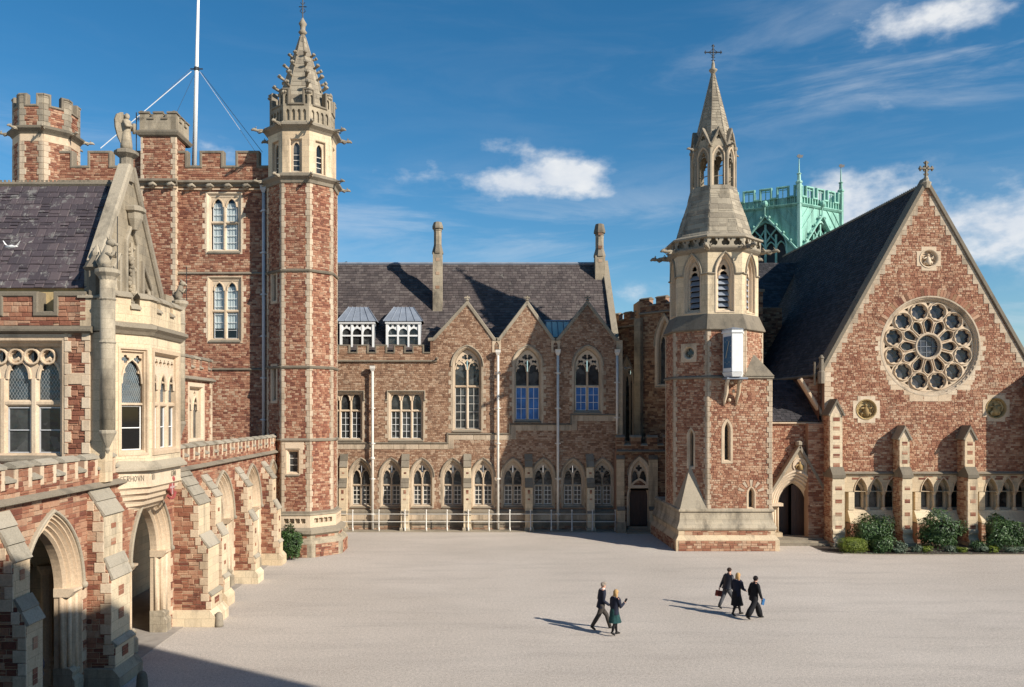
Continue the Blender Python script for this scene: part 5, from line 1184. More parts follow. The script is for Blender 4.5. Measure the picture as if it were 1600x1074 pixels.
# copper lantern
GL = thing('copper_lantern', 'green copper hexagonal lantern with battlements and gabled louvres behind the chapel roof', 'lantern', (28.9, 79, 0))
D0 = 74.0; xc_ = X(1248.5, D0); LL = 5.85; hexc = (xc_, D0 + LL); c30 = math.cos(R(30))
zcn, ztop, zbase = Z(320, D0), Z(296, D0), Z(425, D0)
COPL = mat_plain('dark louvre', (.03, .032, .035), .7, 0, .3, 3)
hex_ = [(xc_ + LL * math.sin(R(a_)), hexc[1] - LL * math.cos(R(a_))) for a_ in (-60, 0, 60, 120, 180, 240)]
for i in range(6):
    p, q = hex_[i], hex_[(i + 1) % 6]; F = FD(p, q); b_ = thing_part('lantern_face', GL, F.p(LL / 2, zbase)); vis = i in (0, 1)
    g = lambda o: arch(LL / 2, 3.6, zbase - 1, zbase + 2.2, 2.55, o, n=8)
    m = MB(); m.prism(F, rect(0, LL, zbase - 1.2, zcn), -.3, 0, [g(0)], back=False); m.build('copper_wall', COPR, b_)
    m = MB(); m.tess(F, [g(.05)], -.3); m.build('louvre_back', COPL, b_)
    m = MB(); ring(m, F, g, [(.16, 0), (.16, .1), (.02, .1), (0, -.2)])
    for u in (-.93, 0.0, .93): m.box(F, LL / 2 + u - .085, LL / 2 + u + .085, zbase - 1, zbase + (4.6 if u == 0 else 3.6), -.2, .02)
    for (a_, b2) in ((-1.8, -.93), (-.93, 0), (0, .93), (.93, 1.8)): m.bar(F, head(LL / 2 + a_, LL / 2 + b2, zbase + 2.0, .95, False), .12, -.2, .0)
    for s in (-1, 1): m.bar(F, [(LL / 2, zbase + 2.9), (LL / 2 + s * .5, zbase + 3.6), (LL / 2 + s * .93, zbase + 4.1)], .14, -.2, .0); m.bar(F, [(LL / 2 + s * .93, zbase + 2.9), (LL / 2 + s * .4, zbase + 3.6), (LL / 2, zbase + 4.2)], .14, -.2, .0)
    m.build('tracery', COPR, b_)
    m = MB(); m.bar(F, [(LL / 2 - 2.8, zbase + 2.0), (LL / 2, zbase + 5.35), (LL / 2 + 2.8, zbase + 2.0)], .2, 0, .3); m.tube([F.p(LL / 2, zbase + 5.3, .2), F.p(LL / 2, zcn + .3, .2)], .06, 5); m.build('hood_gable', COPR, b_)
    m = MB()
    for k in range(4):
        f = (k + .6) / 4.4
        for s in (-1, 1): m.ball(F.p(LL / 2 + s * 2.75 * f, zbase + 5.35 - 3.35 * f + .3, .22), .14, 6, 4)
    m.ball(F.p(LL / 2, zcn + .38, .22), .3, 7, 5); m.build('crocket', COPR, b_)
    m = MB()
    for k in range(6):
        o_ = .9 + k * .85
        for s in (-1, 1):
            q0 = (LL / 2 + s * .1 + s * o_ * .35, zcn - .1); 
            a0 = clip([(LL / 2 + s * (o_ - .03), zcn - .1), (LL / 2 + s * (o_ + .03), zcn - .1), (LL / 2 + s * (o_ + 2.5), zcn - 3.1), (LL / 2 + s * (o_ + 2.44), zcn - 3.1)], .05, LL - .05, zbase, zcn)
            if len(a0) > 2 and abs(o_) < 2.6: m.prism(F, a0, 0, .07)
    m.build('standing_seam', COPR, b_, kind='stuff')
    m = MB(); m.profile(F, -.05, LL + .05, [(-.1, zcn - .1), (.1, zcn - .06), (.22, zcn + .08), (.22, zcn + .16), (-.1, zcn + .2)]); m.build('cornice', COPR, b_)
    # open battlements
    m = MB(); n_ = 4; z0, z1, z2 = zcn + .18, zcn + .82, zcn + 1.75; stp = LL / n_
    m.box(F, 0, LL, z0, z0 + .06, -.12, .0); m.box(F, 0, LL, z0, z1, -.14, -.12)
    for k in range(int(n_ * 4) + 1): u = LL * k / (n_ * 4); m.box(F, u - .04, u + .04, z0, z1, -.12, .02)
    path = [(0, z2)]; u = .42; path.append((u, z2))
    for k in range(n_ - 1 + 1):
        if u + .55 > LL - .3: break
        path += [(u, z1), (u + .55, z1)]; u += .55
        nx = u + .95
        if nx > LL - .42: path += [(u, z2), (LL, z2)]; u = LL; break
        path += [(u, z2), (nx, z2)]; u = nx
    m.bar(F, path, .19, -.2, .08)
    uu = [path[j][0] for j in range(len(path))]
    for j in range(0, len(path) - 1):
        if path[j][1] == path[j + 1][1] == z2:
            a_, b3 = path[j][0], path[j + 1][0]; m.box(F, (a_ + b3) / 2 - .04, (a_ + b3) / 2 + .04, z1, z2, -.08, -.02); m.box(F, a_ + .08, b3 - .08, z2 - .28, z2 - .22, -.08, -.02)
    m.build('battlement', COPR, b_)
for i, (x, y) in enumerate(hex_):
    m = MB(); m.rev((x, y), [(.2, zbase), (.2, zcn + 1.9), (.26, zcn + 1.95), (.26, zcn + 2.1), (.14, zcn + 2.2), (.12, zcn + 2.7), (.2, zcn + 2.8), (.06, zcn + 2.9), (.03, zcn + 4.1)], 6); m.build('pinnacle', COPR, GL)
    if i in (1, 2): m = MB(); m.tube([(x, y, zcn + 4), (x, y, zcn + 4.5)], .025, 5); z = zcn + 4.2; m.prism(Fr((x, y, z), (.3, -1, 0)), [(0, 0), (.42, .12), (.36, .22), (.5, .34), (.2, .3), (0, .36), (-.15, .3), (-.25, .12)], -.015, .015); m.build('weather_vane', IRON, GL)
m = MB(); m.add([(x, y, zcn + .1) for x, y in hex_], [tuple(range(6))]); m.build('roof_deck', COPR, GL)
m = MB(); m.add([(x, y, z) for z in (0, zbase - 1) for x, y in hex_], [(i, (i + 1) % 6, 6 + (i + 1) % 6, 6 + i) for i in range(6)]); m.build('tower_wall', DRK, GL)

# ------------------------------------------------------------------ octagonal stair turret
TC = (-10.3, 47.6); AT = 1.86; ht = AT * math.tan(R(22.5)); YT = TC[1] - AT
ST = thing('stair_turret', 'tall octagonal brick and limestone stair turret with crocketed spire at the tower corner', 'turret', (TC[0], TC[1], 0))
tz = lambda p, Y=YT: Z(p, Y)
zb = tz(803); z_top = tz(290, 46.2)
strings = [tz(688), tz(574), tz(423)]
for ang, sd_ in ((270, 81), (315, 82), (225, 83), (180, 84), (0, 85), (45, 86), (90, 87), (135, 88)):
    F = oct_face(TC, AT, ang); hh = []
    if ang == 270:
        l, r_, lo, hi = -.42, .12, tz(738), tz(706); g = lambda o: rect(-.40 - o, .10 + o, lo - o, hi + o)
        hh.append(window(ST, F, g, [(-.40, .10)], sur=.17, depth=.3, bars=(1, lo, hi, 3), barmat=CRM, barw=.03, steps=[(.17, 0), (.17, .03), (.1, .03), (0, -.1), (0, -.3)]))
        blk(ST, F, -.6, ht - .28, tz(706) + .1, tz(690), 0, .03, ASH); 
        for k in range(5): blk(ST, F, (-.7, -.62)[k % 2], -.56, lo - .1 + k * .28, lo + .16 + k * .28, 0, .03, ASH); blk(ST, F, .26, (.42, .56)[k % 2], lo - .1 + k * .28, lo + .16 + k * .28, 0, .03, ASH)
    if ang == 225:
        for (c1_, d1_) in ((625, 575), (470, 430)):
            lo2, hi2 = Z(c1_, 46.5) , Z(d1_, 46.5); g = lambda o, lo2=lo2, hi2=hi2: rect(-.16 - o, .16 + o, lo2 - o, hi2 + o)
            hh.append(window(ST, F, g, [(-.16, .16)], sur=.2, depth=.3, sill=False))
    P = rect(-ht, ht, zb, z_top); m = MB(); m.prism(F, P, -.3, 0, hh, back=False); m.build('wall', MORT, ST)
    lay(ST, F, courses([P] + hh, (.09, .15), (.12, .31), seed=sd_), RED, single=150 if ang in (270, 315) else 0, seed=sd_)
    for s in (-1, 1): quoins(ST, F, s * ht, -s, zb, z_top, .32, .15, .22, d=.035, mat=ASHR, k=(ang // 45) % 2)
for z in strings: m = MB(); m.rev(TC, [(AT - .02, z - .09), (AT + .09, z - .06), (AT + .12, z + .03), (AT - .02, z + .12)], 8); m.build('string_course', COP, ST)
# base
m = MB(); m.rev(TC, [(AT, zb - .05), (AT + .1, zb - .02), (AT + .14, zb + .08), (AT - .02, zb + .16)], 8); m.build('string_course', COP, ST)
zq0, zq1 = Z(826, 45.4), Z(806, 45.4)
AB2 = AT + .22; hb2 = AB2 * math.tan(R(22.5))
for ang in (270, 315, 225, 0, 180):
    F = oct_face(TC, AB2, ang); n_ = 4; hs_ = []
    for k in range(n_):
        c = -hb2 + .24 + (hb2 * 2 - .48) * (k + .5) / n_; rr = .17
        hs_.append(foil(c, (zq0 + zq1) / 2 + .03, rr, 4, R(45), 5, .45))
    m = MB(); m.prism(F, rect(-hb2, hb2, zq0 - .05, zq1), -.22, 0, hs_); m.build('quatrefoil_band', ASH, ST)
    m = MB(); m.box(F, -hb2, hb2, zq0, zq1, -.35, -.16); m.build('back_panel', GRY, ST)
m = MB(); m.rev(TC, [(AB2 + .02, zq1 - .03), (AB2 + .05, zq1), (AB2 + .05, zq1 + .06), (AT, zq1 + .12)], 8); m.rev(TC, [(AB2 + .12, zq0 - .42), (AB2 + .26, zq0 - .3), (AB2 + .26, zq0 - .12), (AB2 + .02, zq0 + .02)], 8); m.build('base_moulding', GRY, ST)
m = MB(); m.rev(TC, [(AB2 + .38, -.1), (AB2 + .38, .75), (AB2 + .2, .95), (AB2 + .1, 1.0), (AB2 + .1, zq0 - .4)], 8); m.build('plinth', GRYJ, ST)
for ang in (270, 315, 225, 0):
    F = oct_face(TC, AB2 + .385, ang); w2 = (AB2 + .38) * math.tan(R(22.5)); lay(ST, F, courses([rect(-w2 + .25, w2 - .25, 0, .72)], (.11, .16), (.2, .45), seed=ang), RED)
    F = oct_face(TC, AB2 + .105, ang); w2 = (AB2 + .1) * math.tan(R(22.5)); lay(ST, F, courses([rect(-w2 + .3, w2 - .2, 1.02, zq0 - .42)], (.11, .16), (.2, .45), seed=ang + 1), RED)
# cornice, belfry stage, arcaded parapet, spire
zc = tz(286, 46.2)
def garg_ring(th, c, ap, z, sc, ks=range(8)):
    for i in ks: a_ = math.pi / 8 + i * math.pi / 4; r_ = ap / math.cos(math.pi / 8); gargoyle(th, (c[0] + r_ * math.cos(a_), c[1] + r_ * math.sin(a_), z), a_, sc)
m = MB(); m.rev(TC, [(AT, zc - .15), (AT + .08, zc - .12), (AT + .12, zc + .05), (AT + .3, zc + .2), (AT + .3, zc + .32), (AT - .05, zc + .48)], 8); m.build('cornice', COP, ST); garg_ring(ST, TC, AT + .12, zc + .18, .8)
zbf0, zbf1 = zc + .4, tz(205, 46.2); AL2 = AT - .05; hl2 = AL2 * math.tan(R(22.5))
for ang in range(0, 360, 45):
    F = oct_face(TC, AL2, ang); lo, sp_ = Z(268, 46), Z(232, 46); g = lambda o: arch(0, .36, lo, sp_, .32, o, n=5); g2 = lambda o: rect(-.3 - o, .3 + o, lo - .05 - o, sp_ + .45 + o)
    b_ = thing_part('window', ST, F.p(0, lo)); m = MB(); ring(m, F, g2, [(.08, 0), (.02, -.02), (0, -.14)]); m.prism(F, g2(0), -.3, -.14, [g(0)], back=False); m.build('frame', ASH, b_)
    m = MB(); m.tess(F, [g(.02)], -.24); m.build('pane', GLS, b_); m = MB()
    for k in range(4): m.box(F, -.18, .18, lo + .3 * k, lo + .3 * k + .03, -.24, -.21)
    m.build('glazing_bar', CRM, b_)
    m = MB(); m.profile(F, -.4, .4, [(-.14, lo), (.05, lo - .35), (-.05, lo - .4)]); m.build('sill', GRY, b_)
    m = MB(); m.prism(F, rect(-hl2, hl2, zbf0 - .1, zbf1 + .1), -.3, 0, [g2(.05)], back=False); m.build('belfry_wall', ASHJ, ST)
m = MB(); m.rev(TC, [(AL2, zbf1 - .12), (AL2 + .1, zbf1), (AL2 + .3, zbf1 + .15), (AL2 + .3, zbf1 + .27), (AL2 - .02, zbf1 + .42)], 8); m.build('cornice', COP, ST); garg_ring(ST, TC, AL2 + .12, zbf1 + .15, .95)
zp0, zpl, zph = zbf1 + .35, tz(166, 46.2), tz(143, 46.2); AP2 = AT - .12; hp2 = AP2 * math.tan(R(22.5))
for ang in range(0, 360, 45):
    F = oct_face(TC, AP2, ang); e_ = hp2 * .42
    P = [(-hp2, zp0), (hp2, zp0), (hp2, zph), (hp2 - e_, zph), (hp2 - e_, zpl), (-hp2 + e_, zpl), (-hp2 + e_, zph), (-hp2, zph)]; hs_ = []
    for k in range(4): c = -hp2 + .1 + (2 * hp2 - .2) * (k + .5) / 4; hs_.append(arch(c, .2, zp0 + .15, zp0 + .62, .17, 0, n=3))
    for s in (-1, 1): hs_.append(arch(s * (hp2 - e_ / 2 - .02), .17, zpl + .02, zph - .42, .15, 0, n=3))
    m = MB(); m.prism(F, P, -.16, 0, hs_); m.build('arcaded_parapet', GRYJ, ST); m = MB(); m.prism(F, P, -.3, -.1); m.build('parapet_back', GRYJ, ST)
    m = MB(); m.bar(F, [(-hp2 - .03, zph), (-hp2 + e_, zph), (-hp2 + e_, zpl), (hp2 - e_, zpl), (hp2 - e_, zph), (hp2 + .03, zph)], .13, -.32, .07); m.build('coping', COP, ST)
zs0, zs1 = zpl - .15, tz(58, TC[1]); rs = Z(140, TC[1])
r_at = lambda z: min(1.5, .14 + .355 * (zs1 - z))
m = MB(); m.rev(TC, [(r_at(zs0), zs0), (.14, zs1), (.11, zs1 + .3)], 8); m.build('spire', GRY, ST)
for ang in range(0, 360, 45):
    a_ = R(ang); n_ = Vector((math.cos(a_), math.sin(a_), 0)); r0_, r1_ = r_at(zs0), .14; P0 = Vector((TC[0], TC[1], zs0)) + n_ * r0_; V = n_ * (r1_ - r0_) + Vector((0, 0, zs1 - zs0)); Lh = V.length; V.normalize(); U = Vector((-n_.y, n_.x, 0)); F = Fr(P0, U.cross(V), V); t8 = math.tan(R(22.5))
    lay(ST, F, courses([[(-r0_ * t8, 0), (r0_ * t8, 0), (r1_ * t8, Lh), (-r1_ * t8, Lh)]], (.26, .34), (.35, .6), seed=ang), GRY, dep=(.008, .02), mass='spire_slabs')
    a2 = a_ + math.pi / 8; kk_ = 1 / math.cos(math.pi / 8)
    m = MB(); m.tube([(TC[0] + r0_ * kk_ * math.cos(a2), TC[1] + r0_ * kk_ * math.sin(a2), zs0), (TC[0] + r1_ * kk_ * math.cos(a2), TC[1] + r1_ * kk_ * math.sin(a2), zs1)], .04, 5); m.build('spire_rib', GRY, ST)
    for q in range(5):
        z = zs0 + .75 + q * .68; rr = r_at(z) * kk_; inst(CROCK, 'crocket', ST, Matrix.Translation((TC[0] + rr * math.cos(a2), TC[1] + rr * math.sin(a2), z)) @ Matrix.Rotation(a2, 4, 'Z') @ Matrix.Scale(1.75 - q * .14, 4))
m = MB(); m.rev(TC, [(.13, zs1 + .1), (.26, zs1 + .25), (.14, zs1 + .4), (.16, zs1 + .6), (.24, zs1 + .75), (.12, zs1 + .95), (.04, zs1 + 1.1)], 10); m.build('finial', GRY, ST, smooth=True)
m = MB(); zf = zs1 + 1.0; m.tube([(TC[0], TC[1], zf), (TC[0], TC[1], zf + 2.6)], .035, 6); m.tube([(TC[0] - .22, TC[1], zf + .75), (TC[0] + .22, TC[1], zf + .75)], .03, 5)
for s in (-1, 1):
    m.tube([(TC[0], TC[1], zf + .35), (TC[0] + s * .16, TC[1], zf + .5), (TC[0] + s * .06, TC[1], zf + .65)], .022, 5); m.tube([(TC[0], TC[1], zf + .85), (TC[0] + s * .13, TC[1], zf + 1.0)], .02, 5)
m.build('weather_vane', IRON, ST)

# ------------------------------------------------------------------ gate tower
YG = 47.3; FG = FY(YG); gx = lambda p: X(p, YG); gz = lambda p: Z(p, YG)
GT = thing('gate_tower', 'tall red stone battlemented gate tower with mullioned windows and a chimney turret', 'tower', (gx(300), YG, 0))
hh = []
for (l, r_, lo, hi, tr, i) in ((329, 371.5, 390, 308, 347.5, 0), (331, 371.8, 529, 439, 486, 1)):
    l, r_, lo, hi, tr = gx(l), gx(r_), gz(lo), gz(hi), gz(tr); g = lambda o, l=l, r_=r_, lo=lo, hi=hi: rect(l - o, r_ + o, lo - o, hi + o)
    hh.append(window(GT, FG, g, stretch_interval(l + .1, r_ - .1, 2, .18), sur=.27, depth=.25, transoms=(tr,), heads=(gz(323 if i == 0 else 454), hi - gz(323 if i == 0 else 454) - .05), mw=.17, bars=(1, lo + .03, gz(324 if i == 0 else 454), 6), barmat=WHT, barw=.02,
                     steps=[(.27, 0), (.27, .035), (.2, .035), (.13, -.05), (.11, -.07), (0, -.1), (0, -.25)], glass=CLR, blind=(1, lo + (.6 if i else .02), hi - .3, CURT), teeth=(lo, hi, .3, .06, .2), seed=i))
P = rect(gx(92), gx(424), 4.5, gz(292)); m = MB(); m.prism(FG, P, -.5, 0, hh, back=False); m.build('wall', MORT, GT)
lay(GT, FG, courses([P] + hh, (.09, .15), (.12, .31), seed=91), RED, single=120, seed=91)
m = MB(); m.add([(gx(92), YG, 0), (gx(92), YG + 8, 0), (gx(92), YG + 8, gz(250)), (gx(92), YG, gz(250)), (gx(420), YG + 8, 0), (gx(420), YG + 8, gz(250))], [(0, 1, 2, 3), (1, 4, 5, 2)]); m.build('rear_wall', RED, GT)
for v in (427, 577): ledge(GT, FG, gx(150), gx(424), gz(v) - .08, .16, .11)
# pilaster with chimney turret
pw0, pw1 = gx(223.5), gx(277.5); PG = Fr((0, YG - .32, 0), (0, -1, 0)); P = rect(pw0, pw1, 4.5, gz(216))
m = MB(); m.box(FG, pw0, pw1, 4.5, gz(216), -1.2, .32); m.build('pilaster', MORT, GT)
lay(GT, PG, courses([P], (.09, .15), (.12, .31), seed=92), RED, seed=92)
SG = FX(pw1); lay(GT, SG, courses([rect(YG - .32, YG + 1.2, gz(285), gz(216))], (.09, .15), (.14, .4), seed=93), RED)
for z0, z1 in ((4.5, gz(292)), (gz(284), gz(216))):
    quoins(GT, PG, pw0, 1, z0, z1, .3, .12, .2, mat=ASHR); quoins(GT, PG, pw1, -1, z0, z1, .3, .16, .27, k=1, mat=ASHR); quoins(GT, SG, YG - .32, 1, z0, z1, .3, .14, .3)
x0, x1, y0, y1 = pw0 - .05, pw1 + .05, YG - .37, YG + 1.7
m = MB(); sq_loft(m, [(0, gz(217)), (.1, gz(215)), (.16, gz(211)), (.16, gz(209)), (-.0, gz(206))], x0, x1, y0, y1); m.build('cornice', COP, GT)
FT = Fr((0, y0, 0), (0, -1, 0)); zt0, zc_, zm_ = gz(208), gz(190), gz(181)
for F, a_, b_ in ((FT, x0, x1), (FX(x1), y0, y1), (FXn(x0), -y1, -y0)):
    L_ = b_ - a_; P, tp = battle(a_, b_, zt0, zc_, zm_, L_ * .24, L_ * .14)
    m = MB(); m.prism(F, P, -.3, -.001 if F is FT else -.004); m.build('turret_parapet', GRYJ, GT); c = MB()
    for i in range(0, len(tp), 2): (u0, v), (u1, _) = tp[i], tp[i + 1]; c.profile(F, u0 - .03, u1 + .03, [(-.34, v), (.06, v), (.06, v + .07), (-.1, v + .16), (-.34, v + .07)])
    c.build('coping', COP, GT)
m = MB()
for k in range(4): m.rev((x0 + .45 + (x1 - x0 - .9) * k / 3, YG + .5), [(.17, zt0), (.14, zm_ + .1), (.17, zm_ + .22)], 8)
m.build('chimney_pot', COP, GT)
# parapets and carved cornice
for (a_, b_, st, fi, sd_) in ((93, 226, gx(112) - gx(93), 'm', 3), (277.5, 424, gx(291) - gx(277.5), 'm', 4)):
    parapet(GT, FG, gx(a_), gx(b_), gz(291), gz(261), gz(238), gx(346) - gx(313), gx(313) - gx(290) if a_ > 200 else gx(165) - gx(138), start=st, first=fi, mat=RED, cw=.17, hs=(.08, .15), ws=(.12, .4), seed=sd_)
for F, a_, b_ in ((FG, gx(93), pw0 - .02), (FG, pw1 + .02, gx(421)), (PG, pw0 - .1, pw1 + .1)):
    m = MB(); m.profile(F, a_, b_, [(-.02, gz(294)), (.1, gz(292)), (.12, gz(289.5)), (.3, gz(287)), (.3, gz(285)), (-.02, gz(281))]); m.build('cornice', COP, GT)
    m = MB(); m.box(F, a_, b_, gz(297.5), gz(295.5), 0, .1); m.build('cornice_roll', ASH, GT)
for k in range(12):
    u = gx(100 + k * 28.6)
    F = PG if pw0 < u < pw1 else FG
    m = MB(); m.ball(F.p(u, gz(292.5), .2), .2, 8, 5, (1.2, .6, .8)); m.tube([F.p(u - .22, gz(291), .18), F.p(u - .05, gz(294), .33), F.p(u + .1, gz(291), .33), F.p(u + .25, gz(294), .18)], [.07, .09, .09, .06], 6); m.build('carved_boss', GRY, GT, smooth=True)
downpipe(GT, gx(413.5), YG - .2, 6.5, gz(303), .10, PIPE)
# far corner turret
FTc = (X(73, 48.3), 48.3); ATf = 1.62; htf = ATf * math.tan(R(22.5)); CTU = thing('corner_turret', 'battlemented octagonal corner turret at the far left above the slate roof', 'turret', (FTc[0], FTc[1], 8))
fz = lambda p: Z(p, 46.8)
for ang in range(0, 360, 45):
    F = oct_face(FTc, ATf, ang); P = rect(-htf, htf, 8, fz(208)); m = MB(); m.prism(F, P, -.2, 0, back=False); m.build('wall', MORT, CTU)
    lay(CTU, F, courses([P], (.09, .15), (.14, .4), seed=ang + 5), RED)
    for s in (-1, 1): quoins(CTU, F, s * htf, -s, 10, fz(222), .34, .26, .36, mat=ASHR)
    blk(CTU, F, -htf, htf, fz(222), fz(209), 0, .035, ASH)
    e_ = htf * .5; lo, cr, hi = fz(200), fz(166), fz(149); P = [(-htf, lo), (htf, lo), (htf, hi), (htf - e_, hi), (htf - e_, cr), (-htf + e_, cr), (-htf + e_, hi), (-htf, hi)]
    m = MB(); m.prism(F, P, -.3, 0); m.build('parapet', MORT, CTU); lay(CTU, F, courses([P], (.09, .15), (.14, .4), seed=ang + 6), RED)
    for s in (-1, 1): quoins(CTU, F, s * htf, -s, lo, hi, .34, .26, .36, mat=GRY)
    m = MB(); m.bar(F, [(-htf, hi), (-htf + e_, hi), (-htf + e_, cr), (htf - e_, cr), (htf - e_, hi), (htf, hi)], .15, -.34, .08); m.build('coping', COP, CTU)
m = MB(); m.rev(FTc, [(ATf, fz(212)), (ATf + .1, fz(208)), (ATf + .28, fz(203)), (ATf + .28, fz(200)), (ATf - .02, fz(196))], 8); m.build('cornice', COP, CTU); garg_ring(CTU, FTc, ATf + .1, fz(204), .8)
# flagpole with its stays
yfp = 50.5; FLG = thing('flagpole', 'white flagpole with a spreader and rope stays rising above the gate tower', 'flagpole', (X(303.5, yfp), yfp, Z(255, yfp)))
x0, x1 = X(303.5, yfp), X(310.5, yfp); za_, zb_ = Z(262, yfp), Z(-30, yfp)
m = MB(); m.tube([(x0, yfp, za_), (x0 + (x1 - x0) * .5, yfp, (za_ + zb_) / 2), (x1, yfp, zb_)], [.15, .12, .07], 12); m.build('pole', WHT, FLG, smooth=True)
zsp_ = Z(108, yfp); xs_ = x0 + (x1 - x0) * .53; m = MB(); m.tube([(xs_ - .38, yfp, zsp_), (xs_ + .38, yfp, zsp_)], .04, 6); m.tube([(xs_, yfp, zsp_ - .1), (xs_, yfp, zsp_ + .1)], .16, 8); m.build('spreader', IRON, FLG)
for (ax, ay, bx, by, yy, r_, mt) in ((299, 112, 157, 232, 47.6, .022, WHT), (298, 108, 214, 185, 58, .012, PIPE), (312, 112, 398, 236, 47.6, .016, PIPE), (315, 114, 410, 238, 47.6, .016, IRON), (303, 118, 276, 176, 47.8, .012, IRON)):
    m = MB(); m.tube([(X(ax, yfp), yfp, Z(ay, yfp)), (X(bx, yy), yy, Z(by, yy))], r_, 4); m.build('stay', mt, FLG)
ANT = thing('aerial', 'thin television aerial on a mast beside the chimney turret', 'aerial', (X(213, 47), 47, 20))
m = MB(); yy = 47.0; m.tube([(X(213, yy), yy, Z(240, yy)), (X(213, yy), yy, Z(176, yy))], .03, 5)
for k in range(6): m.tube([(X(214 + k * 2.2, yy), yy - .25, Z(186, yy)), (X(214 + k * 2.2, yy), yy + .25, Z(186, yy))], .012, 4); m.tube([(X(214 + k * 2.2, yy), yy, Z(181, yy)), (X(214 + k * 2.2, yy), yy, Z(190, yy))], .012, 4)
m.tube([(X(213, yy), yy, Z(186, yy)), (X(226, yy), yy, Z(186, yy))], .014, 4); m.build('mast', IRON, ANT)

# ------------------------------------------------------------------ cloister wall, plane X = -11.5, running away from the viewer
XC = -11.5; FCL = FX(XC)
CL = thing('cloister', 'battlemented red stone cloister with pointed arches and stepped buttresses along the left', 'building', (XC, 30, 0))
arches = [(21.95, 2.5, 3.0, 2.0), (28.55, 2.75, 2.95, 2.0), (36.45, 2.5, 3.1, 1.95), (41.15, 2.5, 3.1, 1.95), (45.2, 2.0, 3.1, 1.9)]
Z_LED = 5.78; hs_ = []
steps = [(.48, .0), (.48, .06), (.42, .08), (.39, .0), (.34, .01), (.31, -.07), (.26, -.03), (.21, -.12), (.16, -.1), (.12, -.2), (.05, -.18), (0, -.26), (0, -.5)]
for (c, w, sp, ri) in arches:
    g = lambda o, c=c, w=w, sp=sp, ri=ri: arch(c, w - .25, -.1, sp, ri - .2, o, ob=0, n=12)
    hs_.append(g(.42)); a_ = thing_part('archway', CL, FCL.p(c, 0)); m = MB(); ring(m, FCL, g, steps); m.build('arch_moulding', ASH, a_)
    q = g(.52)[2:]; m = MB(); m.bar(FCL, q, .09, 0, .14); m.build('hood_mould', GRY, a_)
    for s in (-1, 1):
        m = MB(); a1, b1 = sorted((c + s * ((w - .25) / 2 - .04), c + s * ((w - .25) / 2 + .48)))
        m.profile(FCL, a1, b1, [(-.5, sp - .2), (-.06, sp - .2), (.04, sp - .08), (.09, sp - .04), (.09, sp + .03), (-.5, sp + .05)]); m.build('capital', ASH, a_)
        m = MB(); m.profile(FCL, a1, b1, [(-.5, 0), (.1, 0), (.1, .45), (.02, .55), (.05, .7), (-.05, .8), (-.5, .8)]); m.build('base', GRYJ, a_)
        m = MB()
        for k, (dd, oo) in enumerate(((-.06, .36), (-.16, .2), (-.30, .06))): x = XC + dd; y = c + s * ((w - .25) / 2 + oo - .03); m.tube([(x, y, .75), (x, y, sp - .15)], .07, 8)
        m.build('shaft', ASH, a_, smooth=True)
        m = MB(); m.ball(FCL.p(c + s * ((w - .25) / 2 + .53), sp + .05, .1), .11, 8, 5); m.build('label_stop', GRY, a_, smooth=True)
outer = rect(13, 46.3, -.1, Z_LED); m = MB(); m.prism(FCL, outer, -.6, 0, hs_, back=False); m.build('wall', MORT, CL)
lay(CL, FCL, courses([rect(13, 32, -.1, Z_LED)] + hs_[:2], (.11, .2), (.18, .5), seed=101), RED, single=150, seed=101)
lay(CL, FCL, courses([rect(32, 46.3, -.1, Z_LED)] + hs_[2:], (.11, .2), (.18, .5), seed=102), RED, single=60, seed=102)
for i, (c, w, sp, ri) in enumerate(arches):          # cream jamb blocks, toothed into the wall
    for s in (-1, 1):
        v = .5; k = i
        while v < sp + .1:
            wd = (.12, .34)[k % 2]; e = c + s * ((w - .25) / 2 + .46); a1, b1 = sorted((e - s * .02, e + s * wd)); blk(CL, FCL, a1, b1, v, v + .29, 0, .035); v += .3; k += 1
ledge(CL, FCL, 13, 46.3, Z_LED - .05, .2, .2)
parapet(CL, FCL, 13, 46.25, Z_LED + .1, 6.28, 6.62, .78, .42, mat=RED, hs=(.1, .17), ws=(.18, .42), wrap=False, copmat=CAP, single=40, thick=.32, seed=9)
v = 13.0
while v < 46:                                         # pale cheeks on each merlon
    for q in (v, v + .78 - .15):
        if q < 46: blk(CL, FCL, q, q + .15, Z_LED + .32, 6.61, 0, .035, ASH)
    v += 1.2
BS = dict(wmat=CAP, stone=RED, edge=True, side=(1, 0), single=20)
buttress(CL, FCL, 19.25, 19.95, [(5.6, 4.45, .54), (3.6, 2.98, .85), (1.2, 1.05, .95)], patches=[(4.0, .2, .26, .545), (2.35, .2, .3, .855), (1.5, .2, .4, .855)], plinth=[(0, .5, .15, GRYJ)], **BS)
buttress(CL, FCL, 23.95, 25.2, [(5.76, 4.95, .50), (3.75, 3.1, .73), (1.3, 1.15, .85)], patches=[(4.55, .3, .16, .505), (4.05, .3, .2, .505), (2.55, .34, .3, .735), (1.85, .34, .32, .735), (.75, .4, .3, .855)], plinth=[(0, .55, .2, GRYJ)], **BS)
buttress(CL, FCL, 30.75, 32.0, [(5.85, 4.5, .95), (3.4, 2.9, 1.3), (1.25, 1.1, 1.42)], patches=[(.75, .5, .25, 1.425)], plinth=[(0, .6, .2, ASHJ)], **BS)
for c in (34.1, 38.75, 43.35):
    buttress(CL, FCL, c - .36, c + .36, [(5.4, 4.5, .62), (3.4, 2.9, .88), (1.3, 1.15, .98)], patches=[(3.9, .2, .16, .625), (2.3, .2, .26, .885), (1.7, .2, .16, .885)], plinth=[(0, .62, .16, ASHJ)], **BS)
m = MB(); m.profile(FCL, 32.0, 46.2, [(-.02, 1.1), (.1, 1.05), (.16, .95), (.1, .85), (.14, .0), (-.02, 0)]);
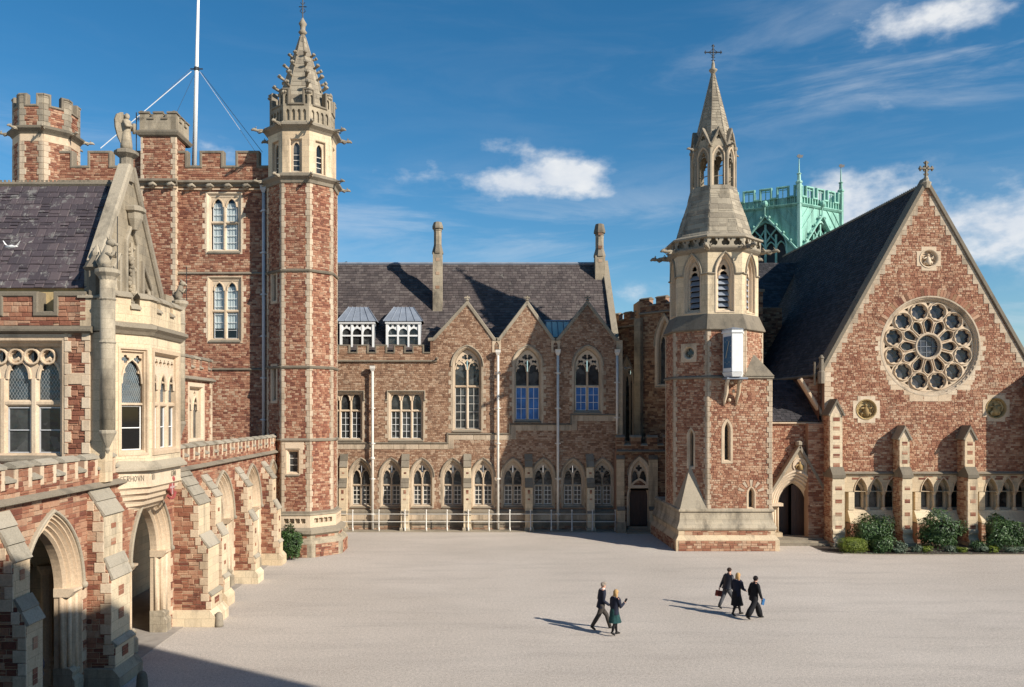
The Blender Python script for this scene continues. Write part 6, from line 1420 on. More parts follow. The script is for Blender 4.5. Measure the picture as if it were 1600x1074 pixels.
# inside of the walk
m = MB(); m.wbox(-15.5, -15, 12, 47, 0, 6); m.build('back_wall', ASHJ, CL); m = MB(); m.wbox(-16.5, XC - .55, 12, 46.3, 5.75, 5.85); m.build('lead_flat', LEAD, CL)
for y in (19.9, 24.4, 26.2, 31.3): m = MB(); m.rev((-14.6, y), [(.34, 0), (.34, .5), (.24, .6), (.28, .75), (.2, .85), (.2, 3.3), (.3, 3.5), (.3, 3.6)], 12); m.rev((-14.6, y), [(.28, 3.6), (.28, 5.8)], 8); m.build('inner_column', ASH, CL, smooth=False)
m = MB(); m.wbox(-16, -11.95, 24.25, 24.6, 0, 5.8); m.build('inner_wall', ASHJ, CL)
for xx in (-12.75, -13.5): m = MB(); m.rev((xx, 24.12), [(.3, 0), (.3, .5), (.22, .6), (.25, .72), (.17, .82), (.17, 3.25), (.27, 3.42), (.27, 3.52)], 12); m.build('respond', ASH, CL)
# ------------------------------------------------------------------ great hall
YH = 24.7; FH = FY(YH); hx = lambda p: X(p, YH); hz = lambda p: Z(p, YH)
HL = thing('great_hall', 'slate-roofed hall with tall traceried windows and a carved stone gable at the left', 'building', (-14, YH, 5))
XG = -11.75; y1h = 30.3
lo, hi = hz(709), hz(541); w_l = stretch_interval(hx(2.5) - .95, hx(88), 3, .25); l0 = w_l[0][0]; r0 = hx(89)
g = lambda o: rect(l0 - o, r0 + o, lo - o, hi + o)
lw = w_l[0][1] - w_l[0][0]; sp = hz(592)
foils = [foil(u, hz(556.5), .19, 4, 0, 5) for u in [l0 + .02 + lw * .0 + .25 + k * .488 for k in range(int((r0 - l0 - .3) / .488) + 1)]]
hh = [window(HL, FH, g, w_l, sur=.27, depth=.42, transoms=(hz(630),), glass=[GLS, GLB], heads=(sp, .62), holes=foils, mw=.22, tw=.2, bars=(1, lo + .02, hz(632) - .1, 2), barmat=PIPE, barw=.03,
             steps=[(.27, 0), (.27, .03), (.17, .03), (.13, -.02), (.10, -.12), (.04, -.16), (0, -.2), (0, -.42)], sill=True)]
m = MB()
for k in range(int((r0 - l0 - .3) / .488) + 1): m.bar(FH, circle(l0 + .27 + k * .488, hz(556.5), .225, 14), .07, -.3, -.2, True)
m.build('tracery_ring', ASH, HL)
xw = -18.5; P = rect(xw, XG, 5.6, hz(519)); m = MB(); m.prism(FH, P, -.6, 0, hh, back=False); m.build('wall', MORT, HL)
lay(HL, FH, courses([rect(xw, XG, 6.0, hz(519))] + hh, (.09, .19), (.16, .48), seed=111), RED, single=200, dep=(.015, .05), jit=.008, seed=111)
u = hx(103); k = 0; v = hz(709)
while v < hz(541) + .2:                              # toothed jambs of the window and the wall end
    blk(HL, FH, r0 + .25, r0 + .25 + (.10, .2)[k % 2], v, v + .33, 0, .055); blk(HL, FH, XG - (.14, .24)[(k + 1) % 2], XG + .01, v, v + .33, 0, .055); v += .34; k += 1
blk(HL, FH, r0 + .28, XG, hz(601), hz(583), 0, .05); blk(HL, FH, xw, r0 + .45, hz(541) + .27, hz(522), 0, .05)
m = MB(); m.box(FH, XG - .02, XG + .45, 5.9, hz(519), -.5, -.004); m.build('corner_wall', ASHJ, HL)
ledge(HL, FH, xw, XG + .1, hz(521), .24, .22)
parapet(HL, FH, xw, XG - .12, hz(516), hz(491), hz(460), 1.05, .62, start=(hx(14) - .86 - xw) % 1.67 or .5, mat=RED, hs=(.11, .2), ws=(.18, .42), cw=.17, single=40, seed=4)
m = MB(); m.box(FH, XG - .3, XG + .3, hz(517), hz(466), -.4, .02); m.build('corner_pier', ASHJ, HL)
m = MB(); m.profile(FH, XG - .36, XG + .34, [(-.42, hz(466)), (.08, hz(466)), (.08, hz(463)), (-.15, hz(456)), (-.42, hz(458))]); m.build('pier_cap', GRY, HL)
# hall roof
Ym = 27.5; z_r = Z(291, Ym); ye_, ze_ = 25.15, Z(446, 25.1)
slope_roof(HL, (xw, ye_ - .12, ze_ - .1), (XG - .15, ye_ - .12, ze_ - .1), (xw, Ym, z_r), (XG - .15, Ym, z_r), SLT, hs=(.24, .36), ws=(.22, .42), single=300, seed=120, dep=(.02, .045), under=SLT)
m = MB(); m.add([(xw, Ym, z_r), (XG - .1, Ym, z_r), (XG - .1, y1h, 12.2), (xw, y1h, 12.2)], [(0, 1, 2, 3)]); m.build('rear_roof', SLT, HL)
m = MB(); m.wbox(xw, XG - .2, ye_ - .02, ye_ + .1, hz(500), ze_ - .02); m.build('eaves_wall', YEL, HL)
m = MB(); m.tube([(xw, Ym, z_r + .05), (XG - .1, Ym, z_r + .05)], .09, 6)
k = 0
while xw + k * .14 < XG - .2: m.wbox(xw + k * .14, xw + k * .14 + .07, Ym - .02, Ym + .02, z_r + .1, z_r + .2); k += 1
m.build('ridge_cresting', COP, HL, kind='stuff')
# the carved gable facing the court
FGb = FX(XG); zap = Z(262, 27.5) ; zft = 11.6; s_ = 1.37; base_hw = (zap - zft) / s_ * 1.0; yc = 27.5
gpts = [(yc - 2.45, zft), (yc + 3.0, zft), (yc + .16, zap), (yc - .16, zap), (yc - 2.45, zft + .85)]
m = MB(); m.prism(FGb, gpts, -.35, 0); m.build('gable', GRYJ, HL)
m = MB(); m.bar(FGb, [(yc - 2.3, zft + 1.0), (yc - .1, zap + .0)], .26, -.3, .12, ch=.25); m.build('gable_coping', GRY, HL)
m = MB(); m.bar(FGb, [(yc + 3.1, zft - .1), (yc + .1, zap + .0)], .26, -.3, .12, ch=.25); m.build('gable_coping', GRY, HL)
m = MB(); m.wbox(XG - .2, XG + .2, yc + 2.62, yc + 3.2, zft - .3, zft + .75); m.build('kneeler', GRYJ, HL)
m = MB(); m.rev((XG + .0, yc - 2.35), [(.16, zft - .3), (.16, zft + .75), (.22, zft + .85), (.13, zft + 1.05), (.16, zft + 1.3), (.03, zft + 1.55)], 8); m.build('kneeler', GRYJ, HL)
for yy, hh_, zz in ((yc, 1.9, 12.3), (yc - 1.35, .8, 12.0), (yc + 1.35, .8, 12.0)):      # blind tracery panels with carved figures
    q = [(yy - .42, zz - .6), (yy + .42, zz - .6), (yy + .42, zz + hh_ - .5), (yy, zz + hh_ + .15), (yy - .42, zz + hh_ - .5)]
    if yy != yc: s2 = 1 if yy > yc else -1; q = [(yy - .45 * s2, zz - .6), (yy + .45 * s2, zz - .6), (yy + .3 * s2, zz + .35), (yy - .45 * s2, zz + hh_ + .35)][::s2]
    m = MB(); m.bar(FGb, q + [q[0]], .1, 0, .12); m.build('panel_moulding', GRY, HL)
    m = MB(); rc = random.Random(int(yy * 10))
    for k in range(int(26 * hh_)):
        f = rc.random(); uu = yy + rc.gauss(0, .12) * (1.1 - f * .5); vv = zz - .5 + f * hh_; m.ball(FGb.p(uu, vv, rc.uniform(.02, .1)), rc.uniform(.045, .1), 6, 4, (1, rc.uniform(.6, 1.3), rc.uniform(.7, 1.5)))
    m.tube([FGb.p(yy, zz - .6, .05), FGb.p(yy + .06, zz - .2, .09), FGb.p(yy - .05, zz + hh_ * .3, .09), FGb.p(yy, zz + hh_ - .5, .05)], [.06, .09, .08, .04], 7); m.build('carving', GRYJ, HL, smooth=True)
m = MB(); m.rev((XG + .15, yc), [(.1, zap - 2.1), (.24, zap - 1.75), (.26, zap - 1.55), (.34, zap - 1.5), (.34, zap - 1.38), (.2, zap - 1.3)], 8); m.build('niche_canopy', GRY, HL)
m = MB(); m.rev((XG - .12, yc), [(.22, zap - .5), (.2, zap + .05), (.2, zap + .3), (.36, zap + .42), (.36, zap + .52), (.24, zap + .58)], 8); m.build('pedestal', GRY, HL)
# angel on the gable
def angel(c, h):
    t = thing('angel_statue', 'carved stone angel with folded wings standing on the gable apex', 'statue', c); x, y, z = c
    m = MB(); m.tube([(x, y, z), (x, y, z + h * .12), (x, y, z + h * .35), (x, y, z + h * .52), (x, y, z + h * .7), (x, y, z + h * .80), (x, y, z + h * .84)], [h * .15, h * .155, h * .13, h * .11, h * .14, h * .11, h * .05], 10)
    m.ball((x + .02, y, z + h * .91), h * .075, 9, 7, (1, .9, 1.15)); m.ball((x + h * .07, y, z + h * .90), h * .018, 5, 4)
    for s in (-1, 1): m.tube([(x, y + s * h * .13, z + h * .76), (x + h * .08, y + s * h * .17, z + h * .6), (x + h * .17, y + s * h * .05, z + h * .64)], [h * .05, h * .042, h * .03], 7)
    m.tube([(x + h * .2, y + .02, z + h * .45), (x + h * .2, y + .02, z + h * .72)], [h * .04, h * .05], 6)
    m.build('figure', GRYJ, t, smooth=True)
    for s in (-1, 1):
        m = MB(); L = []
        for (v, a_, b_) in ((.99, .10, .05), (.94, .06, .14), (.8, .04, .18), (.6, .03, .17), (.35, .04, .12), (.12, .06, .03)):
            L.append([(x - h * .04, y + s * h * .09, z + h * v), (x - h * (.05 + b_), y + s * h * (.10 + b_ * .35), z + h * v), (x - h * (.07 + b_ * 1.15), y + s * h * (.07 + b_ * .35), z + h * v), (x - h * .08, y + s * h * .04, z + h * v)])
        m.loft(L, True, True, True); m.build('wing', GRYJ, t, smooth=False)
    return t
angel((XG - .12, yc, zap + .57), 1.25)
# corner shafts carrying heraldic beasts
def beast_shaft(x, y, z0, z1, r, lab):
    b = thing_part('corner_shaft', HL, (x, y, z0)); m = MB(); m.rev((x, y), [(.03, z0 - .55), (.07, z0 - .45), (.05, z0 - .38), (r, z0), (r * 1.15, z0 + .06), (r * 1.15, z0 + .12), (r, z0 + .16)], 12); m.build('corbel', GRY, b)
    m = MB(); n_ = 5
    m.tube([(x, y, z0 + .1), (x, y, z1)], r, 14); m.build('shaft', GRYJ, b, smooth=True)
    for zz in (z0 + (z1 - z0) * .58, z0 + (z1 - z0) * .85): m = MB(); m.rev((x, y), [(r, zz - .05), (r * 1.15, zz), (r, zz + .05)], 12); m.build('collar', GRY, b)
    m = MB(); m.rev((x, y), [(r, z1 - .15), (r * 1.2, z1 - .05), (r * 1.65, z1 + .06), (r * 1.65, z1 + .16), (r * 1.2, z1 + .2)], 12); m.build('capital', GRY, b)
    t = thing('heraldic_beast', lab, 'statue', (x, y, z1 + .2)); m = MB(); z = z1 + .2; k = r / .21
    m.tube([(x - .1 * k, y, z), (x - .08 * k, y, z + .22 * k), (x, y, z + .45 * k), (x + .04 * k, y, z + .66 * k)], [.17 * k, .19 * k, .15 * k, .1 * k], 8); m.ball((x + .1 * k, y, z + .74 * k), .12 * k, 8, 6, (1.3, .9, 1)); m.tube([(x + .18 * k, y, z + .72 * k), (x + .3 * k, y, z + .68 * k)], [.07 * k, .04 * k], 6)
    for s in (-1, 1): m.tube([(x, y + s * .1 * k, z + .42 * k), (x + .18 * k, y + s * .1 * k, z + .36 * k), (x + .22 * k, y + s * .06 * k, z + .5 * k)], [.06 * k, .05 * k, .04 * k], 6); m.tube([(x - .05 * k, y + s * .14 * k, z + .05), (x + .16 * k, y + s * .15 * k, z + .04)], [.09 * k, .05 * k], 6); m.tube([(x + .06 * k, y + s * .07 * k, z + .82 * k), (x + .03 * k, y + s * .1 * k, z + .93 * k)], [.04 * k, .015 * k], 5)
    m.tube([(x - .2 * k, y, z + .05), (x - .32 * k, y, z + .25 * k), (x - .22 * k, y, z + .4 * k)], [.05 * k, .04 * k, .03 * k], 6)
    m.build('figure', GRY, t, smooth=True); m = MB(); m.tube([(x + .28 * k, y, z), (x + .28 * k, y, z + 1.5 * k)], .014, 5); m.build('rod', IRON, t)
    return b
beast_shaft(X(168, YH - .15), YH - .15, hz(680), hz(432), .22, 'carved stone beast holding a rod on the near corner shaft')
y2 = 31.0; beast_shaft(X(281.5, y2), y2, Z(665, y2), Z(478, y2), .18, 'carved stone beast holding a rod on the far corner shaft of the oriel')
m = MB(); m.rev((X(150, 24.9), 24.9), [(.24, Z(470, 24.9)), (.24, Z(425, 24.9)), (.34, Z(420, 24.9)), (.1, Z(400, 24.9))], 8); m.build('rear_finial', COP, HL)
# ------------------------------------------------------------------ oriel
OR = thing('oriel_window', 'cream limestone oriel with leaded lights projecting over the second archway', 'oriel', (-11.3, 28.4, 6))
pts = [(-11.62, YH + .1), (-11.55, 26.0), (-10.82, 26.95), (-10.82, 29.6), (-11.5, 30.5), (-11.55, 31.2)]
zo0, zo1 = Z(712, 27.5), Z(545, 27.0); zl = 10.62
seg = list(zip(pts[:-1], pts[1:]))
for i, (p, q) in enumerate(seg):
    F = FD(p, q); L = (Vector(q) - Vector(p)).length; hh = []
    if i in (1, 3):
        a_, b_ = .24, L - .24; lo, hi, tr, sp = Z(703, 26.8), Z(552, 26.8), Z(632, 26.8), Z(600, 26.8)
        g = lambda o, a_=a_, b_=b_: rect(a_ - o, b_ + o, lo - o, hi + o)
        hh = [window(OR, F, g, [(a_ + .02, b_ - .02)], sur=.17, depth=.26, transoms=(tr,), glass=[CLR, GLB], heads=(sp, .78), holes=[foil((a_ + b_) / 2 - .21, hi - .22, .14, 4, 0, 4), foil((a_ + b_) / 2 + .21, hi - .22, .14, 4, 0, 4)], mw=.1, bars=(1, lo + .02, tr - .06, 2), barmat=WHT, barw=.03, sill=False, steps=[(.17, 0), (.17, .02), (.1, .02), (.06, -.05), (.03, -.05), (0, -.12), (0, -.26)])]
    if i == 2:
        a_, b_ = .3, L - .3; lo, hi, tr, sp = Z(703, 26.8), Z(552, 26.8), Z(632, 26.8), Z(608, 26.8); Ls = stretch_interval(a_, b_, 3, .2)
        g = lambda o, a_=a_, b_=b_: rect(a_ - o, b_ + o, lo - o, hi + o)
        hh = [window(OR, F, g, Ls, sur=.2, depth=.26, transoms=(tr,), glass=[GLS, GLB], heads=(sp, .55), holes=[foil(a_ + .17 + k * .345, hi - .26, .13, 4, 0, 4) for k in range(6) if a_ + .17 + k * .345 < b_ - .13], mw=.18, bars=(1, lo + .02, tr - .06, 2), barmat=WHT, barw=.03, sill=False)]
    zl_ = 6.0 if i in (0, 4) else zo0 - .3
    m = MB(); m.prism(F, rect(0, L, zl_, zl), -.3, 0, hh, back=False); m.build('wall', ASHJ, OR)
    if i in (0, 4): lay(OR, F, courses([rect(.25 if i == 0 else .1, L - .25, 6.2, 10.2)], (.1, .18), (.16, .4), seed=130 + i), RED)
    m = MB(); m.profile(F, -.06, L + .06, [(-.02, zl - .12), (.06, zl - .1), (.14, zl), (.26, zl + .1), (.26, zl + .2), (-.02, zl + .3)]); m.build('cornice', GRY, OR)
    if L > .9:
        zz0, zz1, zz2 = zl + .2, zl + .72, zl + 1.08; P, tp = battle(0, L, zz0, zz1, zz2, .82 if L > 2 else .5, .3, start=.5)
        m = MB(); m.prism(F, P, -.3, 0); m.build('parapet', ASHJ, OR)
        c = MB()
        for k in range(0, len(tp), 2): (u0, v), (u1, _) = tp[k], tp[k + 1]; c.profile(F, u0 - .03, u1 + .03, [(-.36, v), (.08, v), (.08, v + .06), (-.1, v + .2), (-.36, v + .06)])
        c.build('coping', GRY, OR)
        for k in range(0, len(tp), 2):
            if tp[k][1] == zz1: m = MB(); m.box(F, tp[k][0], tp[k + 1][0], zz1 - .02, zz1 + .0, -.3, .03); m.build('crenel_sill', GRY, OR)
    else:
        m = MB(); m.box(F, 0, L, zl + .2, zl + 1.08, -.3, 0); m.build('parapet', ASHJ, OR)
ins = [(-11.3, 26.3), (-10.98, 27.1), (-10.98, 29.5), (-11.3, 30.3)]
def oriel_ring(m, prof):
    loops = []
    for o, z in prof: loops.append([(-11.6, 26.0 - o * 1.0, z), (-11.5 + 0, 26.0 - o, z), (-10.82 + o, 26.95 - o * .55, z), (-10.82 + o, 29.6 + o * .55, z), (-11.5, 30.5 + o, z), (-11.6, 30.5 + o, z)])
    return m.loft(loops, False, True, True)
m = MB(); oriel_ring(m, [(-.05, zo0 - .1), (.16, zo0 - .32), (.2, zo0 - .36), (.2, zo0 - .44), (.02, zo0 - .5)]); m.build('base_weathering', GRY, OR)
zi1, zi0 = zo0 - .5, zo0 - .88
m = MB(); oriel_ring(m, [(.0, zi1 + .02), (.0, zi0)]); m.build('inscription_band', ASH, OR)
m = MB(); loops = []
for f, o in ((0, .0), (.12, .03), (.2, -.06), (.34, -.08), (.44, -.2), (.56, -.22), (.66, -.36), (.8, -.4), (.9, -.56), (1.0, -.62)):
    z = zi0 - f * .95; yy0, yy1 = 26.0 - o * .9, 30.5 + o * .9; x2_ = max(-11.48, -10.82 + o); loops.append([(-11.6, yy0 + -o * .4, z), (-11.5, yy0 - o * .4, z), (x2_, 26.95 - o * 1.1, z), (x2_, 29.6 + o * 1.1, z), (-11.5, yy1 + o * .4, z), (-11.6, yy1 + o * .4, z)])
m.loft(loops, False, True, True); m.build('corbel', ASH, OR)
# carved letters on the band
def letters(th, F, u, v, h, txt):
    G = {'S': [[(1, .85), (.5, 1), (0, .75), (1, .3), (.5, 0), (0, .15)]], 'P': [[(0, 0), (0, 1), (.8, .95), (.8, .55), (0, .5)]], 'I': [[(.5, 0), (.5, 1)]], 'R': [[(0, 0), (0, 1), (.8, .95), (.8, .55), (0, .5), (.9, 0)]], 'T': [[(.5, 0), (.5, 1)], [(0, 1), (1, 1)]],
         'U': [[(0, 1), (0, .2), (.5, 0), (1, .2), (1, 1)]], 'E': [[(1, 0), (0, 0), (0, 1), (1, 1)], [(0, .5), (.8, .5)]], 'C': [[(1, .85), (.5, 1), (0, .75), (0, .25), (.5, 0), (1, .15)]], 'O': [[(.5, 1), (0, .7), (0, .3), (.5, 0), (1, .3), (1, .7), (.5, 1)]], 'N': [[(0, 0), (0, 1), (1, 0), (1, 1)]],
         'M': [[(0, 0), (0, 1), (.5, .4), (1, 1), (1, 0)]], 'A': [[(0, 0), (.5, 1), (1, 0)], [(.2, .4), (.8, .4)]], 'H': [[(0, 0), (0, 1)], [(1, 0), (1, 1)], [(0, .5), (1, .5)]], 'D': [[(0, 0), (0, 1), (.8, .8), (.8, .2), (0, 0)]], 'B': [[(0, 0), (0, 1), (.8, .8), (.1, .5), (.9, .2), (0, 0)]], 'V': [[(0, 1), (.5, 0), (1, 1)]]}
    for ch in txt:
        if ch in G:
            m = MB()
            for s in G[ch]: m.bar(F, [(u + a_ * h * .5, v + b_ * h) for a_, b_ in s], h * .15, 0, .012, ch=.1)
            m.build('letter', COP, th)
        u += h * (.38 if ch == 'I' else .72)
F1 = FD((-11.5, 26.0), (-10.82, 26.95)); letters(OR, F1, .08, zi0 + .1, .17, 'CERHOVN')
F2 = FX(-10.815); letters(OR, F2, 27.0, zi0 + .1, .17, 'ITI'); letters(OR, F2, 28.7, zi0 + .1, .17, 'CANI')
# room behind the clear panes
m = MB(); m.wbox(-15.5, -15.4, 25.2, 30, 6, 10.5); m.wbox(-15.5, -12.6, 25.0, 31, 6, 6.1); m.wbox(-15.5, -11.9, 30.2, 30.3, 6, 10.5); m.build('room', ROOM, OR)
m = MB(); m.wbox(-13.2, -13.05, 27.6, 28.1, 6.5, 8.9); m.build('inner_door_frame', CURT, OR)
SHD = thing('coat_of_arms', 'small painted red and white coat of arms under the oriel', 'shield', (-10.95, 28.6, zi0 - .5))
RP = mat_plain('red paint', (.30, .06, .055), .6, 0, .3, 6)
FS = Fr((-10.98, 0, 0), (1, 0, -.3)); FS = FX(-10.96)
m = MB(); z = zi0 - .62; y = 28.9; m.prism(FS, [(y, z), (y + .22, z + .22), (y + .22, z + .5), (y - .22, z + .5), (y - .22, z + .22)], 0, .1); m.build('shield', RP, SHD)
hexm = mat_plain('faded pink paint', (.45, .30, .28), .7, 0, .3, 8)
m = MB(); m.prism(FS, [(y - .04, z + .06), (y + .04, z + .06), (y + .04, z + .48), (y - .04, z + .48)], .1, .115); m.prism(FS, [(y - .2, z + .28), (y + .2, z + .28), (y + .2, z + .35), (y - .2, z + .35)], .1, .118); m.build('cross', hexm, SHD)
m = MB(); m.tube([FS.p(y - .35, z + .05, .08), FS.p(y - .2, z - .06, .1), FS.p(y, z - .08, .12), FS.p(y + .2, z - .02, .1), FS.p(y + .35, z + .12, .08)], .05, 6); m.ball(FS.p(y, z + .6, .08), .13, 7, 5); m.build('scroll', RP, SHD)
# low wing between oriel and gate tower
LW = thing('low_wing', 'low battlemented wing with a narrow window between oriel and gate tower', 'building', (-12.5, 35, 5)); XL = -12.45; FL = FX(XL)
lo, hi = Z(685, 35.8), Z(607, 35.8); g = lambda o: rect(35.1 - o, 36.7 + o, lo - o, hi + o)
hh = [window(LW, FL, g, stretch_interval(35.2, 36.6, 2, .16), sur=.24, depth=.3, heads=(hi - .95, .6), holes=[foil(35.55, hi - .22, .13, 4, 0, 4), foil(36.25, hi - .22, .13, 4, 0, 4)], mw=.14)]
P = rect(31.2, 38, 5.5, 9.45); m = MB(); m.prism(FL, P, -.4, 0, hh, back=False); m.build('wall', MORT, LW); lay(LW, FL, courses([P] + hh, (.1, .17), (.15, .42), seed=140), RED)
quoins(LW, FL, 38, -1, 5.5, 9.45, .3, .2, .34)
ledge(LW, FL, 31.2, 38.1, 9.4, .2, .18); parapet(LW, FL, 31.2, 38, 9.5, 9.95, 10.35, .75, .35, mat=RED, wrap=False, copmat=GRY, thick=.3)
m = MB(); m.wbox(-16, XL - .3, 31, 38, 9.4, 9.5); m.wbox(-16, XL - .1, 37.5, 37.95, 5.5, 10); m.build('lead_flat', LEAD, LW)

# ------------------------------------------------------------------ people
def hexmat(name, c, rough=.85, var=.2): return mat_plain(name, c, rough, 0, var, 12, .2, .3)
SKIN = hexmat('skin', (.50, .27, .19), .55, .05); NAVY = hexmat('navy wool', (.014, .017, .032)); BLK = hexmat('black cloth', (.010, .010, .012)); GRT = hexmat('grey trousers', (.085, .085, .09)); BRT = hexmat('brown grey trousers', (.05, .042, .036))
HG = hexmat('grey hair', (.30, .25, .20)); HB = hexmat('brown hair', (.035, .02, .014)); HBL = hexmat('blonde hair', (.42, .26, .11)); HD = hexmat('dark hair', (.014, .010, .010)); TART = hexmat('dark green tartan', (.012, .05, .05), .85, .6); SHOE = hexmat('black leather', (.012, .011, .010), .4); WSH = hexmat('white shirt', (.7, .7, .7)); REDB = hexmat('red leather', (.15, .02, .012), .6); BLB = hexmat('blue folder', (.02, .10, .24), .5); GLD = hexmat('puffer jacket', (.018, .018, .024), .5)
def skin_body(name, V, E, mat, parent, M):
    me = bpy.data.meshes.new(name); me.from_pydata([tuple(v[0]) for v in V], E, []); o = bpy.data.objects.new(name + '_tmp', me); COL.objects.link(o)
    md = o.modifiers.new('s', 'SKIN'); md.use_smooth_shade = True
    sv = me.skin_vertices[0].data
    for i, v in enumerate(V):
        r = v[1]; sv[i].radius = r if isinstance(r, tuple) else (r, r)
    sv[0].use_root = True
    s2 = o.modifiers.new('d', 'SUBSURF'); s2.levels = 1
    dg = bpy.context.evaluated_depsgraph_get(); me2 = bpy.data.meshes.new_from_object(o.evaluated_get(dg)); bpy.data.objects.remove(o)
    me2.transform(M); me2.materials.clear(); me2.materials.append(mat)
    w = wloc(parent); me2.transform(Matrix.Translation(-w)); ob = bpy.data.objects.new(name, me2); COL.objects.link(ob); ob.parent = parent; return ob
def person(label, px, py, H, head_deg, hair, hairc, top, topc, leg, legc, la, ra, stride=.33, lead=1, lean=.03, neck=(.02, 0), skirt_len=.5, bag=None):
    """la and ra = (elbow, hand) offsets from the shoulder in units of height; x forward, y left, z up"""
    Y = EYE * FPX / (py - HYP); x = X(px, Y); t = thing('person', label, 'person', (x, Y, 0), 'pupils walking across the courtyard')
    M = Matrix.Translation((x, Y, 0)) @ Matrix.Rotation(R(head_deg), 4, 'Z') @ Matrix.Scale(H, 4)
    P = lambda a_, b_, c: Vector((a_, b_, c)); st = stride / 2
    hipL, hipR = P(0, .052, .50), P(0, -.052, .50)
    def legp(hip, f, back):
        ank = P(f, hip.y * .9, .045 + (.05 if back else 0)); kn = (hip + ank) / 2 + P(.035, 0, .01); toe = ank + (P(.075, 0, -.035) if not back else P(.055, 0, -.075)); return kn, ank, toe
    L_ = legp(hipL, st * lead, lead < 0); R_ = legp(hipR, -st * lead, lead > 0)
    ch = P(lean, 0, .74); nk = P(lean * 1.3, 0, .835); hd = P(lean * 1.3 + neck[0], neck[1], .905); crown = hd + P(-.005, 0, .052)
    V = [(P(0, 0, .53), (.085, .06)), (P(lean * .5, 0, .63), (.072, .055)), (ch, (.095, .06)), (nk, (.032, .032)), (hd, (.05, .044)), (crown, (.035, .032)), (hd + P(.052, 0, -.008), .008)]
    E = [(0, 1), (1, 2), (2, 3), (3, 4), (4, 5), (4, 6)]
    def chain(frm, pts):
        i = frm
        for p in pts: V.append(p); E.append((i, len(V) - 1)); i = len(V) - 1
        return i
    for hip, (kn, ank, toe) in ((hipL, L_), (hipR, R_)): chain(0, [(hip, .048), (kn, .032), (ank, .02), (toe, .017)])
    hands = []
    for s, (el_, hn) in ((1, la), (-1, ra)):
        sh = ch + P(0, s * .098, .045); e1 = sh + P(*el_); h1 = sh + P(*hn); d = (h1 - e1).normalized(); pm = h1 + d * .03
        i = chain(2, [(sh, .036), (e1, .024), (h1, .014), (pm, (.016, .010))]); hands.append((h1, pm, d))
        sd_ = d.cross(Vector((0, 0, 1))); sd_ = sd_.normalized() if sd_.length > .01 else Vector((0, 1, 0)); up = sd_.cross(d)
        for k, ln in enumerate((.030, .036, .034, .026)):
            b_ = pm + sd_ * (k - 1.5) * .0105 + d * .008; chain(i, [(b_, .0052), (b_ + d * ln * .55 - up * .004, .0048), (b_ + d * ln - up * .016, .0042)])
        chain(i, [(h1 + sd_ * .016 + d * .008, .0058), (h1 + sd_ * .027 + d * .028, .0045)])
    skin_body('body', V, E, SKIN, t, M)
    W = lambda p: M @ Vector(p)
    def mk(mb, name, mat, smooth=True):
        mb.v = [tuple(W(v)) for v in mb.v]; return mb.build(name, mat, t, smooth=smooth)
    # jacket
    m = MB(); cx = lambda z: lean * (z - .53) / .21
    z0 = {'blazer': .46, 'puffer': .49, 'coat': .43}[top]; k = 1.18 if top == 'puffer' else 1.0
    prof = [(z0, .115, .082), (.52, .108, .078), (.60, .098, .07), (.68, .108, .072), (.75, .118, .07), (.80, .105, .06), (.828, .055, .045)]
    m.loft([[(cx(z) + rx_ * 0 + ry_ * k * math.cos(2 * math.pi * i / 14), rx_ * k * math.sin(2 * math.pi * i / 14), z) for i in range(14)] for z, rx_, ry_ in prof], True, False, True); mk(m, 'jacket', topc)
    for s, (el_, hn) in ((1, la), (-1, ra)):
        sh = ch + P(0, s * .098, .045); m = MB(); e1 = sh + P(*el_); h1 = sh + P(*hn); m.tube([sh + P(0, -s * .03, .012), sh + (e1 - sh) * .15, (sh + e1) / 2, e1, (e1 + h1) / 2, h1], [.045, .046, .040, .036, .031, .026], 8); mk(m, 'sleeve', topc)
    m = MB(); m.rev((lean * 1.3, 0), [(.05, .80), (.047, .83), (.040, .85)], 10, cap=False); mk(m, 'collar', WSH if top == 'blazer' else topc)
    # legs
    if leg == 'trousers' or leg == 'wide':
        for hip, (kn, ank, toe) in ((hipL, L_), (hipR, R_)):
            m = MB(); w2 = 1.7 if leg == 'wide' else 1.; m.tube([hip + P(0, 0, .04), hip - P(0, 0, .04), kn, (kn + ank) / 2, ank + P(0, 0, .0)], [.06, .062, .046 * (w2 * .8 if w2 > 1 else 1), .042 * w2, .036 * w2], 9); mk(m, 'trouser_leg', legc)
    else:
        zb_ = skirt_len; m = MB(); n_ = 20
        m.loft([[( (.0 + ox) + r2 * 1.0 * math.cos(2 * math.pi * i / n_) * (1.12 if z < .4 else 1), r2 * .95 * math.sin(2 * math.pi * i / n_) + .006 * (i % 2), z) for i in range(n_)] for z, r2, ox in ((.58, .075, 0), (.5, .1, 0), (.4, .115, .01), (zb_, .135, .02))], True); mk(m, 'skirt', legc, False)
        for hip, (kn, ank, toe) in ((hipL, L_), (hipR, R_)): m = MB(); m.tube([hip - P(0, 0, .1), kn, (kn + ank) / 2 + P(-.008, 0, 0), ank], [.045, .034, .032, .022], 9); mk(m, 'tights', BLK)
    for (kn, ank, toe) in (L_, R_):
        m = MB(); m.tube([ank + P(-.028, 0, -.012), ank + P(0, 0, -.012), (ank + toe) / 2 + P(0, 0, -.004), toe + P(.018, 0, 0)], [.02, .027, .026, .016], 8); mk(m, 'shoe', SHOE)
    # hair
    m = MB()
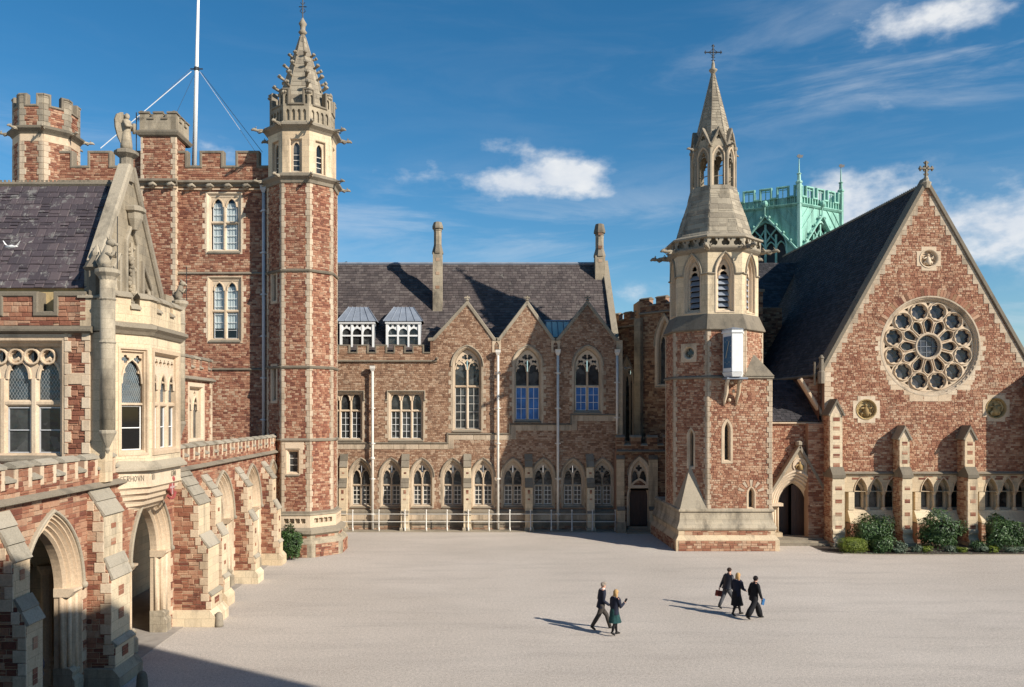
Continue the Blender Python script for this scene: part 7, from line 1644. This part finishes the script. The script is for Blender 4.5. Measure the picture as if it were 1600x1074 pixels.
    if hair == 'short': m.ball(hd + P(-.012, 0, .022), .056, 10, 7, (1.05, .95, .95))
    elif hair == 'cap': m.ball(hd + P(-.012, 0, .018), .055, 10, 7, (1.0, .92, .92)); m.loft([[hd + P(.0 + .06 * math.cos(a_) * q + .012, .05 * math.sin(a_) * q, z) for a_ in [2 * math.pi * i / 12 for i in range(12)]] for q, z in ((.7, .035), (1.02, .035), (1.0, .05), (.6, .066))], True, True, True)
    elif hair == 'bun': m.ball(hd + P(-.010, 0, .018), .058, 10, 7, (1, .98, 1.12)); m.ball(hd + P(-.055, 0, .025), .026, 8, 6)
    else:
        m.ball(hd + P(-.012, 0, .022), .057, 10, 7, (1.0, .98, .98)); m.loft([[hd + P(-.03 + a_ * math.cos(q), b_ * math.sin(q), z) for q in [2 * math.pi * i / 12 for i in range(12)]] for z, a_, b_ in ((.03, .035, .052), (-.04, .036, .060), (-.10, .034, .064), (-.17, .03, .058), (-.22, .018, .035))], True, True, True)
    mk(m, 'hair', hairc)
    for s in (-1, 1): m = MB(); m.ball(hd + P(.043, s * .018, .008), .006, 6, 4); mk(m, 'eye', BLK); m = MB(); m.ball(hd + P(0, s * .047, 0), .012, 6, 4, (1, .5, 1.3)); mk(m, 'ear', SKIN)
    return t, [W(h[1] + h[2] * .02) for h in hands], M
def box_at(name, label, cat, c, rot, sx, sy, sz, mat, mat2=None):
    t = thing(name, label, cat, c); m = MB(); Mx = Matrix.Translation(c) @ rot
    F = Fr((0, 0, 0), (0, -1, 0)); m.loft([[(a_ * sx, b_ * sy, z) for a_, b_ in ((-.5, -.5), (.5, -.5), (.5, .5), (-.5, .5))] for z in (-sz / 2, sz / 2)], True, True, True); m.v = [tuple(Mx @ Vector(v)) for v in m.v]; m.build('body', mat, t)
    m = MB(); m.loft([[(a_ * sx * 1.03, b_ * sy * .7 - sy * .25, z) for a_, b_ in ((-.5, -.5), (.5, -.5), (.5, .5), (-.5, .5))] for z in (sz * .05, sz * .5 + .008)], True, True, True); m.v = [tuple(Mx @ Vector(v)) for v in m.v]; m.build('flap', mat2 or mat, t); return t
down = ((-.03, .025, -.17), (.02, .03, -.31)); downb = ((-.06, .03, -.16), (-.05, .02, -.30)); fl = ((.0, -.03, -.17), (.02, -.03, -.31)); flb = ((-.05, -.03, -.16), (-.02, -.02, -.30))
person('person in a flat cap and dark suit striding beside the long-haired pupil with the phone', 939, 984, 1.80, 12, 'cap', HG, 'blazer', NAVY, 'trousers', BRT, down, ((-.02, -.03, -.17), (.10, -.02, -.26)), .42, 1)
_, h2_, _m = person('person with long blonde hair and green kilt looking at a phone', 960, 993, 1.68, 35, 'long', HBL, 'blazer', NAVY, 'skirt', TART, ((.0, .03, -.16), (.03, .03, -.28)), ((.02, -.04, -.16), (.16, .0, -.10)), .22, 1, skirt_len=.28)
box_at('phone', 'black phone held up by the pupil in the green kilt', 'phone', h2_[1] + Vector((.02, 0, .04)), Matrix.Rotation(R(35), 4, 'Z') @ Matrix.Rotation(R(35), 4, 'Y'), .012, .08, .16, SHOE)
_, h3_, _m = person('person with brown hair in a black quilted jacket carrying a red bag', 1136, 952, 1.72, 28, 'short', HB, 'puffer', GLD, 'trousers', GRT, ((-.05, .05, -.16), (-.12, .06, -.29)), fl, .40, -1, lean=.05)
bg_ = box_at('red_bag', 'small red bag carried by the pupil in the quilted jacket', 'bag', h3_[0] + Vector((-.02, .0, -.17)), Matrix.Rotation(R(28), 4, 'Z') @ Matrix.Rotation(R(14), 4, 'Y'), .28, .10, .23, REDB)
_, h4_, _m = person('person with very long blonde hair, dark skirt and navy jacket, middle of three', 1151, 962, 1.72, 30, 'long', HBL, 'blazer', NAVY, 'skirt', BLK, ((-.02, .04, -.16), (.08, .02, -.24)), ((.01, -.05, -.15), (.12, -.02, -.2)), .34, 1, skirt_len=.24)
_, h5_, _m = person('person with dark tied hair, long black coat and wide trousers, nearest of three', 1178, 967.5, 1.70, 22, 'bun', HD, 'coat', BLK, 'wide', BLK, ((-.04, .05, -.16), (-.03, .05, -.28)), ((.0, -.06, -.16), (.06, -.05, -.29)), .44, 1)
box_at('blue_folder', 'bright blue folder held by the pupil in the long black coat', 'folder', h5_[1] + Vector((.03, 0, -.06)), Matrix.Rotation(R(40), 4, 'Z') @ Matrix.Rotation(R(20), 4, 'Y'), .16, .04, .24, BLB)

# ------------------------------------------------------------------ plants
def shrub(name, label, c, rx_, ry_, rz_, n, mat, leaf=.08, seed=1, bump=.42, group=None, upright=0, cat='shrub', stems=True):
    rn = random.Random(seed); t = thing(name, label, cat, c, group); m = MB(); lob = [(rn.gauss(0, 1), rn.gauss(0, 1), rn.gauss(0, 1), rn.uniform(-.6, 1.2)) for _ in range(34)]
    for k in range(n):
        d = Vector((rn.gauss(0, 1), rn.gauss(0, 1), rn.gauss(0, 1))).normalized()
        if d.z < -.75: d.z = -d.z
        b_ = 1 + bump * sum(w * max(0, d.dot(Vector((x, y, z)).normalized())) ** 14 for x, y, z, w in lob) - bump * .5
        # flat-topped clipped forms
        q = max(abs(d.x), abs(d.y), abs(d.z)); sq_ = (1 / max(q, .5)) ** .8
        r = b_ * sq_ * (rn.uniform(.35, 1.12) ** .4) * (1.15 if rn.random() < .03 else 1); p = Vector((c[0] + d.x * rx_ * r, c[1] + d.y * ry_ * r, max(c[2] + .03, c[2] + rz_ * (1 + d.z * r))))
        nrm = (d + Vector((rn.uniform(-.7, .7), rn.uniform(-.7, .7), rn.uniform(-.3, .8)))).normalized(); tt = nrm.cross(Vector((rn.uniform(-1, 1), rn.uniform(-1, 1), rn.uniform(-1, 1)))).normalized(); bb = nrm.cross(tt)
        L = leaf * rn.uniform(.7, 1.4); w = L * .32
        m.add([p - tt * L, p + bb * w - nrm * L * .1, p + tt * L, p - bb * w - nrm * L * .1], [(0, 1, 2, 3)])
    m.build('foliage', mat, t)
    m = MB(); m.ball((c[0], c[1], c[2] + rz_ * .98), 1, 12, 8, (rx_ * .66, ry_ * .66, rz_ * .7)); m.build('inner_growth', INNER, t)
    if stems:
        m = MB()
        for k in range(5): a_ = k * 1.3; m.tube([(c[0] + .1 * math.cos(a_), c[1] + .1 * math.sin(a_), c[2] - .02), (c[0] + rx_ * .5 * math.cos(a_), c[1] + ry_ * .5 * math.sin(a_), c[2] + rz_)], [.03, .015], 5)
        m.build('stem', WOOD, t)
    return t
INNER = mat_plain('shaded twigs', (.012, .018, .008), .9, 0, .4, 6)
YS = 48.3
grp = 'clipped evergreen shrubs along the chapel wall'
shrub('evergreen_shrub', 'large glossy evergreen shrub right of the first chapel buttress', (X(1363, YS), YS, 0), 1.1, .85, .85, 5200, LEAF, .085, 1, group=grp)
shrub('evergreen_shrub', 'glossy evergreen shrub between the second and third chapel buttresses', (X(1467, YS), YS, 0), 1.12, .8, .86, 5200, LEAF, .085, 2, group=grp)
shrub('evergreen_shrub', 'evergreen shrub right of the third chapel buttress at the picture edge', (X(1568, YS), YS, 0), 1.08, .8, .85, 6000, LEAF, .085, 3, group=grp)
shrub('evergreen_shrub', 'drooping evergreen branch mass in front of the first chapel shrub', (X(1376, 47.0), 47.0, 0), .62, .5, .42, 1800, LEAF, .09, 4)
shrub('round_bush', 'low round yellow green bush at the foot of the first chapel buttress', (X(1331, 47.0), 47.0, 0), .72, .6, .40, 5200, LEAF2, .035, 5, bump=.05)
rn = random.Random(5)
tf = [(1408, 47.2, .35, .26, LEAF3), (1432, 46.9, .3, .16, LEAF3), (1447, 46.8, .25, .18, LEAF2), (1486, 47.0, .3, .18, LEAF3), (1503, 46.8, .25, .14, LEAF2), (1535, 46.9, .35, .18, LEAF3), (1552, 46.7, .28, .2, LEAF2), (1578, 46.8, .35, .16, LEAF3), (1596, 46.9, .3, .16, LEAF3), (1528, 47.3, .4, .28, LEAF), (1404, 46.7, .3, .12, LEAF3)]
nm = ['just right of the drooping shrub', 'before the second buttress, silvery', 'yellow green tuft right of the second buttress', 'before the second evergreen shrub', 'small yellow green tuft beside the third buttress', 'silvery clump left of the third buttress foot', 'yellow green clump right of the third buttress', 'flat silvery clump before the last shrub', 'at the right edge of the bed', 'dark clump behind the third buttress foot', 'flat clump at the left end near the kerb']
for k, (px, y, r_, h_, mt) in enumerate(tf): shrub('low_plant', 'low bedding plant ' + nm[k], (X(px, y), y, .02), r_, r_ * .8, h_, 500, mt, .06, 20 + k, cat='plant', group='low plants in the chapel bed', stems=False)
m = MB()
for k in range(900):
    x, y = rn.uniform(20.5, 36), rn.uniform(46.25, 48.6); a_ = rn.uniform(0, 6.28); L = rn.uniform(.03, .1); m.add([(x, y, .02), (x + L * math.cos(a_), y + L * math.sin(a_), .04 + L * .5), (x + .03, y + .02, .03)], [(0, 1, 2)])
m.build('bed_litter', LEAF3, None, kind='stuff')
shrub('ivy_bush', 'dark green bush in the corner at the foot of the stair turret', (X(453, 44.6), 44.8, 0), .55, .55, .78, 4200, LEAF, .075, 9)

# ------------------------------------------------------------------ bollards and bin
for px, py, lab in ((342, 979, 'worn grey stone bollard in the sun at the foot of the large pier'), (222, 1078, 'dark stone bollard in the shade at the bottom edge of the picture')):
    Y = EYE * FPX / (py - HYP); x = X(px, Y); b_ = MB(); b_.rev((x, Y), [(.17, 0), (.165, .1), (.155, .3), (.14, .42), (.10, .5), (.04, .54)], 14); o = b_.build('bollard', COP, None, smooth=True); tag(o, lab, 'bollard', 'stone bollards along the cloister')
BIN = mat_plain('dark blue plastic', (.008, .018, .05), .45, 0, .15, 3)
bx_, by_ = -11.85, 21.3; t = thing('litter_bin', 'dark blue round litter bin standing inside the nearest archway', 'bin', (bx_, by_, 0))
m = MB(); m.rev((bx_, by_), [(.36, 0), (.42, .1), (.44, 1.35)], 20); m.build('body', BIN, t, smooth=True); m = MB(); m.rev((bx_, by_), [(.47, 1.33), (.47, 1.45), (.42, 1.62), (.25, 1.74), (.05, 1.78)], 20); m.build('lid', BIN, t, smooth=True)
m = MB(); m.rev((bx_, by_), [(.45, 1.1), (.46, 1.15), (.45, 1.2)], 20, cap=False); m.build('rim', BIN, t)
# gull gliding in front of the slates, birds
def bird(label, c, span, mat, az=0, glide=True):
    t = thing('bird', label, 'bird', c); x, y, z = c; s = span; m = MB()
    m.tube([(x - s * .25, y, z), (x - s * .12, y, z), (x, y, z + .01), (x + s * .12, y, z + .01), (x + s * .18, y, z + s * .03), (x + s * .25, y, z + s * .01)], [s * .02, s * .05, s * .07, s * .05, s * .045, s * .008], 8); m.build('body', mat, t, smooth=True)
    for q in (-1, 1):
        m = MB()
        if glide: P = [(q * .03, 0), (q * .22, .07), (q * .34, .24)]; L = [[(x + s * a_ - s * .0, y - s * .07 * k, z + s * b_), (x + s * a_ + s * .015, y + s * .07 * k, z + s * b_ + .008), (x + s * a_, y + s * .07 * k, z + s * b_ - .01)] for (a_, b_), k in zip(P, (1, .8, .15))]
        else: L = [[(x - s * a_, y + q * s * .05, z + s * b_), (x - s * a_, y + q * s * .08, z + s * b_ - .01), (x - s * a_, y + q * s * .05, z + s * b_ - s * .08)] for a_, b_ in ((-.1, .04), (.1, .05), (.28, .0))]
        m.loft(L, True, True, True); m.build('wing', mat, t)
    return t
GUL = mat_plain('white feathers', (.68, .68, .66), .7, 0, .1, 8)
bird('white gull gliding in front of the slate roof at the left edge', (X(18, 24.2), 24.2, Z(386, 24.2)), .75, GUL)
bird('black crow perched on a crocket of the stair turret spire', (X(454.2, 47.5), 47.5, Z(85.5, 47.5)), .42, BLK, glide=False)
bird('small dark bird perched on the ridge of the school range', (X(541, 62), 62.0, Z(409.5, 62)), .36, BLK, glide=False)
# the building behind the viewer, whose corner shades the lower left of the courtyard
SB = thing('south_building', 'stone building behind the viewer whose shadow falls over the lower left corner', 'building', (16, -4, 0))
HS = 21.9; Gp = Vector((-11.9, 28.4, 0)) + tosun * (HS / tosun.z)      # the corner of its roof
wd = Vector((0, 1, -.46)); n2 = wd.cross(tosun); e2 = Vector((-n2.y, n2.x)).normalized(); e2 = -e2 if e2.x > 0 else e2; g2_ = Vector((7.2, -4.5)).normalized()
qa = Vector((Gp.x, Gp.y)); qb = qa + g2_ * 13; qc = qa + e2 * ((qa.x - .5) / -e2.x if e2.x else 1) * -1 if False else qa + e2 * ((qa.x - .5) / abs(e2.x))
q = [(qc.x, qc.y), (qa.x, qa.y), (qb.x, qb.y), (qb.x, -18), (qc.x, -18)]; print('south building', q); m = MB(); m.add([(x, y, z) for z in (0, 21.9) for x, y in q], [(i, (i + 1) % 5, 5 + (i + 1) % 5, 5 + i) for i in range(5)] + [(5, 6, 7, 8, 9)]); m.build('wall', RED, SB)
print('objects', len(bpy.data.objects), 'tris', sum(len(p.vertices) - 2 for me in bpy.data.meshes for p in me.polygons) if len(bpy.data.meshes) < 30000 else '')
